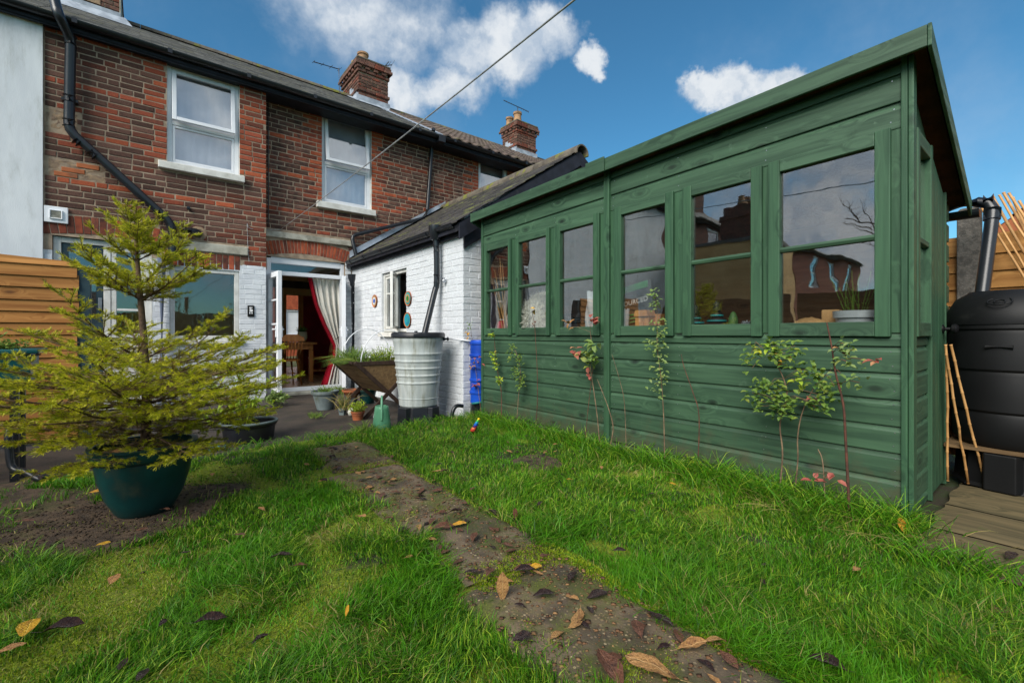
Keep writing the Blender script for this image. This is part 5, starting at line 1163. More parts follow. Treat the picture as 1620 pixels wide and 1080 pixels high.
# plastic bag hanging by window three
p = I(936, 488, 2.99); bg_ = thing('plastic_bag', 'crumpled white plastic bag behind third shed window', 'bag', (p.x, p.y, 1.0))
mb = MB()
def bagpt(u, v):
    t = 2 * math.pi * u; w_ = .085 * (1 - .3 * v) * (1 + .15 * math.sin(5 * t + 9 * v)); return (p.x + .6 * w_ * math.cos(t), p.y - .02 + w_ * math.sin(t), 1.003 + .36 * v + .01 * math.sin(3 * t))
mb.grid(bagpt, 28, 14); mb.build('film', 'c_bag_white', bg_, smooth=True)
p = base(915, 3.25); tr_ = thing('seed_trays', 'stack of dark seed trays behind third shed window', 'trays', p)
for i in range(4): mb = MB(); mb.box(p.x - .1, p.x + .1, p.y - .2, p.y + .2, 1.002 + i * .05, 1.045 + i * .05); mb.build('tray', 'dark_wood' if i % 2 else 'c_char', tr_, bevel=.006)
# compost sack with print
p = base(1018, 3.09); cb = thing('compost_sack', 'black compost sack printed SOURCED leaning behind fourth shed window', 'sack', p)
lean = R(18)
def tfc(x, y, z):                       # x along window (towards -Y), z up the sack
    a = z * math.cos(lean); return (p.x + .10 * z - y, p.y + .02 - x * math.cos(lean * .6) + z * .16, p.z + .002 + a + x * .18)
mb = MB(tfc); mb.grid(lambda u, v: ((u - .5) * .26, .05 * (math.sin(math.pi * u) * math.sin(math.pi * v)) ** .5 + .004 * math.sin(u * 23 + v * 31), .03 + .40 * v), 16, 20)
mb.grid(lambda u, v: ((u - .5) * .26, -.05 * (math.sin(math.pi * u) * math.sin(math.pi * v)) ** .5, .03 + .40 * v), 16, 20); mb.build('sack', 'c_bag_black', cb, smooth=True)
def lettering(text, size, tf, parent, mat, name='lettering'):
    cu = bpy.data.curves.new('t', 'FONT'); cu.body = text; cu.size = size; cu.align_x = 'CENTER'; cu.extrude = 0
    ob = bpy.data.objects.new('t', cu); col.objects.link(ob); bpy.context.view_layer.update()
    me = bpy.data.meshes.new_from_object(ob.evaluated_get(bpy.context.evaluated_depsgraph_get())); vs = [tuple(v.co) for v in me.vertices]; fs = [tuple(q.vertices) for q in me.polygons]
    bpy.data.objects.remove(ob); bpy.data.curves.remove(cu); bpy.data.meshes.remove(me)
    mb = MB(tf); mb.add([(x, 0, y) for x, y, z in vs], fs); return mb.build(name, mat, parent, recalc=False)
lettering('SOURCED', .058, lambda x, y, z: tfc(x, .064, .25 + z), cb, 'c_white')
for k in range(3): 
    mb = MB(tfc); mb.box(-.09, .06 - .02 * k, .053, .055, .10 + .03 * k, .112 + .03 * k); mb.build('print_line', 'c_leafgreen', cb)
mb = MB(tfc); mb.box(-.12, .12, .03, .036, .37, .425); mb.build('print_band', 'c_leafgreen', cb)
# small wooden nest box
p = base(1020, 2.975); nbx = thing('nest_box', 'small pale wood nest box behind the fourth shed window', 'nest box', p)
mb = MB(); mb.box(p.x - .04, p.x + .05, p.y - .06, p.y + .06, p.z, p.z + .13); mb.build('body', 'pale_wood', nbx, bevel=.003)
mb = MB(); mb.prism([(p.y - .065, p.z + .131), (p.y + .065, p.z + .131), (p.y + .05, p.z + .18), (p.y - .05, p.z + .18)], 0, p.x - .055, p.x + .055); mb.build('lid', 'pale_wood', nbx, bevel=.003)
mb = MB(); mb.box(p.x - .046, p.x - .041, p.y - .02, p.y + .02, p.z + .05, p.z + .09); mb.build('front_slot', 'pale_wood', nbx)
p = base(1040, 3.06); o = MB().box(p.x - .04, p.x + .05, p.y - .05, p.y + .05, p.z, p.z + .15).build('wood_block', 'pale_wood', at=p, bevel=.004); tag(o, 'plain pale wood block right of the nest box inside shed', 'block')
p = base(988, 3.02); mb = MB(); mb.grid(lambda u, v: (p.x + .05 * math.cos(6.28 * u) * (1 - .5 * v), p.y + .06 * math.sin(6.28 * u) * (1 - .6 * v) - .02 + .05 * (1 - v), p.z + .20 * v + .006 * math.sin(u * 40)), 24, 10); o = mb.build('paper_bag', 'c_bag_white', at=p, smooth=True); tag(o, 'crumpled pale paper bag beside the nest box inside shed', 'paper bag')
# striped ceramic fountain piece
p = base(1116, 3.01); st = thing('striped_ornament', 'dark stepped ornament with pale stripes behind fifth shed window', 'ornament', p)
for cy, sc_ in ((.07, 1.0), (-.08, 1.15)):
    for i in range(4):
        mb = MB(); rr = .085 * sc_ * (1 - .2 * i); mb.lathe([(rr, 0), (rr * 1.08, .012), (rr * .9, .03)], (p.x, p.y + cy, p.z + i * .032 * sc_), 20, cap1=True); mb.build('tier', 'c_char', st, smooth=True, autosmooth=40)
        mb = MB(); mb.lathe([(rr * 1.09, .010), (rr * 1.1, .014), (rr * 1.05, .018)], (p.x, p.y + cy, p.z + i * .032 * sc_), 20, cap0=False); mb.build('stripe', 'c_teal', st, smooth=True)
    mb = MB(); mb.lathe([(.02, 0), (.028, .02), (.02, .04), (.025, .06), (0, .085)], (p.x, p.y + cy, p.z + .125 * sc_), 12); mb.build('finial', 'c_char', st, smooth=True)
p = base(1160, 3.01); ca = thing('cactus', 'small upright cactus in white saucer behind fifth shed window', 'cactus', p)
mb = MB(); t = MB(); t.lathe([(.024, .012), (.03, .05), (.026, .10), (.012, .14), (0, .148)], (0, 0, 0), 24); mb.add([(p.x + x * (1 + .12 * math.cos(12 * math.atan2(y, x))), p.y + y * (1 + .12 * math.cos(12 * math.atan2(y, x))), p.z + z) for x, y, z in t.v], t.f); mb.build('stem', 'c_cactus', ca, smooth=True)
mb = MB(); mb.lathe([(.04, 0), (.052, .012), (.048, .012), (.03, .006)], p, 20); mb.build('saucer', 'c_white', ca, smooth=True)
p = base(1180, 3.01); su = thing('succulent', 'blue grey succulent rosette at right of the fifth shed window', 'succulent', p)
mb = MB(); r = random.Random(8)
for i in range(22):
    a = i * 2.4; e_ = .25 + .9 * i / 22; d = Vector((math.cos(a) * math.cos(e_), math.sin(a) * math.cos(e_), math.sin(e_))); s_ = d.cross(Vector((0, 0, 1))).normalized() * .011; q = p + Vector((0, 0, .045)); mb.add([q, q + d * .025 + s_, q + d * .05, q + d * .025 - s_], [(0, 1, 2, 3)])
mb.build('rosette', 'c_bag_white', su); mb = MB(); mb.lathe([(.025, 0), (.032, .045), (.0, .04)], p, 14); mb.build('pot', 'c_purple', su)
# paper bags, tray and white pot in window six
p = base(1284, 3.0)
kb = thing('brown_paper_bag', 'crumpled brown paper bag lying behind the right end shed window', 'paper bag', p)
mb = MB(); mb.grid(lambda u, v: (p.x + (v - .5) * .13, p.y + (.5 - u) * .20, p.z + .028 + .075 * (math.sin(math.pi * u) * math.sin(math.pi * v)) ** .45 * (1 - .25 * u) + .008 * mnoise.noise(Vector((u * 9, v * 9, 2)))), 26, 14); mb.grid(lambda u, v: (p.x + (v - .5) * .13, p.y + (.5 - u) * .20, p.z + .024), 2, 2); mb.build('paper', 'c_kraft', kb, smooth=True)
tr2 = thing('tray', 'flat purple tray under the brown paper bag', 'tray', (p.x, p.y - .02, p.z)); mb = MB(); mb.box(p.x - .07, p.x + .09, p.y - .16, p.y + .1, p.z, p.z + .02); mb.build('tray_body', 'c_purple', tr2, bevel=.004)
q = I(1316, 520, 3.09); kb2 = thing('brown_paper_bag', 'upright folded brown paper bag beside the white plant pot', 'paper bag', (q.x, q.y, 1.001)); mb = MB(); mb.box(q.x - .03, q.x + .03, q.y - .045, q.y + .045, 1.022, 1.14); mb.build('paper', 'c_kraft', kb2, bevel=.006)
q = base(1352, 3.02); wp = thing('plant_pot', 'wide white pot on the bench behind the right end shed window', 'pot', q)
mb = MB(); mb.lathe([(.075, 0), (.088, .085), (.098, .087), (.1, .125), (.092, .125), (.085, .08)], q, 28); mb.build('body', 'c_bag_white', wp, smooth=True, autosmooth=40); mb = MB(); mb.lathe([(.0, .10), (.09, .10)], q, 20, cap0=False); mb.build('compost', 'soil', wp)
hp = thing('potted_herb', 'spindly green herb growing in the white pot', 'plant', q + Vector((0, 0, .1)))
mb = MB(); mg = MB(); r = random.Random(11)
for i in range(14):
    d = Vector((r.uniform(-.25, .25), r.uniform(-.35, .35), 1)).normalized(); l = r.uniform(.1, .26); pb = q + Vector((r.uniform(-.04, .04), r.uniform(-.04, .04), .10)); mb.tube([pb, pb + d * l], .002, 4)
    for k in range(12):
        f = .2 + .8 * k / 12; c_ = pb + d * l * f; e_ = Vector((r.uniform(-1, 1), r.uniform(-1, 1), r.uniform(.2, 1))).normalized(); s_ = e_.cross(d).normalized() * .003; mg.add([c_ - s_, c_ + s_, c_ + e_ * .025], [(0, 1, 2)], rnd=r.random())
mb.build('stem', 'leaf_green', hp); mg.build('foliage', 'leaf_green', hp, recalc=False)

# ------------------------------------------------------------------ fences
def lap_fence_x(x0, x1, y, z0, z1, label, slope=0):
    f = thing('lap_fence', label, 'fence', ((x0 + x1) / 2, y, 0)); h = .105; n = int((z1 - z0) / h); r = random.Random(9)
    for i in range(n + 1):
        z = z0 + i * h; top = min(z + h + .02, 9); tl = r.uniform(-.008, .008)
        mb = MB(); xe = x1 + r.uniform(-.01, .01)
        if i == n: zl, zr, zb = z + .135, z + .04, z
        else: zl, zr, zb = top, top + tl, z
        mb.add([(x0, y - .022, zb), (xe, y - .022, zb + tl), (xe, y - .004, zr), (x0, y - .004, zl), (x0, y - .008, zb), (xe, y - .008, zb + tl), (xe, y + .003, zr), (x0, y + .003, zl)], [(0, 1, 2, 3), (4, 7, 6, 5), (0, 4, 5, 1), (3, 2, 6, 7), (0, 3, 7, 4), (1, 5, 6, 2)])
        mb.build('board', 'fence_x', f, at=((x0 + x1) / 2, y, z))
    for x in (x0 + .1, x1 - .06, (x0 + x1) / 2): mb = MB(); mb.box(x - .02, x + .02, y + .004, y + .03, z0, z1 - .1); mb.build('batten', 'fence_x', f)
    return f
lap_fence_x(-2.35, on(124, 450, 1, 5.8).x, 5.8, .05, 1.70, 'orange brown lapped fence panel at left below the white wall')
xp = on(134, 450, 1, 5.84).x
gp = thing('gate_post', 'dark slate coloured post at the end of the left fence panel', 'post', (xp, 5.84, 0)); mb = MB(); mb.box(xp - .055, xp + .045, 5.80, 5.9, 0, 1.62); mb.build('post', 'c_dark_teal', gp, bevel=.006)
def feather_fence_y(x, y0, y1, label, top=1.72, mat='fence_y', cap=True, face=-1):
    f = thing('garden_fence', label, 'fence', (x, (y0 + y1) / 2, 0)); n = int(1.6 / .12)
    for i in range(n):
        z = .12 + i * .12; mb = MB(); mb.add([(x - .018, y0, z), (x - .018, y1, z), (x, y1, z + .14), (x, y0, z + .14), (x + .012, y0, z), (x + .012, y1, z), (x + .012, y1, z + .14), (x + .012, y0, z + .14)], [(0, 1, 2, 3), (4, 7, 6, 5), (0, 4, 5, 1), (3, 2, 6, 7), (0, 3, 7, 4), (1, 5, 6, 2)]); mb.build('board', mat, f, at=(x, (y0 + y1) / 2, z))
    return f
FX = 4.56
yp_ = on(1534, 400, 0, FX).y
fp = thing('fence_post', 'tall concrete fence post between shed corner and black butt', 'post', (FX, yp_, 0)); mb = MB(); mb.prism([(yp_ - .06, 0), (yp_ + .06, 0), (yp_ + .06, 1.87), (yp_ + .04, 1.89), (yp_ - .04, 1.89), (yp_ - .06, 1.87)], 0, FX - .06, FX + .05); mb.build('post', 'concrete_post', fp, bevel=.006)
feather_fence_y(FX + .02, yp_ - 1.9, yp_ - .062, 'golden fence panel behind the black water butt')
feather_fence_y(FX + .02, yp_ + .062, yp_ + 1.9, 'golden fence panel behind the shed door end')
for i in range(4):
    f = feather_fence_y(-3.2, -5.0 + i * 2.7, -2.4 + i * 2.7, ['dark weathered fence panel mirrored low in the shed panes, nearest the viewer', 'dark weathered fence panel mirrored in the shed panes, second along', 'dark weathered fence panel mirrored in the shed panes, third along', 'dark weathered fence panel mirrored in the shed panes, by the house'][i], mat='fence_dark_y')
# end of the garden behind the viewer, mirrored in the house panes
gf = thing('garden_fence', 'brown boarded fence at the garden end, mirrored in the house panes', 'fence', (.7, -6.2, 0))
for i in range(54): mb = MB(); x = -3.2 + i * .145; mb.box(x, x + .135, -6.22, -6.2 + .004 * (i % 3), 0, 1.8); mb.build('board', 'fence_dark_z', gf)
# roof of a house beyond the right fence
hr = thing('distant_house', 'house with tawny tiled roof just beyond the right fence', 'house', (13, .5, 0))
mb = MB(); mb.box(10.8, 15, -5, .75, -.1, 2.6); mb.build('wall', 'brick_mid', hr)
mb = MB(); mb.prism([(.95, 2.5), (-2.5, 5.4), (-5.9, 2.5)], 0, 10.6, 15.2); hrf = mb.build('roof', 'terracotta', hr)
mb = MB(); r = random.Random(2)
for k in range(16):
    for i in range(16):
        y = 1.0 - k * .22; z = 2.53 + (.95 - y) * .8406; x = 10.6 + i * .29 + (.14 if k % 2 else 0); mb.add([(x, y, z + .02), (x + .28, y, z + .02), (x + .28, y - .3, z + .26), (x, y - .3, z + .26), (x, y, z), (x + .28, y, z)], [(0, 1, 2, 3), (4, 5, 1, 0)], rnd=r.random())
o = mb.build('roof_tile', 'terracotta', hrf, recalc=False); o['kind'] = 'stuff'

# ------------------------------------------------------------------ water butts
DZ = .10
# right: black butt on a stand
bx, by = 4.03, .205
bb = thing('water_butt', 'large black domed water butt on stand at right edge', 'water butt', (bx, by, DZ))
s0 = .34
mb = MB(); mb.lathe([(.235, 0), (.262, .04), (.268, .18), (.262, .2), (.274, .215), (.278, .42), (.272, .44), (.283, .455), (.286, .66), (.28, .68), (.29, .69), (.29, .72), (.283, .73)], (bx, by, s0), 40); mb.build('body', 'butt_black', bb, smooth=True, autosmooth=35)
mb = MB(); mb.lathe([(.296, .715), (.298, .75), (.285, .80), (.25, .87), (.2, .905), (.19, .915), (.185, .90), (0, .90)], (bx, by, s0), 40, cap0=False); lid = mb.build('lid', 'butt_black', bb, smooth=True, autosmooth=40)
v_ = (Vector((0, 0, 0)) - Vector((bx, by, 0))); v_.z = 0; v_ = (Matrix.Rotation(R(-11), 3, 'Z') @ v_.normalized()); sd_ = Vector((-v_.y, v_.x, 0))
for rr, wd in ((.05, .008), (.022, .006)):
    mb = MB(); c_ = Vector((bx, by, s0 + .845)) + v_ * .272; up_ = (Vector((0, 0, 1)) * .55 - v_ * .83).normalized(); mb.tube([c_ + sd_ * rr * math.cos(t) + up_ * rr * .75 * math.sin(t) for t in [2 * math.pi * i / 20 for i in range(21)]], wd * .5, 6, caps=False); mb.build('badge_ring', 'butt_black', lid, smooth=True)
for z_ in (.585,):
    mb = MB(); c_ = Vector((bx, by, s0 + z_)) + v_ * .285; mb.tube([c_ - sd_ * .055, c_ + sd_ * .055], .012, 8); mb.build('grip', 'butt_black', bb)
mb = MB(); mb.lathe([(.27, 0), (.255, .02), (.245, .20), (.26, .205), (.26, .215), (0, .215)], (bx, by, DZ), 8); mb.build('stand', 'butt_black', bb)
mb = MB(); c_ = Vector((bx, by, DZ)) + v_ * .245; mb.add([c_ + sd_ * a + v_ * b + Vector((0, 0, z)) for z in (0, .212) for a, b in ((-.085, -.02), (-.065, .035), (.065, .035), (.085, -.02))], [(0, 1, 5, 4), (1, 2, 6, 5), (2, 3, 7, 6), (4, 5, 6, 7), (0, 3, 2, 1), (3, 0, 4, 7)]); mb.build('stand_leg', 'butt_black', bb, bevel=.006)
bd = MB(); bd.box(bx - .262, bx + .3, by - .34, by + .27, DZ + .218, DZ + .236); o = bd.build('support_board', 'old_wood', at=(bx, by, DZ + .218)); tag(o, 'thin pale timber board between black butt and its stand', 'board')
# gutter and downpipe into it
gx = on(1545, 322, 0, 4.22)
rp = thing('gutter_pipe', 'black pipe from the shed roof elbowing down into the black butt', 'pipe', gx)
pa, pb_, pc = on(1500, 328, 0, 4.23), on(1572, 316, 0, 4.23), Vector((3.98, .335, 1.20))
mb = MB(); mb.tube(seglist(pa, pb_, on(1569, 350, 0, 4.2), pc), .034, 14); mb.build('downpipe', 'black_pvc', rp, smooth=True, autosmooth=50)
mb = MB(); mb.tube([pb_ + Vector((0, .045, 0)), pb_ + Vector((0, .0, .0))], .041, 14); mb.tube([on(1570, 330, 0, 4.21), on(1569, 348, 0, 4.2)], .041, 14); mb.build('collar', 'black_pvc', rp, smooth=True, autosmooth=50)
mb = MB(); mb.prism([(4.18 + a * 1.0, rooftop(4.18) - .06 + b) for a, b in [(math.cos(t) * .05 + .03, math.sin(t) * .05) for t in [math.pi * (1 + i / 8) for i in range(9)]]], 1, .36, 4.15); mb.build('gutter', 'black_pvc', rp)
# canes leaning by the butt
cl = [((1500, 760), (1497, 545), .36), ((1531, 764), (1498, 560), .33), ((1559, 768), (1503, 545), .30)]
labs = ['upright bamboo cane nearest the shed door', 'middle bamboo cane leaning towards the shed door', 'most slanted bamboo cane in front of the black butt']
def cane(p, q, rad, label, group, r):
    mb = MB(); p, q = Vector(p), Vector(q); n = 9; pts = []; rs = []
    for i in range(n + 1):
        c_ = p + (q - p) * (i / n) + Vector((r.uniform(-.003, .003), r.uniform(-.003, .003), 0)); d = (q - p).normalized()
        if i: pts.append(c_ - d * .006); rs.append(rad)
        pts.append(c_); rs.append(rad * 1.25)
        if i < n: pts.append(c_ + d * .006); rs.append(rad * .97)
    mb.tube(pts, rs, 7); o = mb.build('bamboo_cane', 'bamboo', at=p, smooth=True); tag(o, label, 'cane', group); return o
r = random.Random(5)
for ((a, b), (c_, d), _), lb in zip(cl, labs):
    p = on(a, b, 2, DZ + .004); q = on(c_, d, 0, 3.60); cane(p, q, .0065, lb, 'canes by the black butt', r)
up = [((1640, 455), (1560, 318), .006), ((1655, 430), (1580, 309), .0065), ((1660, 400), (1596, 306), .0075), ((1665, 400), (1612, 318), .007), ((1640, 470), (1549, 322), .007), ((1650, 450), (1571, 312), .0085), ((1640, 400), (1588, 305), .008), ((1650, 420), (1602, 313), .0085)]
labs = ['thin bamboo cane second from left leaning over the black butt', 'thin bamboo cane in the middle of the bundle over the butt', 'bamboo cane tucked behind the bundle over the black butt', 'cane at far right of the bundle, touching the border', 'leftmost bamboo cane leaning over the black butt lid', 'thick bamboo cane third from left over the black butt', 'tallest bamboo cane in the bundle over the black butt', 'thick cane next to the far right one above the butt']
for k, ((a, b), (c_, d), rad) in enumerate(up):
    q = on(c_, d, 0, 4.36 + .03 * k); p = on(a, b, 0, 4.2 + .03 * k); p = q + (p - q) * 2.4; 
    tt = (DZ - q.z) / (p.z - q.z); p = q + (p - q) * tt; cane(p, q, rad, labs[k], 'canes by the black butt', r)
# timber walkway by the shed door
wk = thing('walkway', 'weathered mossy timber planks beside the shed door', 'walkway', (3.4, .1, .05))
for x0, x1 in ((2.47, 2.885), (2.90, 3.335), (3.35, 3.86), (3.875, 4.4)):
    mb = MB(); mb.grid(lambda u, v: (x0 + (x1 - x0) * u, -1.6 + 2.02 * v + .01 * math.sin(u * 9 + x0), DZ - .004 + .004 * mnoise.noise(Vector((x0 * 7 + u * 3, v * 8, 0))) - (.012 if u in (0, 1) or v == 1 else 0)), 8, 24); mb.grid(lambda u, v: (x0 + (x1 - x0) * u, .42 + .01 * math.sin(u * 9 + x0), .0 + (DZ - .016) * v), 8, 1); mb.build('plank', 'plank', wk, smooth=True, autosmooth=40)
# grey ribbed butt by the outhouse
cx, cy = 2.40, 4.66
gb = thing('water_butt', 'pale grey ribbed water butt with black lid by outhouse', 'water butt', (cx, cy, 0))
prof = [(.205, .19), (.212, .20), (.215, .205)]
def rad_at(z): return .212 + (.282 - .212) * (z - .19) / (.93 - .19)
z = .22; prof += [(rad_at(.2), .2), (rad_at(.275), .275), (rad_at(.275) + .004, .278), (rad_at(.285) + .004, .285), (rad_at(.288) - .003, .288)]
for zz in (.46, .54, .62, .70, .78):
    prof += [(rad_at(zz - .014), zz - .014), (rad_at(zz) + .007, zz - .008), (rad_at(zz) + .007, zz + .004), (rad_at(zz), zz + .010), (rad_at(zz) - .002, zz + .014)]
prof += [(rad_at(.905), .905), (rad_at(.91) + .004, .915), (rad_at(.91) + .004, .962), (rad_at(.93) - .01, .965)]
mb = MB(); mb.lathe(prof, (cx, cy, 0), 48); mb.build('barrel', 'butt_grey', gb, smooth=True, autosmooth=35)
mb = MB(); mb.lathe([(.296, .958), (.302, .965), (.302, 1.0), (.29, 1.015), (.26, 1.018), (.25, 1.008), (0, 1.012)], (cx, cy, 0), 48, cap0=False); ld = mb.build('lid', 'black_plastic', gb, smooth=True, autosmooth=40)
mb = MB(); mb.lathe([(.02, 0), (.018, .022), (0, .024)], (cx - .03, cy, 1.012), 12); mb.build('knob', 'black_plastic', ld, smooth=True)
vv = Vector((-cx, -cy, 0)).normalized(); ss = Vector((-vv.y, vv.x, 0))
c_ = Vector((cx, cy, .985)) + vv * .30; mb = MB(); mb.beam(c_ - ss * .05, c_ + ss * .05, .012, .028); mb.build('lid_tab', 'black_plastic', ld)
mb = MB(); mb.lathe([(.24, 0), (.215, .19), (0, .19)], (cx, cy, 0), 8); mb.build('stand', 'black_plastic', gb, bevel=.008)
for t in range(4):
    a = R(20 + 90 * t); d = Vector((math.cos(a), math.sin(a), 0)); s_ = Vector((-d.y, d.x, 0)); c_ = Vector((cx, cy, 0)) + d * .235
    mb = MB(); mb.add([c_ + s_ * u + d * w_ + Vector((0, 0, z)) for z, k in ((0, 1), (.188, .8)) for u, w_ in ((-.09 * k, -.05), (-.07 * k, .03 * k), (.07 * k, .03 * k), (.09 * k, -.05))], [(0, 1, 5, 4), (1, 2, 6, 5), (2, 3, 7, 6), (4, 5, 6, 7), (0, 3, 2, 1), (3, 0, 4, 7)]); mb.build('stand_leg', 'black_plastic', gb, bevel=.005)
tp = thing('overflow_pipe', 'white pipe running from grey butt towards blue barrel', 'pipe', (2.7, 4.5, .9))
p = on(706, 536, 1, 4.45); mb = MB(); mb.tube([p, on(725, 537, 1, 4.42), on(758, 541, 1, 4.25)], .012, 8); mb.build('tube', 'upvc', tp, smooth=True); mb = MB(); mb.tube([p - Vector((.03, 0, 0)), p + Vector((.02, 0, 0))], .024, 10); mb.build('nut', 'black_plastic', tp)
pipe('foul_drain', [on(732, 642, 1, 4.30), on(722, 642, 1, 4.30), on(716, 652, 1, 4.3), on(714, 672, 1, 4.3)], .022, 'black_pvc', oh, n=10)
# blue barrel in the gap
q = Vector((2.965, 4.245, 0)); bl_ = thing('blue_barrel', 'bright blue ribbed plastic barrel between outhouse and shed', 'barrel', q)
prof = [(.10, .21)]
for i in range(5): z = .22 + i * .14; prof += [(.112, z), (.112, z + .095), (.122, z + .105), (.122, z + .125), (.112, z + .135)]
prof += [(.105, .93), (0, .935)]
mb = MB(); mb.lathe(prof, q, 28); mb.build('body', 'blue_plastic', bl_, smooth=True, autosmooth=35); mb = MB(); mb.lathe([(.12, .0), (.11, .2), (0, .2)], q, 8); mb.build('stand', 'black_plastic', bl_)
mb = MB()
mb.tube([Vector((q.x - .05, q.y - .08, .2)) + Vector((.10 * math.cos(t * .7), .05 * math.sin(t * .7), .006 * (t % 9))) for t in range(40)], .012, 8); o = mb.build('garden_hose', 'hose', at=(q.x, q.y, .1), smooth=True); tag(o, 'teal garden hose coiled at foot of the blue barrel', 'hose')

# V shaped trough planter ------------------------------------------------
tpn = thing('trough_planter', 'V shaped wooden trough planter on crossed legs by outhouse', 'planter', (2.27, 5.6, 0))
x0, x1, xa, zt_, zb_ = 1.86, 2.68, 2.27, .66, .27; ya, yb = 5.2, 6.05
for i in range(4):                       # side boards of the V
    f0, f1 = i / 4, (i + 1) / 4 - .012
    for sx in (0, 1):
        xt = x0 if sx == 0 else x1
        P = lambda f: (xa + (xt - xa) * (1 - f), zt_ + (zb_ - zt_) * f)
        (ax, az), (bx_, bz) = P(f0), P(f1); o = .018 if sx == 0 else -.018
        mb = MB(); mb.add([(x, y, z) for y in (ya + .02, yb - .02) for x, z in ((ax, az), (bx_, bz), (bx_ + o, bz + .004), (ax + o, az + .004))], [(0, 1, 2, 3), (7, 6, 5, 4), (0, 4, 5, 1), (2, 6, 7, 3), (0, 3, 7, 4), (1, 5, 6, 2)]); mb.build('side_board', 'old_wood', tpn)
for y in (ya, yb - .02):
    mb = MB(); mb.prism([(x0 + .03, zt_ - .015), (x1 - .03, zt_ - .015), (xa, zb_ + .02)], 1, y + .0, y + .018); mb.build('end_panel', 'old_wood', tpn)
    mb = MB(); mb.box(x0 + .01, x1 - .01, y - .012, y + .03, zt_ - .03, zt_ + .012); mb.build('end_rim', 'dark_wood', tpn)
for y in (ya - .03, yb + .008):
    for xt in (x0, x1):
        d = Vector((xa - xt, 0, zb_ - zt_)).normalized(); p = Vector((xt, y, zt_ + .01)); ln = (zt_ + .01 - .002) / -d.z; mb = MB(); mb.beam(p, p + d * ln, .026, .045, twist=0); mb.build('leg', 'dark_wood', tpn, bevel=.003); y += .024
for xt in (x0, x1): mb = MB(); mb.box(xt - .02, xt + .02, ya + .031, yb - .031, zt_ - .01, zt_ + .014); mb.build('rim', 'dark_wood', tpn)
mb = MB(); mb.grid(lambda u, v: (x0 + .05 + (x1 - x0 - .1) * u, ya + .02 + (yb - ya - .04) * v, zt_ - .03 + .01 * math.sin(9 * u + 7 * v)), 12, 12); mb.build('compost', 'soil', tpn)
hp_ = thing('wire_hoop', 'pale wire hoops arching over the trough planter', 'hoop', (2.0, 5.4, .6)); mb = MB()
mb.tube([(x0 + .12 + .34 * (1 - math.cos(t)), ya + .12, zt_ - .03 + .42 * math.sin(t)) for t in [math.pi * i / 16 for i in range(17)]], .006, 6, caps=False); mb.tube([(x0 + .08 + .34 * (1 - math.cos(t)), yb - .15, zt_ - .03 + .44 * math.sin(t)) for t in [math.pi * i / 16 for i in range(17)]], .006, 6, caps=False); mb.build('hoop', 'upvc', hp_)

# leaf and blade tools -----------------------------------------------------
def add_leaf(mb, p, d, up, l, w, r, fold=.25, droop=.2):
    d = d.normalized(); s_ = d.cross(up); s_ = s_.normalized() if s_.length > 1e-4 else Vector((1, 0, 0)); n_ = s_.cross(d)
    fold *= .5; a_ = p + d * l * .30 + n_ * l * .04; c_ = p + d * l * .70 + n_ * l * .01; e_ = p + d * l - n_ * l * droop; k1, k2 = w * .46, w * .40
    mb.add([p, a_ - s_ * k1 + n_ * w * fold, a_, a_ + s_ * k1 + n_ * w * fold, c_ - s_ * k2 + n_ * w * fold, c_, c_ + s_ * k2 + n_ * w * fold, e_], [(0, 2, 1), (0, 3, 2), (1, 2, 5, 4), (2, 3, 6, 5), (4, 5, 7), (5, 6, 7)], rnd=r.random())
def add_blade(mb, p, d, l, w, r, bend=.5):
    d = Vector(d).normalized(); s_ = d.cross(Vector((r.uniform(-1, 1), r.uniform(-1, 1), .1))).normalized() * w / 2; h = Vector((d.x, d.y, -.6)); m1 = p + d * l * .5; m2 = p + d * l * .85 + h * l * bend * .2; e_ = p + d * l + h * l * bend * .5
    mb.add([p - s_, p + s_, m1 + s_ * .9, m1 - s_ * .9, m2 + s_ * .6, m2 - s_ * .6, e_], [(0, 1, 2, 3), (3, 2, 4, 5), (5, 4, 6)], rnd=r.random())
def rdir(r, zlo=-.2, zhi=1): return Vector((r.uniform(-1, 1), r.uniform(-1, 1), r.uniform(zlo, zhi))).normalized()
def bushy(name, label, cat, loc, rx, ry, h, n, mat, ls, r, stem=True, blades=0, bmat=None, group=None):
    t = thing(name, label, cat, loc, group); L_ = Vector(loc); ml = MB(); ms = MB()
    for i in range(n):
        a = r.uniform(0, 6.28); q = math.sqrt(r.random()); tip = L_ + Vector((rx * q * math.cos(a), ry * q * math.sin(a), h * (1 - .5 * q * q) * r.uniform(.5, 1.05)))
        b_ = L_ + Vector((rx * .4 * q * math.cos(a), ry * .4 * q * math.sin(a), 0)); m = (b_ + tip) / 2 + Vector((0, 0, .1 * h))
        if stem: ms.tube([b_, m, tip], [.003, .0022, .0012], 4, caps=False)
        for k in range(7):
            f = .25 + .75 * k / 7; c_ = b_.lerp(m, f * 2) if f < .5 else m.lerp(tip, f * 2 - 1); add_leaf(ml, c_, rdir(r, -.1, .8), Vector((0, 0, 1)), ls * r.uniform(.6, 1.2), ls * .42, r)
    for i in range(blades):
        a = r.uniform(0, 6.28); q = r.random(); add_blade(ml if not bmat else ms, L_ + Vector((rx * q * math.cos(a), ry * q * math.sin(a), 0)), (r.uniform(-.7, .7), r.uniform(-.7, .7), 1), h * r.uniform(.6, 1.3), .006, r, .8)
    if ms.v: ms.build('stem', 'leaf_green', t, recalc=False)
    ml.build('foliage', mat, t, recalc=False); return t
r = random.Random(77)
bushy('trough_herb', 'variegated yellow green herb crowding the near end of the trough', 'plant', (2.35, 5.42, .63), .3, .2, .26, 60, 'leaf_lime', .035, r)
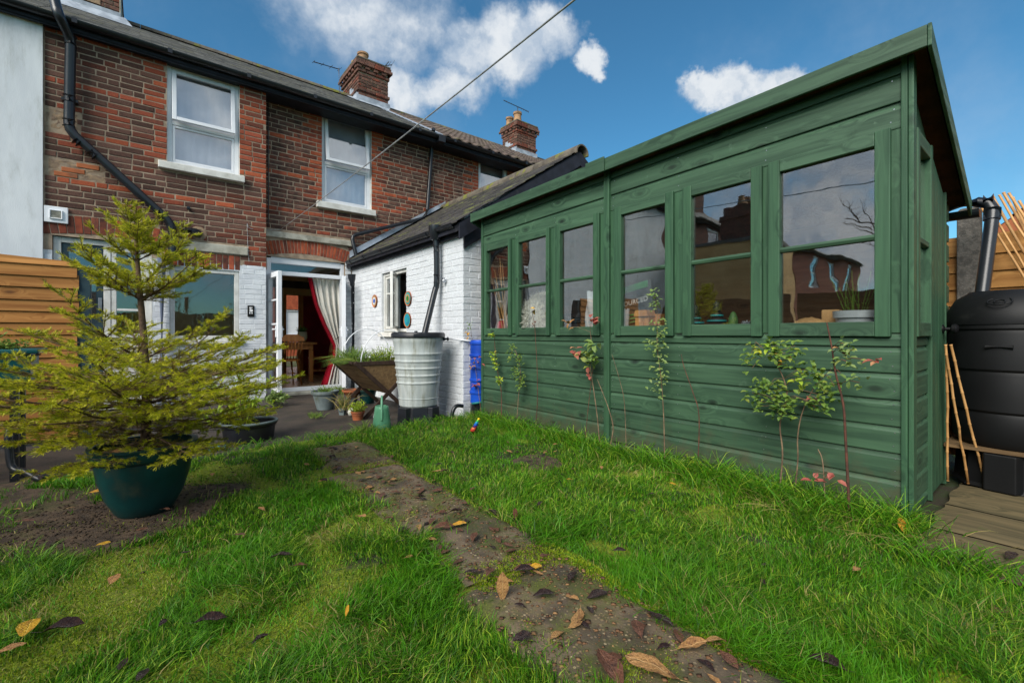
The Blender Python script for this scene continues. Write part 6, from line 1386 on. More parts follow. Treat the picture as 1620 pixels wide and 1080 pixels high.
bushy('trough_grass', 'dark green chives spilling over the far end of the trough', 'plant', (2.05, 5.8, .64), .22, .22, .22, 14, 'leaf_green', .03, r, blades=260)
bushy('trough_herb', 'soft grey green rosemary in the middle of the trough', 'plant', (2.3, 5.72, .63), .2, .2, .2, 50, 'leaf_green', .022, r, blades=60)
t = thing('trough_grass', 'thin chive blades drooping over the left board of the trough', 'plant', (1.9, 5.45, .66)); mb = MB()
for i in range(90): add_blade(mb, Vector((1.90 + r.uniform(0, .06), r.uniform(5.25, 5.9), .65)), (-r.uniform(.3, 1), r.uniform(-.3, .3), r.uniform(.1, .7)), r.uniform(.12, .24), .005, r, 1.3)
mb.build('blades', 'leaf_green', t, recalc=False)
# watering can
q = on(604, 681, 2, .03); wc = thing('watering_can', 'upright sage green plastic watering can beside the grey butt', 'watering can', q)
n = 28
def can_ring(z, a, b): return [(q.x + (abs(math.cos(t)) ** .75) * math.copysign(a, math.cos(t)), q.y + (abs(math.sin(t)) ** .75) * math.copysign(b, math.sin(t)), q.z + z) for t in [2 * math.pi * i / n for i in range(n)]]
rings = [can_ring(0, .078, .095), can_ring(.01, .082, .10), can_ring(.10, .076, .093), can_ring(.22, .062, .078), can_ring(.245, .058, .074), can_ring(.25, .052, .066), can_ring(.24, .046, .058), can_ring(.10, .06, .075)]
mb = MB(); mb.add([v for rg in rings for v in rg], [(i * n + j, i * n + (j + 1) % n, (i + 1) * n + (j + 1) % n, (i + 1) * n + j) for i in range(len(rings) - 1) for j in range(n)] + [tuple(range(n))[::-1]]); mb.build('body', 'can_green', wc, smooth=True, autosmooth=50)
f_ = Vector((-q.x, -q.y, 0)).normalized()
mb = MB(); bs = q + Vector((0, 0, .235)); mb.tube(catmull([bs - f_ * .055, bs - f_ * .05 + Vector((0, 0, .07)), bs + Vector((0, 0, .108)), bs + f_ * .05 + Vector((0, 0, .06)), bs + f_ * .083 + Vector((0, 0, -.04)), bs + f_ * .088 + Vector((0, 0, -.12))], 6), .011, 10); mb.build('handle', 'can_green', wc, smooth=True)
mb = MB(); mb.tube([q - f_ * .07 + Vector((0, 0, .06)), q - f_ * .17 + Vector((0, 0, .17)), q - f_ * .22 + Vector((0, 0, .27))], [.022, .014, .012], 10); mb.build('spout', 'can_green', wc, smooth=True)
# pots --------------------------------------------------------------------
def pot(name, label, x, y, z, r0, r1, h, mat, rimh=.03, soil=True, sx=1, sy=1, cat='pot', n=32):
    t = thing(name, label, cat, (x, y, z)); mb = MB(); mb.lathe([(r0, 0), (r0 * 1.02, .01), (r0 + (r1 - r0) * .8, h - rimh - .005), (r1 * 1.02, h - rimh), (r1 * 1.06, h - rimh * .5), (r1 * 1.05, h), (r1 * .96, h), (r1 * .93, h - .04)], (x, y, z), n, sx, sy); mb.build('body', mat, t, smooth=True, autosmooth=38)
    if soil: mb = MB(); mb.lathe([(0, h - .03), (r1 * .97, h - .035)], (x, y, z), 20, sx, sy, cap0=False); mb.build('compost', 'soil', t)
    return t
p = on(518, 648, 2, .01); pot('plant_pot', 'grey bell shaped plant pot in front of the french doors', p.x, p.y + .1, .006, .10, .165, .245, 'pot_grey', .04)
bushy('pot_weeds', 'low green weeds filling the grey bell shaped pot', 'plant', (p.x, p.y + .1, .21), .12, .12, .12, 24, 'leaf_green', .03, r, blades=60)
p = on(398, 697, 2, .02); pot('oval_tub', 'low black oval tub with grey rim beside the patio', p.x, p.y + .12, .004, .20, .225, .17, 'black_plastic', .03, sx=1.0, sy=.85)
tubp = Vector((p.x, p.y + .12, .14))
mb = MB(); mb.tube([(tubp.x + .232 * math.cos(t_), tubp.y + .20 * math.sin(t_), .178) for t_ in [2 * math.pi * i / 40 for i in range(41)]], .013, 8, caps=False); o = mb.build('tub_rim', 'pot_grey', bpy.data.objects['oval_tub'], smooth=True)
pl_ = thing('potted_shrub', 'straggly yellow green shrub growing in the oval tub', 'shrub', tubp); ml = MB(); ms = MB(); r = random.Random(31)
for i in range(34):
    a = r.uniform(0, 6.28); q_ = r.random() ** .6; tip = tubp + Vector((-.12 + .32 * q_ * math.cos(a), .28 * q_ * math.sin(a), r.uniform(.16, .62) * (1 - .3 * q_))); b_ = tubp + Vector((-.06 + .05 * math.cos(a), .04 * math.sin(a), -.01)); m = (b_ + tip) / 2 + Vector((r.uniform(-.04, .04), r.uniform(-.04, .04), .06)); pts_ = catmull([b_, m, tip], 5); ms.tube(pts_, [.004 - .0003 * k for k in range(len(pts_))], 5, caps=False)
    for k in range(3, len(pts_)):
        for s_ in range(4): add_leaf(ml, pts_[k], rdir(r, -.3, .7), Vector((0, 0, 1)), r.uniform(.04, .085), .016, r)
ms.build('stem', 'twig', pl_, recalc=False); ml.build('foliage', 'leaf_lime', pl_, recalc=False)
p = on(445, 640, 2, .02); t = bushy('low_plant', 'pale spiky leaved plant on the patio beside the oval tub', 'plant', (p.x - .05, p.y, .02), .16, .16, .22, 26, 'leaf_pale', .085, r)
p = on(563, 640, 2, .01); pot('plant_pot', 'flat terracotta bowl under the trough planter', p.x, p.y + .15, .10, .07, .13, .11, 'terracotta'); mb = MB(); mb.lathe([(.06, 0), (.08, .1), (0, .1)], (p.x, p.y + .15, 0), 16); o = mb.build('upturned_pot', 'pot_grey', at=(p.x, p.y + .15, 0), smooth=True, autosmooth=40); tag(o, 'upturned grey pot carrying the flat terracotta bowl', 'pot')
p = on(569, 664, 2, .01); pot('plant_pot', 'small brown clay pot with bright fern on patio edge', p.x, p.y + .06, .004, .055, .075, .10, 'terracotta', .02)
bushy('potted_fern', 'bright green fern tuft in the small clay pot', 'plant', (p.x, p.y + .06, .08), .12, .12, .17, 40, 'leaf_lime', .035, r)
p = on(544, 656, 2, .01); pot('plant_pot', 'tiny square grey pot on patio left of the clay pot', p.x, p.y + .05, .004, .04, .052, .085, 'pot_grey', .02, n=4)
bushy('pot_weeds', 'dry brown twiggy stems in the tiny square pot', 'plant', (p.x, p.y + .05, .07), .1, .1, .24, 26, 'grass_dry', .02, r, blades=40)
p = on(556, 658, 2, .01); o = MB(); o.lathe([(0, .0), (.035, .01), (.045, .05), (.03, .09), (0, .1)], p, 12, cap0=False); o = o.build('white_stone', 'stone_white', at=p, smooth=True); tag(o, 'pale rounded stone on the patio beside the clay pot', 'stone')
p = on(592, 640, 2, .01); pot('plant_pot', 'dark green pot half hidden behind the planter legs', p.x, p.y + .25, .004, .09, .13, .2, 'pot_green')
bushy('pot_weeds', 'leafy weeds in dark pot behind the planter legs', 'plant', (p.x, p.y + .25, .18), .13, .13, .12, 26, 'leaf_green', .03, r, blades=40)
p = on(600, 625, 2, .3); o = MB(); o.lathe([(.02, 0), (.07, .05), (.05, .13), (0, .15)], (p.x, p.y, .0), 10); o = o.build('plastic_sack', 'c_bag_white', at=(p.x, p.y, 0), smooth=True); tag(o, 'grey white bundled plastic lying under the planter', 'bag')
for (px, py, lb, nb_) in ((500, 660, 'yellowing weed tuft in a patio joint', 60), (536, 622, 'dry grassy weeds behind the grey bell pot', 110), (575, 690, 'tall grass tuft at the patio edge left of watering can', 110), (640, 680, 'pale weedy tuft between watering can and grey butt', 50)):
    p = on(px, py, 2, .02); bushy('weed_tuft', lb, 'weeds', p, .1, .1, .16 if nb_ > 60 else .08, 12, 'leaf_green', .02, r, blades=nb_)

for k, (x, y, h, w_) in enumerate(((-1.6, -5.2, 2.6, .9), (.6, -5.4, 3.2, 1.1), (2.9, -5.3, 2.5, .9))):
    bushy('autumn_shrub', ['tall russet shrub at the garden end, mirrored left in kitchen window', 'tallest russet shrub at the garden end, mirrored in kitchen window', 'russet shrub at the right garden end, mirrored in the house panes'][k], 'shrub', (x, y, 0), w_, .6, h, 260, 'leaf_rust', .11, random.Random(k), group='shrubs at the garden end')
# left side: trough on a stand and spruce in its pot --------------------------
tr = thing('trough_stand', 'dark teal plastic trough on a stand beside left fence', 'planter', (-1.0, 4.4, .05))
e = on(62, 552, 1, 4.3); xr = e.x; zr = e.z
mb = MB(); mb.add([(x, y, z) for z, k in ((zr - .22, .90), (zr - .012, 1.0)) for x, y in ((xr - .9 * k, 4.3 + .02 / k), (xr - .04 / k, 4.3 + .02 / k), (xr - .04 / k, 4.62 * 1), (xr - .9 * k, 4.62))], [(0, 1, 5, 4), (1, 2, 6, 5), (2, 3, 7, 6), (3, 0, 4, 7), (3, 2, 1, 0)]); mb.build('basin', 'trough_green', tr, bevel=.01)
mb = MB(); mb.box(xr - .94, xr, 4.285, 4.325, zr - .03, zr); mb.box(xr - .94, xr, 4.61, 4.65, zr - .03, zr); mb.box(xr - .03, xr, 4.326, 4.609, zr - .03, zr - .001); mb.build('rim', 'trough_green', tr, bevel=.008)
mb = MB(); mb.box(xr - .9, xr - .03, 4.34, 4.6, zr - .05, zr - .04); mb.build('compost', 'soil', tr)
for x in (xr - .12, xr - .8):
    for y in (4.36, 4.56): mb = MB(); mb.box(x - .02, x + .02, y - .02, y + .02, gz(x, y) - .02, zr - .2); mb.build('leg', 'black_plastic', tr)
mb = MB(); mb.tube(catmull([(xr - .14, 4.3, .42), (xr - .12, 4.26, .16), (xr - .05, 4.2, .12), (xr + .02, 4.15, .07), (xr + .05, 4.13, .085)], 5), .02, 8); mb.build('foot', 'black_plastic', tr, smooth=True)
bushy('trough_plants', 'mixed orange and green bedding plants along the teal trough', 'plant', (xr - .38, 4.46, zr - .04), .38, .13, .17, 90, 'leaf_green', .04, r)
for i, (px, py) in enumerate(((61, 541), (16, 533))):
    p = on(px, py, 1, 4.42); mb = MB()
    for k in range(9): a = k * .7; add_leaf(mb, p, Vector((math.cos(a), math.sin(a), .5)), Vector((0, 0, 1)), .03, .018, r)
    o = mb.build('flower', 'leaf_yellow', at=p, recalc=False); tag(o, ['small yellow flower at right end of the teal trough', 'orange yellow flower further left in the teal trough'][i], 'flower')
PX, PY = -.01, 3.10
pz = gz(PX, PY)
pt = thing('plant_pot', 'large dark green pot holding the spruce on the lawn', 'pot', (PX, PY, pz))
mb = MB(); mb.lathe([(.115, 0), (.125, .01), (.165, .09), (.195, .19), (.208, .275), (.206, .285), (.219, .29), (.226, .30), (.226, .345), (.232, .35), (.232, .362), (.205, .362), (.2, .30)], (PX, PY, pz), 44); mb.build('body', 'pot_green', pt, smooth=True, autosmooth=38)
mb = MB(); mb.lathe([(0, .315), (.203, .31)], (PX, PY, pz), 24, cap0=False); mb.build('compost', 'soil', pt)
sp = thing('spruce_tree', 'yellow green potted spruce with bare inner twigs, left foreground', 'tree', (PX, PY, pz + .31))
base_z = pz + .31; topz = 1.66
def trunk_at(z): f = (z - base_z) / (topz - base_z); return Vector((PX + .012 * math.sin(f * 5) - .03 * f, PY + .01 * math.sin(f * 4) + .02 * f, z))
mb = MB(); zs2 = [base_z - .03 + (topz - base_z + .03) * i / 20 for i in range(21)]; mb.tube([trunk_at(z) for z in zs2], [.022 * (1 - .70 * i / 20 - .18 * max(0, i - 12) / 8) + .002 for i in range(21)], 10); mb.build('trunk', 'bark', sp, smooth=True)
rt = random.Random(2024); nn = [MB(), MB()]; tw = MB(); lm = MB()
def needles(p, q, live, dens=1.0):
    d = (q - p); L_ = d.length; d.normalize(); a, b, _ = basis(d); n_ = int(L_ * 620 * dens) + 2
    mbn = nn[0] if live else nn[1]; rn_ = rt.random()
    for i in range(n_):
        f = i / n_; t_ = rt.uniform(0, 6.28); o = a * math.cos(t_) + b * math.sin(t_); o = (o + Vector((0, 0, .45))).normalized(); nd = (o * .85 + d * .75).normalized(); c_ = p + (q - p) * f; l = rt.uniform(.012, .020); s_ = nd.cross(d).normalized() * .0012
        mbn.add([c_ - s_, c_ + s_, c_ + nd * l + s_ * .5, c_ + nd * l - s_ * .5], [(0, 1, 2, 3)], rnd=min(.99, max(.01, rn_ * .6 + rt.random() * .4)))
def branch(p, d, L_, lvl, live0):
    """curved branch with side shoots; needles on the outer part"""
    nseg = 5 if lvl == 0 else 3; pts_ = [p]; dd = d.copy()
    for i in range(nseg):
        dd = (dd + Vector((rt.uniform(-.12, .12), rt.uniform(-.12, .12), rt.uniform(-.05, .10) + (.03 if lvl == 0 else -.02)))).normalized(); pts_.append(pts_[-1] + dd * L_ / nseg)
    r0 = (.0065 if lvl == 0 else .0026 if lvl == 1 else .0016) * (L_ / .5 if lvl == 0 else 1) ** .5
    (lm if lvl == 0 else tw).tube(pts_, [r0 * (1 - .75 * i / nseg) for i in range(nseg + 1)], 6 if lvl == 0 else 4, caps=False)
    for i in range(nseg):
        f = i / nseg
        liv = live0 + f * .9 > .62
        if liv or rt.random() < .4: needles(pts_[i], pts_[i + 1], liv and rt.random() < .93, 1.0 if liv else .5)
        if lvl < 2:
            k_ = (3 if lvl == 0 else 2)
            for s_ in range(k_):
                if rt.random() < .13: continue
                g = rt.random(); c_ = pts_[i].lerp(pts_[i + 1], g); up_ = Vector((0, 0, 1)); sd = dd.cross(up_).normalized() * (1 if (s_ + i) % 2 else -1); nd = (dd * .75 + sd * rt.uniform(.5, 1.0) + up_ * rt.uniform(-.25, .22)).normalized()
                ll = L_ * (.42 if lvl == 0 else .5) * (1 - .55 * (f + g / nseg)) * rt.uniform(.7, 1.25)
                if ll > .03: branch(c_, nd, ll, lvl + 1, min(1, live0 + f * .6))
# whorls: height, number, length, upward angle, live-start
for z, nb_, L_, el, lv in [(.42, 5, .46, -16, .0), (.48, 7, .58, -8, .0), (.55, 8, .66, -3, .0), (.62, 8, .72, 1, .0), (.68, 8, .70, 3, .0), (.74, 7, .66, 5, .0), (.80, 5, .58, 10, .05), (.86, 3, .50, 24, .15), (1.19, 6, .43, 28, .3), (1.235, 3, .36, 36, .45), (1.40, 5, .27, 34, .6), (1.50, 4, .19, 42, .7), (1.60, 4, .12, 48, .8)]:
    a0 = rt.uniform(0, 6.28)
    for k in range(nb_):
        a = a0 + 6.283 * k / nb_ + rt.uniform(-.25, .25); e_ = R(el + rt.uniform(-8, 8)); branch(trunk_at(z + rt.uniform(-.02, .02)), Vector((math.cos(a) * math.cos(e_), math.sin(a) * math.cos(e_), math.sin(e_))), L_ * rt.uniform(.78, 1.12), 0, lv)
needles(trunk_at(1.56), trunk_at(topz) + Vector((-.005, 0, .04)), True, 1.2)
lm.build('limb', 'bark', sp, smooth=True, recalc=False); o = tw.build('twigs', 'twig', sp, recalc=False); o['kind'] = 'stuff'
o = nn[0].build('needles', 'needle', sp, recalc=False); o['kind'] = 'stuff'; o = nn[1].build('dry_needles', 'needle_in', sp, recalc=False); o['kind'] = 'stuff'
bm_ = MB(); rt = random.Random(8)      # bare fruit tree mirrored in the end pane
ft = thing('bare_tree', 'bare fruit tree whose branch is mirrored in the shed end pane', 'tree', (-2.6, 1.05, 0))
tk = [Vector((-2.6, 1.05, -.05)), Vector((-2.62, 1.05, .7)), Vector((-2.55, 1.0, 1.5)), Vector((-2.4, .95, 2.2))]; bm_.tube(catmull(tk, 5), [.07 - .0028 * i for i in range(16)], 10); bm_.build('trunk', 'bark', ft, smooth=True); bm_ = MB()
def bare(p, d, L_, r0, lvl):
    pts_ = [p]; dd = d.normalized()
    for i in range(6): dd = (dd + Vector((rt.uniform(-.25, .25), rt.uniform(-.25, .25), rt.uniform(-.12, .2)))).normalized(); pts_.append(pts_[-1] + dd * L_ / 6)
    bm_.tube(pts_, [r0 * (1 - .13 * i) for i in range(7)], 6)
    for i in range(1, 7):
        for s_ in range(2):
            if lvl < 2 and rt.random() < (.75 if lvl else .6): bare(pts_[i], dd + Vector((rt.uniform(-1, 1), rt.uniform(-1, 1), rt.uniform(-.2, .9))), L_ * (.35 if lvl == 0 else .22), r0 * .4, lvl + 1)
for k in range(5): bare(tk[3 - k % 2], Vector((.5 * math.cos(k * 1.3), .9 - .35 * k, .42)), 1.3, .024, 0)
bm_.build('branches', 'bark', ft, recalc=False)

# saplings and roses along the shed ---------------------------------------
def sapling(label, pxs, X, leaves, mat, stemmat='twig', rad=.004, ls=.03, seed=0, name='sapling', tops=()):
    """pxs: (px, py) points of the stem from the ground up, in the plane X"""
    r = random.Random(seed); pts_ = [on(a, b, 0, X) for a, b in pxs]; b_ = pts_[0]; pts_[0] = Vector((b_.x, b_.y, gz(b_.x, b_.y) - .01)); t = thing(name, label, 'sapling', pts_[0])
    cv = catmull(pts_, 5); mb = MB(); mb.tube(cv, [rad * (1 - .55 * i / len(cv)) for i in range(len(cv))], 6); mb.build('stem', stemmat, t, smooth=True)
    groups = {}
    for (px, py, spread, n, m_, l_) in leaves:
        c_ = on(px, py, 0, X - .02); near = min(cv, key=lambda q: (q - c_).length); ml = groups.setdefault(m_ or mat, MB())
        tb_ = groups.setdefault('_tw', MB())
        if (c_ - near).length > .03: tb_.tube([near, (near + c_) / 2 + Vector((-.02, 0, .02)), c_], .0018, 4, caps=False)
        for i in range(int(n * 1.5)):
            q = c_ + Vector((r.uniform(-.6, .3), r.uniform(-1, 1), r.uniform(-1, 1))) * spread; d = rdir(r, -.4, .7); d.x -= .25; add_leaf(ml, q, d, Vector((-.5, 0, 1)), (l_ or ls) * r.uniform(.7, 1.2), (l_ or ls) * .55, r)
    for m_, ml in groups.items(): ml.build('twigs' if m_ == '_tw' else 'leaves', stemmat if m_ == '_tw' else m_, t, recalc=False) if ml.v else None
    return t
sapling('young sapling with lime leaves at left end of the shed', [(793, 655), (793, 620), (786, 580), (783, 548), (782, 530)], 2.83, [(783, 531, .02, 4, None, .07), (783, 565, .05, 16, None, None), (785, 580, .04, 12, None, None), (791, 602, .03, 12, None, None)], 'leaf_lime', 'twig_red', .0045, .042, 1)
sapling('bushy small leaved sapling second from left on the shed', [(817, 665), (820, 630), (823, 600), (822, 575), (812, 545)], 2.82, [(812, 548, .03, 10, None, None), (808, 563, .05, 14, None, None), (822, 570, .05, 22, None, None), (818, 590, .06, 30, None, None), (825, 602, .05, 26, None, None), (822, 612, .03, 10, None, None)], 'leaf_green', 'twig', .004, .032, 2)
sapling('bare brown stem between the second and third shed windows', [(846, 672), (850, 640), (850, 590), (848, 550), (846, 518), (843, 500)], 2.83, [(846, 490, .01, 2, 'leaf_yellow', .06), (846, 515, .03, 3, 'leaf_brown', .03)], 'leaf_yellow', 'twig_red', .004, .03, 3)
sapling('climbing stem with broad pink and green leaves beside shed joint', [(950, 700), (945, 660), (939, 615), (934, 580), (936, 550), (934, 525)], 2.81, [(930, 565, .05, 8, 'leaf_pale', .085), (938, 552, .05, 8, 'leaf_pale', .075), (937, 574, .04, 6, 'leaf_green', .075), (915, 558, .04, 7, 'leaf_pink', .07), (934, 593, .02, 3, 'leaf_pink', .06), (900, 517, .03, 4, 'leaf_tan', .06), (938, 508, .04, 7, 'leaf_pink', .07)], 'leaf_pale', 'twig', .0045, .07, 4)
sapling('thin dark second stem leaning beside the pink leaved climber', [(925, 700), (930, 650), (936, 600), (939, 570)], 2.83, [], 'leaf_green', 'twig_red', .003, .03, 41)
sapling('kinked pale stem at foot of the shed joint', [(961, 705), (970, 680), (964, 650), (955, 625), (945, 600)], 2.80, [], 'leaf_green', 'twig', .0045, .03, 42)
sapling('bare slender stem just right of the shed joint', [(991, 705), (988, 640), (980, 600), (968, 560)], 2.83, [], 'leaf_green', 'twig', .003, .03, 43)
lv = [(1036, y, .035, 14, None, None) for y in (465, 485)] + [(1042, y, .055, 16, None, None) for y in (515, 540, 555, 575)] + [(1030, 545, .04, 12, None, None), (1048, 600, .04, 12, None, None), (1044, 625, .03, 8, None, None), (1036, 608, .05, 8, None, None)]
sapling('tall pale leaved sapling climbing past the fourth shed window', [(1052, 712), (1050, 660), (1046, 600), (1040, 550), (1040, 500), (1036, 465)], 2.79, lv, 'leaf_pale', 'twig', .0042, .034, 5)
sapling('bare crooked stem below the fifth shed window', [(1103, 700), (1106, 660), (1096, 620), (1082, 580), (1078, 560)], 2.83, [], 'leaf_green', 'twig_red', .004, .03, 6)
lv = [(1210 + r.uniform(-30, 90), 530 + r.uniform(0, 130), .04, 7, None, None) for i in range(20)] + [(1230, 545, .05, 12, None, None), (1250, 570, .06, 14, None, None), (1225, 620, .05, 18, None, None), (1240, 640, .05, 20, None, None), (1265, 600, .04, 10, 'leaf_lime', None), (1282, 637, .03, 3, 'leaf_pink', .045), (1233, 572, .03, 3, 'leaf_yellow', .04), (1300, 625, .05, 14, None, None), (1215, 555, .05, 10, 'leaf_lime', None), (1190, 582, .05, 6, None, None), (1245, 655, .03, 8, None, None)]
sapling('leafy rose bush with yellow green leaves below right end window', [(1231, 775), (1238, 720), (1234, 670), (1245, 620), (1225, 570), (1195, 540)], 2.76, lv, 'leaf_green', 'twig', .005, .040, 7)
lv = [(1300, 640, .04, 8, None, None), (1310, 620, .04, 10, None, None), (1290, 600, .05, 8, None, None), (1320, 610, .04, 8, None, None)]
sapling('second curved stem of the rose clump rising left of the tallest cane', [(1255, 785), (1262, 730), (1262, 690), (1270, 650), (1290, 610), (1315, 585)], 2.75, lv, 'leaf_green', 'twig', .0042, .036, 71)
lv = [(1340, 545, .04, 8, None, None), (1335, 560, .04, 6, None, None), (1347, 575, .05, 8, None, None), (1330, 590, .05, 6, None, None), (1385, 571, .015, 3, 'leaf_pink', .045), (1360, 605, .04, 5, None, None), (1334, 555, .02, 3, 'leaf_tan', .04)]
sapling('tallest reddish brown cane in front of the right end window', [(1345, 765), (1338, 700), (1334, 640), (1322, 590), (1316, 550), (1308, 510)], 2.72, lv, 'leaf_pale', 'twig_red', .007, .038, 8)
sapling('short dead twig below the right end shed window', [(1306, 760), (1302, 735), (1294, 710)], 2.74, [(1286, 755, .02, 3, 'leaf_pink', .05), (1318, 752, .02, 3, 'leaf_pink', .05)], 'leaf_green', 'twig', .004, .03, 9)
sapling('small reddish stem with russet leaves before the blue barrel', [(763, 655), (757, 620), (752, 580), (748, 545), (744, 515)], 2.86, [(744, 515, .04, 8, 'leaf_green', .03), (742, 530, .04, 8, 'leaf_yellow', .04), (755, 608, .03, 5, 'leaf_pink', .06), (757, 570, .05, 6, 'leaf_pink', .04), (748, 575, .05, 6, 'leaf_tan', .04)], 'leaf_green', 'twig', .003, .03, 10)
p = on(1097, 745, 2, .07); bushy('low_plant', 'bright lime leafy sprig at the shed foot below fifth window', 'plant', (p.x, p.y, gz(p.x, p.y)), .06, .06, .17, 16, 'leaf_lime', .03, random.Random(5))
# rainbow toy windmill
p = on(747, 683, 2, .08); ty = thing('rainbow_toy', 'small rainbow coloured plastic toy standing in the grass', 'toy', p)
d = Vector((.4, -.25, .9)).normalized(); a_, b_, _ = basis(d)
for i, c_ in enumerate(['c_red', 'c_orange', 'c_purple', 'c_blue', 'c_cyan', 'c_lime', 'c_yellow']):
    s0, s1 = p + d * (.02 * i), p + d * (.02 * i + .022); mb = MB(); k = .026 * (1 - .09 * i); mb.tube([s0, (s0 + s1) / 2 + a_ * .004, s1], [k, k * 1.1, k * .92], 10); mb.build('segment', c_, ty, smooth=True)
mb = MB(); q = p + d * .05 + a_ * .03; mb.add([q, q + a_ * .05 + d * .03, q + a_ * .06 - d * .02, q - d * .035 + a_ * .01], [(0, 1, 2, 3)]); mb.build('wing', 'c_red', ty)
# blue cloth scrap behind the pot
p = on(345, 700, 2, .07); mb = MB(); mb.grid(lambda u, v: (p.x - .07 + .14 * u, p.y - .05 + .1 * v, gz(p.x, p.y) + .03 + .03 * math.sin(9 * u) * math.sin(7 * v)), 14, 10); o = mb.build('blue_scrap', 'c_cyan', at=p, smooth=True); tag(o, 'crumpled turquoise plastic scrap in grass behind the spruce pot', 'scrap')
# ------------------------------------------------------------------ fallen leaves
def leaf_mesh(seed, mat, curl=1.0):
    r = random.Random(seed); n = 9; vs = []; fs = []
    wv = [0, .34, .62, .82, .92, .90, .74, .46, 0]; bend = r.uniform(.1, .6) * curl; tw = r.uniform(-.7, .7); fold = r.uniform(.05, .4) * curl
    for i in range(n):
        t = i / (n - 1); z = .10 * bend * math.sin(math.pi * t) + .06 * math.sin(t * 9 + seed) * .3 + .12 * bend * max(0, t - .6) * 2
        a = tw * (t - .5)
        for s_ in (-1, -.5, 0, .5, 1):
            w = wv[i] * .24 * s_ * (1 + .06 * math.sin(i * 2.3 + s_ * 3 + seed)); h = abs(s_) ** 1.4 * wv[i] * .26 * fold + .012 * math.sin(i * 4 + s_ * 5 + seed)
            vs.append((t - .5, w * math.cos(a), z + h * math.cos(a) + w * math.sin(a)))
    for i in range(n - 1):
        for k in range(4): q = i * 5 + k; fs.append((q, q + 1, q + 6, q + 5))
    b = len(vs); vs += [(-.5, -.008, .0), (-.5, .008, .0), (-.72, .006, .03), (-.72, -.006, .03)]; fs.append((b, b + 1, b + 2, b + 3))
    me = bpy.data.meshes.new('fallen_leaf'); me.from_pydata(vs, [], fs); me.materials.append(M[mat]); me.polygons.foreach_set('use_smooth', [True] * len(fs)); return me
LM = {m: [leaf_mesh(i * 7 + j, m, 1.0 if m != 'leaf_dark' else 1.6) for i in range(4)] for j, m in enumerate(['leaf_yellow', 'leaf_tan', 'leaf_brown', 'leaf_dark'])}
def surf_z(x, y):
    return (.086 if on_path(x, y) else gz(x, y) + (.03 if y < 4.3 else .01))
rl = random.Random(99); zmin = {id(me): min(v.co.z for v in me.vertices) for ms_ in LM.values() for me in ms_}
def put_leaf(x, y, mat, size, label, rot=None, tilt=(0, 0), dz=0, group=None):
    me = rl.choice(LM[mat]); o = bpy.data.objects.new('fallen_leaf', me); col.objects.link(o); size *= .88; o.scale = (size, size, size)
    o.rotation_euler = (tilt[0] + rl.uniform(-.2, .2), tilt[1] + rl.uniform(-.15, .15), rl.uniform(0, 6.28) if rot is None else rot); o.location = (x, y, surf_z(x, y) + dz - zmin[id(me)] * size); tag(o, label, 'leaf', group); return o
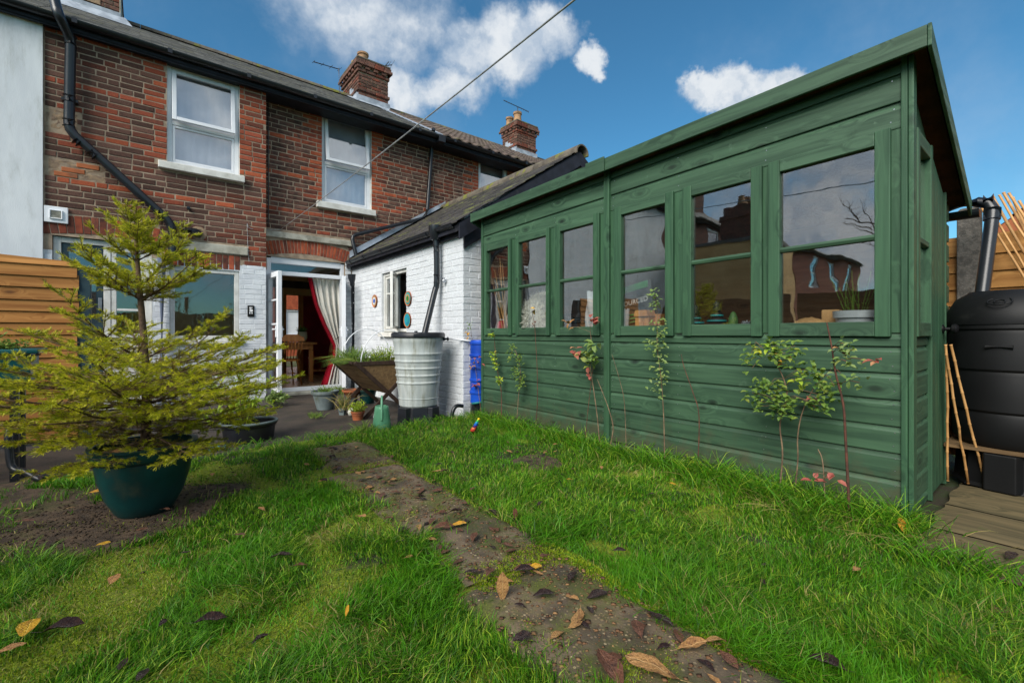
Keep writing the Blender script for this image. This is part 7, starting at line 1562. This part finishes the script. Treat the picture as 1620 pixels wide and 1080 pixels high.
named = [(45, 1000, 'leaf_yellow', .13, 'large yellow fallen leaf in bottom left corner', 2.2), (10, 1035, 'leaf_tan', .09, 'brown yellow leaf edge under the bottom left corner leaf', 1), (100, 1002, 'leaf_dark', .12, 'dark leaf beside the large yellow corner leaf', .3),
    (163, 862, 'leaf_yellow', .06, 'small yellow leaf on grass below the spruce pot', .6), (180, 922, 'leaf_tan', .09, 'curled pinkish brown leaf in the left foreground grass', 2.0), (332, 990, 'leaf_dark', .10, 'dark purple leaf lying in the lower left lawn', .4),
    (445, 887, 'leaf_dark', .10, 'crumpled black leaf in the middle of the left lawn', .2), (412, 1022, 'leaf_dark', .06, 'small dark leaf near the bottom edge, left lawn', 1), (550, 985, 'leaf_yellow', .04, 'tiny upright orange leaf in the lower lawn', 1),
    (725, 832, 'leaf_yellow', .095, 'pale yellow leaf on the middle of the path', .4), (845, 900, 'leaf_yellow', .075, 'pale yellow leaf right of path centre beside dark leaf', .3), (795, 942, 'leaf_tan', .11, 'upright tan leaf standing at the path edge', 1.6),
    (700, 838, 'leaf_brown', .12, 'long brown leaf under the pale yellow path leaf', .1), (830, 905, 'leaf_dark', .09, 'dark leaf under pale yellow leaf on path', .2), (775, 908, 'leaf_brown', .08, 'mid brown leaf lying on the moss of path', 1.2), (808, 874, 'leaf_brown', .075, 'plain oval brown leaf on path', .1),
    (1030, 1062, 'leaf_tan', .17, 'very large tan leaf at the bottom of the path', 2.6), (965, 1065, 'leaf_brown', .15, 'big brown leaf at bottom edge left on path', 1.9), (1095, 1025, 'leaf_tan', .11, 'tan curled leaf at right edge of the near path', .2), (1010, 1000, 'leaf_brown', .10, 'reddish brown leaf pointing down the near path', 1.5), (945, 945, 'leaf_dark', .10, 'long dark leaf crossing near path', .4), (1045, 985, 'leaf_dark', .10, 'dark narrow leaf at the right side of near path', 2.5), (910, 992, 'leaf_tan', .06, 'small tan leaf on the gravel of near path', .4),
    (860, 945, 'leaf_dark', .09, 'dark leaf on the grassy break in path', .1), (905, 915, 'leaf_dark', .08, 'black crumpled leaf beside the grassy path break', 1),
    (1427, 842, 'leaf_yellow', .095, 'bright yellow leaf upright in grass at the shed corner', 1.5), (1355, 905, 'leaf_tan', .06, 'orange brown curled leaf in right lawn', .5), (1310, 1062, 'leaf_dark', .10, 'long dark leaf at bottom edge right of path', 2.4), (1585, 970, 'leaf_brown', .09, 'brown leaf in grass at the right border', .3), (1600, 886, 'leaf_dark', .09, 'dark leaf lying on the right planks', .4),
    (1065, 768, 'leaf_yellow', .055, 'orange leaf by the shed foot below fifth window', 2.4), (1090, 745, 'leaf_yellow', .05, 'amber leaf under the lime sprig at shed foot', .2), (952, 743, 'leaf_tan', .06, 'pale tan leaf at shed foot near the joint', 1.4), (862, 718, 'leaf_tan', .05, 'pale upturned leaf below the third shed window', .8), (900, 762, 'leaf_yellow', .05, 'orange leaf in the bare patch before shed', .3),
    (582, 757, 'leaf_tan', .055, 'pale leaf at the far left edge of path', .3), (557, 747, 'leaf_brown', .06, 'pinkish brown leaf at the start of path', .5), (615, 758, 'leaf_brown', .06, 'crumpled brown leaf at far end of path', .5), (690, 778, 'leaf_brown', .08, 'broad brown leaf in upper part of path', .2), (720, 812, 'leaf_dark', .08, 'black leaf on upper path near the edge', .1), (775, 810, 'leaf_tan', .05, 'tan leaf at right edge of the upper path', 1.8), (815, 822, 'leaf_brown', .06, 'upright brown leaf at right path edge', 1.6),
    (25, 808, 'leaf_tan', .05, 'pale leaf on bare soil at far left', .2), (112, 807, 'leaf_tan', .05, 'pinkish leaf on bare soil left of the pot', .2), (40, 828, 'leaf_brown', .10, 'long brown leaf on bare soil at far left', .2), (155, 780, 'leaf_yellow', .10, 'amber leaf on soil beside the spruce pot', .5), (225, 838, 'leaf_brown', .06, 'brown leaf against grass below the spruce pot', .1), (262, 808, 'leaf_brown', .05, 'small brown leaf right under the spruce pot', .1), (380, 847, 'leaf_brown', .06, 'rusty leaf in the lawn right of pot', .2), (290, 880, 'leaf_dark', .06, 'dark leaf in the lawn below pot', .2)]
for px, py, m, s, lb, rt_ in named:
    p = on(px, py, 2, .09); up_ = 'upright' in lb
    put_leaf(p.x, p.y, m, s, lb, rot=rt_ - YAW, tilt=(0, -1.15) if up_ else (0, 0), dz=.035 if up_ else .012)
p = on(185, 716, 1, 2.93); o = put_leaf(p.x, p.y, 'leaf_tan', .10, 'tan leaf caught on the rim of spruce pot', rot=.4, tilt=(.9, 0)); o.location.z = p.z
def scatter(n, region, mats, label, group, smin, smax):
    k = 0
    while k < n:
        x, y = region(); m = rl.choice(mats)
        put_leaf(x, y, m, rl.uniform(smin, smax), label[m], group=group, dz=rl.uniform(-.010, .012) if 'lawn' in group else rl.uniform(.002, .014)); k += 1
def reg_path():
    y = rl.uniform(.55, 3.8); return rl.gauss(1.14, .20), y
def reg_lawn():
    while True:
        x, y = rl.uniform(-.9, 2.75), rl.uniform(.5, 4.2); d = depth(x, y)
        if d > 1.1: return x, y
def reg_bare():
    return rl.gauss(2.25, .2), rl.gauss(2.45, .28)
scatter(84, reg_path, ['leaf_brown', 'leaf_dark', 'leaf_dark', 'leaf_brown', 'leaf_tan'], {'leaf_brown': 'ordinary brown fallen leaf among others along the path', 'leaf_dark': 'ordinary blackened fallen leaf among others along the path', 'leaf_tan': 'ordinary pale fallen leaf among others along the path'}, 'fallen leaves along the path', .045, .085)
scatter(60, reg_lawn, ['leaf_brown', 'leaf_dark', 'leaf_dark', 'leaf_tan'], {'leaf_brown': 'ordinary brown fallen leaf half sunk in the lawn', 'leaf_dark': 'ordinary blackened fallen leaf half sunk in the lawn', 'leaf_tan': 'ordinary pale fallen leaf half sunk in the lawn'}, 'fallen leaves in the lawn', .035, .07)
scatter(12, reg_bare, ['leaf_brown', 'leaf_dark', 'leaf_tan'], {'leaf_brown': 'brown leaf in the leafy bare patch before the shed', 'leaf_dark': 'black leaf in the leafy bare patch before the shed', 'leaf_tan': 'pale leaf in the leafy bare patch before the shed'}, 'leaves on the bare patch', .04, .07)

# ------------------------------------------------------------------ pebbles in the path and soil crumbs
def np_mesh(name, co, loops, starts, totals, mat, attr=None):
    me = bpy.data.meshes.new(name); me.vertices.add(len(co)); me.vertices.foreach_set('co', co.astype(np.float32).ravel()); me.loops.add(len(loops)); me.loops.foreach_set('vertex_index', loops.astype(np.int32))
    me.polygons.add(len(starts)); me.polygons.foreach_set('loop_start', starts.astype(np.int32)); me.polygons.foreach_set('loop_total', totals.astype(np.int32))
    if attr is not None: a = me.attributes.new('rnd', 'FLOAT', 'POINT'); a.data.foreach_set('value', attr.astype(np.float32))
    me.materials.append(M[mat]); me.update(); me.validate(); o = bpy.data.objects.new(name, me); col.objects.link(o); return o
M['pebble'] = leafy('pebble', lin(80, 68, 54), lin(126, 106, 78), lin(168, 130, 84), 0.0, .7)
def pebbles(n, name, mat, fn, smin, smax, label, flat=.7):
    P = np.array([fn() for _ in range(n)]); s = smin + (smax - smin) * rng.random((n, 1, 1)) ** 2.2; octa = np.array([(1, 0, 0), (0, 1, 0), (-1, 0, 0), (0, -1, 0), (0, 0, flat), (0, 0, -flat)])
    V = octa[None] * s * rng.uniform(.7, 1.3, (n, 6, 1)); co = (V + P[:, None, :]).reshape(-1, 3); f = np.array([(0, 1, 4), (1, 2, 4), (2, 3, 4), (3, 0, 4), (1, 0, 5), (2, 1, 5), (3, 2, 5), (0, 3, 5)])
    L_ = (f[None] + (np.arange(n) * 6)[:, None, None]).reshape(-1); m = n * 8
    o = np_mesh(name, co, L_, np.arange(m) * 3, np.full(m, 3), mat, np.repeat(rng.random(n), 6)); o['kind'] = 'stuff'; tag(o, label, 'pebbles'); return o
def pfn():
    while True:
        y = rl.uniform(.5, 3.8); x = rl.uniform(.9, 1.42)
        if on_path(x, y): return (x, y, .083 + rl.uniform(-.003, .002))
pebbles(6500, 'path_pebbles', 'pebble', pfn, .0014, .0036, 'loose pebbles embedded in the garden path')
M['crumb'] = leafy('crumb', lin(74, 60, 48), lin(52, 42, 34), lin(96, 78, 60), 0.0, .9)
def sfn():
    x = rl.gauss(-.15, .35); y = rl.gauss(3.05, .3); return (x, y, gz(x, y) + .002)
def lfn():
    while True:
        y = rl.uniform(.5, 3.85); x = rl.gauss(1.15, .22)
        if on_path(x, y): return (x, y, surf_z(x, y) + .001)
M['litter'] = leafy('litter', lin(72, 50, 38), lin(112, 80, 56), lin(150, 116, 78), 0.0, .8)
pebbles(2200, 'leaf_litter', 'litter', lfn, .003, .011, 'tiny crumbled brown leaf litter over the path', .16)
pebbles(2500, 'soil_crumbs', 'crumb', sfn, .0015, .011, 'loose soil crumbs around the spruce pot', .4)

# ------------------------------------------------------------------ grass
gzt_x = np.linspace(-4, 5, 181); gzt_y = np.linspace(-3, 5, 161); GZT = np.array([[gz(a, b) for a in gzt_x] for b in gzt_y])
def gz_np(x, y):
    fx = (x + 4) / 9 * 180; fy = (y + 3) / 8 * 160; i = np.clip(fx.astype(int), 0, 179); j = np.clip(fy.astype(int), 0, 159); u = fx - i; v = fy - j
    return (GZT[j, i] * (1 - u) + GZT[j, i + 1] * u) * (1 - v) + (GZT[j + 1, i] * (1 - u) + GZT[j + 1, i + 1] * u) * v
def grass(name, N, mat, label, mode):
    xs, ys = [], []; got = 0
    while got < N:
        n = N * 2; x = rng.uniform(-1.6, 2.98, n); y = rng.uniform(.0, 4.55, n); d = x * SN + y * CS
        keep = (d > .85) & (x * CS - y * SN > -1.32 * d - .15) & (x * CS - y * SN < 1.30 * d + .2)
        keep &= rng.random(n) < np.minimum(1, (1.25 / np.maximum(d, .5)) ** 1.7)
        jag = (vnoise(x, y, 6, 5) - .36) * .19; jag2 = (vnoise(x, y, 16, 6) - .5) * .09
        for y0, y1, xa, xb in [(3.10, 3.85, .96, 1.44), (1.40, 3.06, .91, 1.40), (-.4, 1.36, .84, 1.34)]:
            ins = (y > y0 + jag) & (y < y1 - jag) & (x > xa + .02 + jag + jag2) & (x < xb - .02 - jag + jag2); sparse = rng.random(n) < (.035 * (vnoise(x, y, 5, 8) > .55) if mode != 'moss' else .9 * (vnoise(x, y, 7, 18) * .6 + vnoise(x, y, 19, 19) * .4 > .56))
            keep &= ~ins | sparse
        # bare soil round the pot and towards the left; patio; the leafy bare patch before the shed
        keep &= (vnoise(x, y, 5.5, 51) * .7 + vnoise(x, y, 17, 52) * .3 > .20) | (rng.random(n) < .25)
        keep &= (bare_f(x, y) > 1) | (rng.random(n) < .14 * (vnoise(x, y, 9, 3) > .5))
        edge = 4.18 + (vnoise(x, y, 3, 7) - .5) * .35 + .12 * (x > 1.5); keep &= (y < edge)
        wkk = (x > 2.44) & (y < .43); keep &= ~wkk
        keep &= ((x - PX) ** 2 + (y - PY) ** 2 > .13 ** 2)
        mossy = moss_f(x, y)
        if mode == 'grass': keep &= rng.random(n) < np.clip(1.45 - 1.5 * (mossy - .38) / .25, .12, 1)
        if mode == 'moss': keep &= (mossy > .50) | ((x > .93) & (x < 1.38))
        if mode == 'dry': keep &= rng.random(n) < np.clip((vnoise(x, y, 5, 21) - .3) * 2, .1, 1)
        xs.append(x[keep]); ys.append(y[keep]); got += keep.sum()
    x = np.concatenate(xs)[:N]; y = np.concatenate(ys)[:N]; n = N
    z = gz_np(x, y); d = x * SN + y * CS
    if mode == 'moss': z = np.where((x > .93) & (x < 1.38) & (y < 3.8), np.maximum(z, .080), z)
    shedside = np.clip(1 - (2.9 - x) / .45, 0, 1); pathside = .5 * np.exp(-(np.minimum(abs(x - .86), abs(x - 1.44)) / .10) ** 2)
    tuft = vnoise(x, y, 3.1, 14); mossy = moss_f(x, y)
    if mode == 'moss': h = rng.uniform(.005, .014, n); w = rng.uniform(.002, .004, n)
    else:
        h = (.021 + .055 * tuft ** 1.3 + .07 * shedside * rng.random(n) + .03 * pathside) * (.45 + .9 * rng.random(n) ** 1.6 + .5 * (rng.random(n) < .06)) * np.clip(1.5 - 1.25 * mossy, .55, 1.15); w = rng.uniform(.0018, .0040, n) * (1 + .35 * (d > 2))
    if mode == 'dry': h = h * 1.05; w = w * .9
    ang = vnoise(x, y, 2.2, 31) * 14 + rng.normal(0, 1.5, n); lean = np.clip(rng.normal(.62, .42, n) + .35 * (tuft > .6), .05, 1.9) * (1.0 if mode != 'moss' else .8)
    dx, dy = np.cos(ang), np.sin(ang); fa = rng.uniform(0, 6.283, n); wx, wy = np.cos(fa) * w / 2, np.sin(fa) * w / 2
    def at(f, k): s_ = h * lean * f ** 1.8; return np.stack([x + dx * s_, y + dy * s_, z + h * f * (1 - .28 * lean * f) - .004], 1)
    W = np.stack([wx, wy, np.zeros(n)], 1); b = at(0, 0); m = at(.55, 0); t = at(1.0, 0)
    co = np.stack([b - W, b + W, m + W * .85, m - W * .85, t], 1).reshape(-1, 3); base_ = (np.arange(n) * 5)[:, None]
    loops = (np.array([0, 1, 2, 3, 3, 2, 4])[None] + base_).reshape(-1); st = (np.array([0, 4])[None] + (np.arange(n) * 7)[:, None]).reshape(-1); tt = np.tile([4, 3], n)
    rv = np.clip(-.08 + .70 * (rng.random(n) - .5) + .75 * vnoise(x, y, 2.6, 41) + .40 * vnoise(x, y, 9, 42), .01, .99)
    o = np_mesh(name, co, loops, st, tt, mat, np.repeat(rv, 5)); o['kind'] = 'stuff'; tag(o, label, 'grass'); return o
grass('grass', 230000, 'grass', 'green uneven lawn grass', 'grass')
grass('moss', 120000, 'moss', 'yellow green moss patches in the lawn', 'moss')
grass('dry_grass', 13000, 'grass_dry', 'straw coloured dead blades among the lawn', 'dry')
# taller tussocks along the shed foot, path and planks
tt_ = MB(); rg = random.Random(17)
for i in range(250):
    f = rg.random(); y = .35 + 3.75 * f; x = 2.86 - abs(rg.gauss(0, .10)) - (.06 if y < 1 else 0)
    if y < .48: x = rg.uniform(2.4, 2.9)
    for k in range(rg.randint(10, 26)):
        a = rg.uniform(0, 6.28); add_blade(tt_, Vector((x + rg.gauss(0, .02), y + rg.gauss(0, .03), gz(x, y) - .01)), (math.cos(a) * .55 - .15, math.sin(a) * .55, 1), rg.uniform(.07, .24), .0038, rg, rg.uniform(.4, 1.4))
for i in range(34):
    px_ = rg.choice([.86, 1.45]); y = rg.uniform(.6, 3.8); x = px_ + rg.gauss(0, .04)
    for k in range(rg.randint(8, 18)): a = rg.uniform(0, 6.28); add_blade(tt_, Vector((x + rg.gauss(0, .02), y + rg.gauss(0, .02), gz(x, y) - .01)), (math.cos(a) * .8, math.sin(a) * .8, 1), rg.uniform(.05, .11), .003, rg, rg.uniform(.5, 1.4))
for i in range(90):
    y = rg.uniform(.42, 1.5); x = 2.80 - abs(rg.gauss(0, .09))
    for k in range(rg.randint(6, 14)): a = rg.uniform(0, 6.28); add_blade(tt_, Vector((x + rg.gauss(0, .02), y + rg.gauss(0, .03), gz(x, y) - .01)), (math.cos(a) * .5 - .1, math.sin(a) * .5, 1), rg.uniform(.12, .30), .0036, rg, rg.uniform(.4, 1.5))
for i in range(45):
    x = 2.45 + rg.gauss(0, .03); y = rg.uniform(-.2, .44)
    for k in range(rg.randint(8, 18)): a = rg.uniform(0, 6.28); add_blade(tt_, Vector((x + rg.gauss(0, .02), y + rg.gauss(0, .03), gz(x, y) - .01)), (math.cos(a) * .6 + .25, math.sin(a) * .6, 1), rg.uniform(.08, .2), .0036, rg, rg.uniform(.4, 1.3))
for i in range(70):
    x = rg.uniform(.5, 2.8); y = 4.2 + rg.gauss(0, .05) + (.12 if x > 1.5 else 0)
    for k in range(rg.randint(8, 20)): a = rg.uniform(0, 6.28); add_blade(tt_, Vector((x + rg.gauss(0, .03), y + rg.gauss(0, .02), gz(x, y) - .01)), (math.cos(a) * .6, math.sin(a) * .6, 1), rg.uniform(.06, .15), .0035, rg, rg.uniform(.4, 1.3))
o = tt_.build('tussock_grass', 'grass', recalc=False); o['kind'] = 'stuff'; tag(o, 'longer tussock grass along the shed foot and patio edge', 'grass')
dt = MB()
for i in range(200):
    x = rg.gauss(2.70, .10); y = rg.gauss(.75, .3); a = rg.uniform(0, 6.28); add_blade(dt, Vector((x, y, gz(x, y) + .02)), (math.cos(a), math.sin(a), rg.uniform(.2, .9)), rg.uniform(.08, .20), .0022, rg, .8)
o = dt.build('dead_grass', 'grass_dry', recalc=False); o['kind'] = 'stuff'; tag(o, 'dead straw tangled at the shed corner', 'grass')
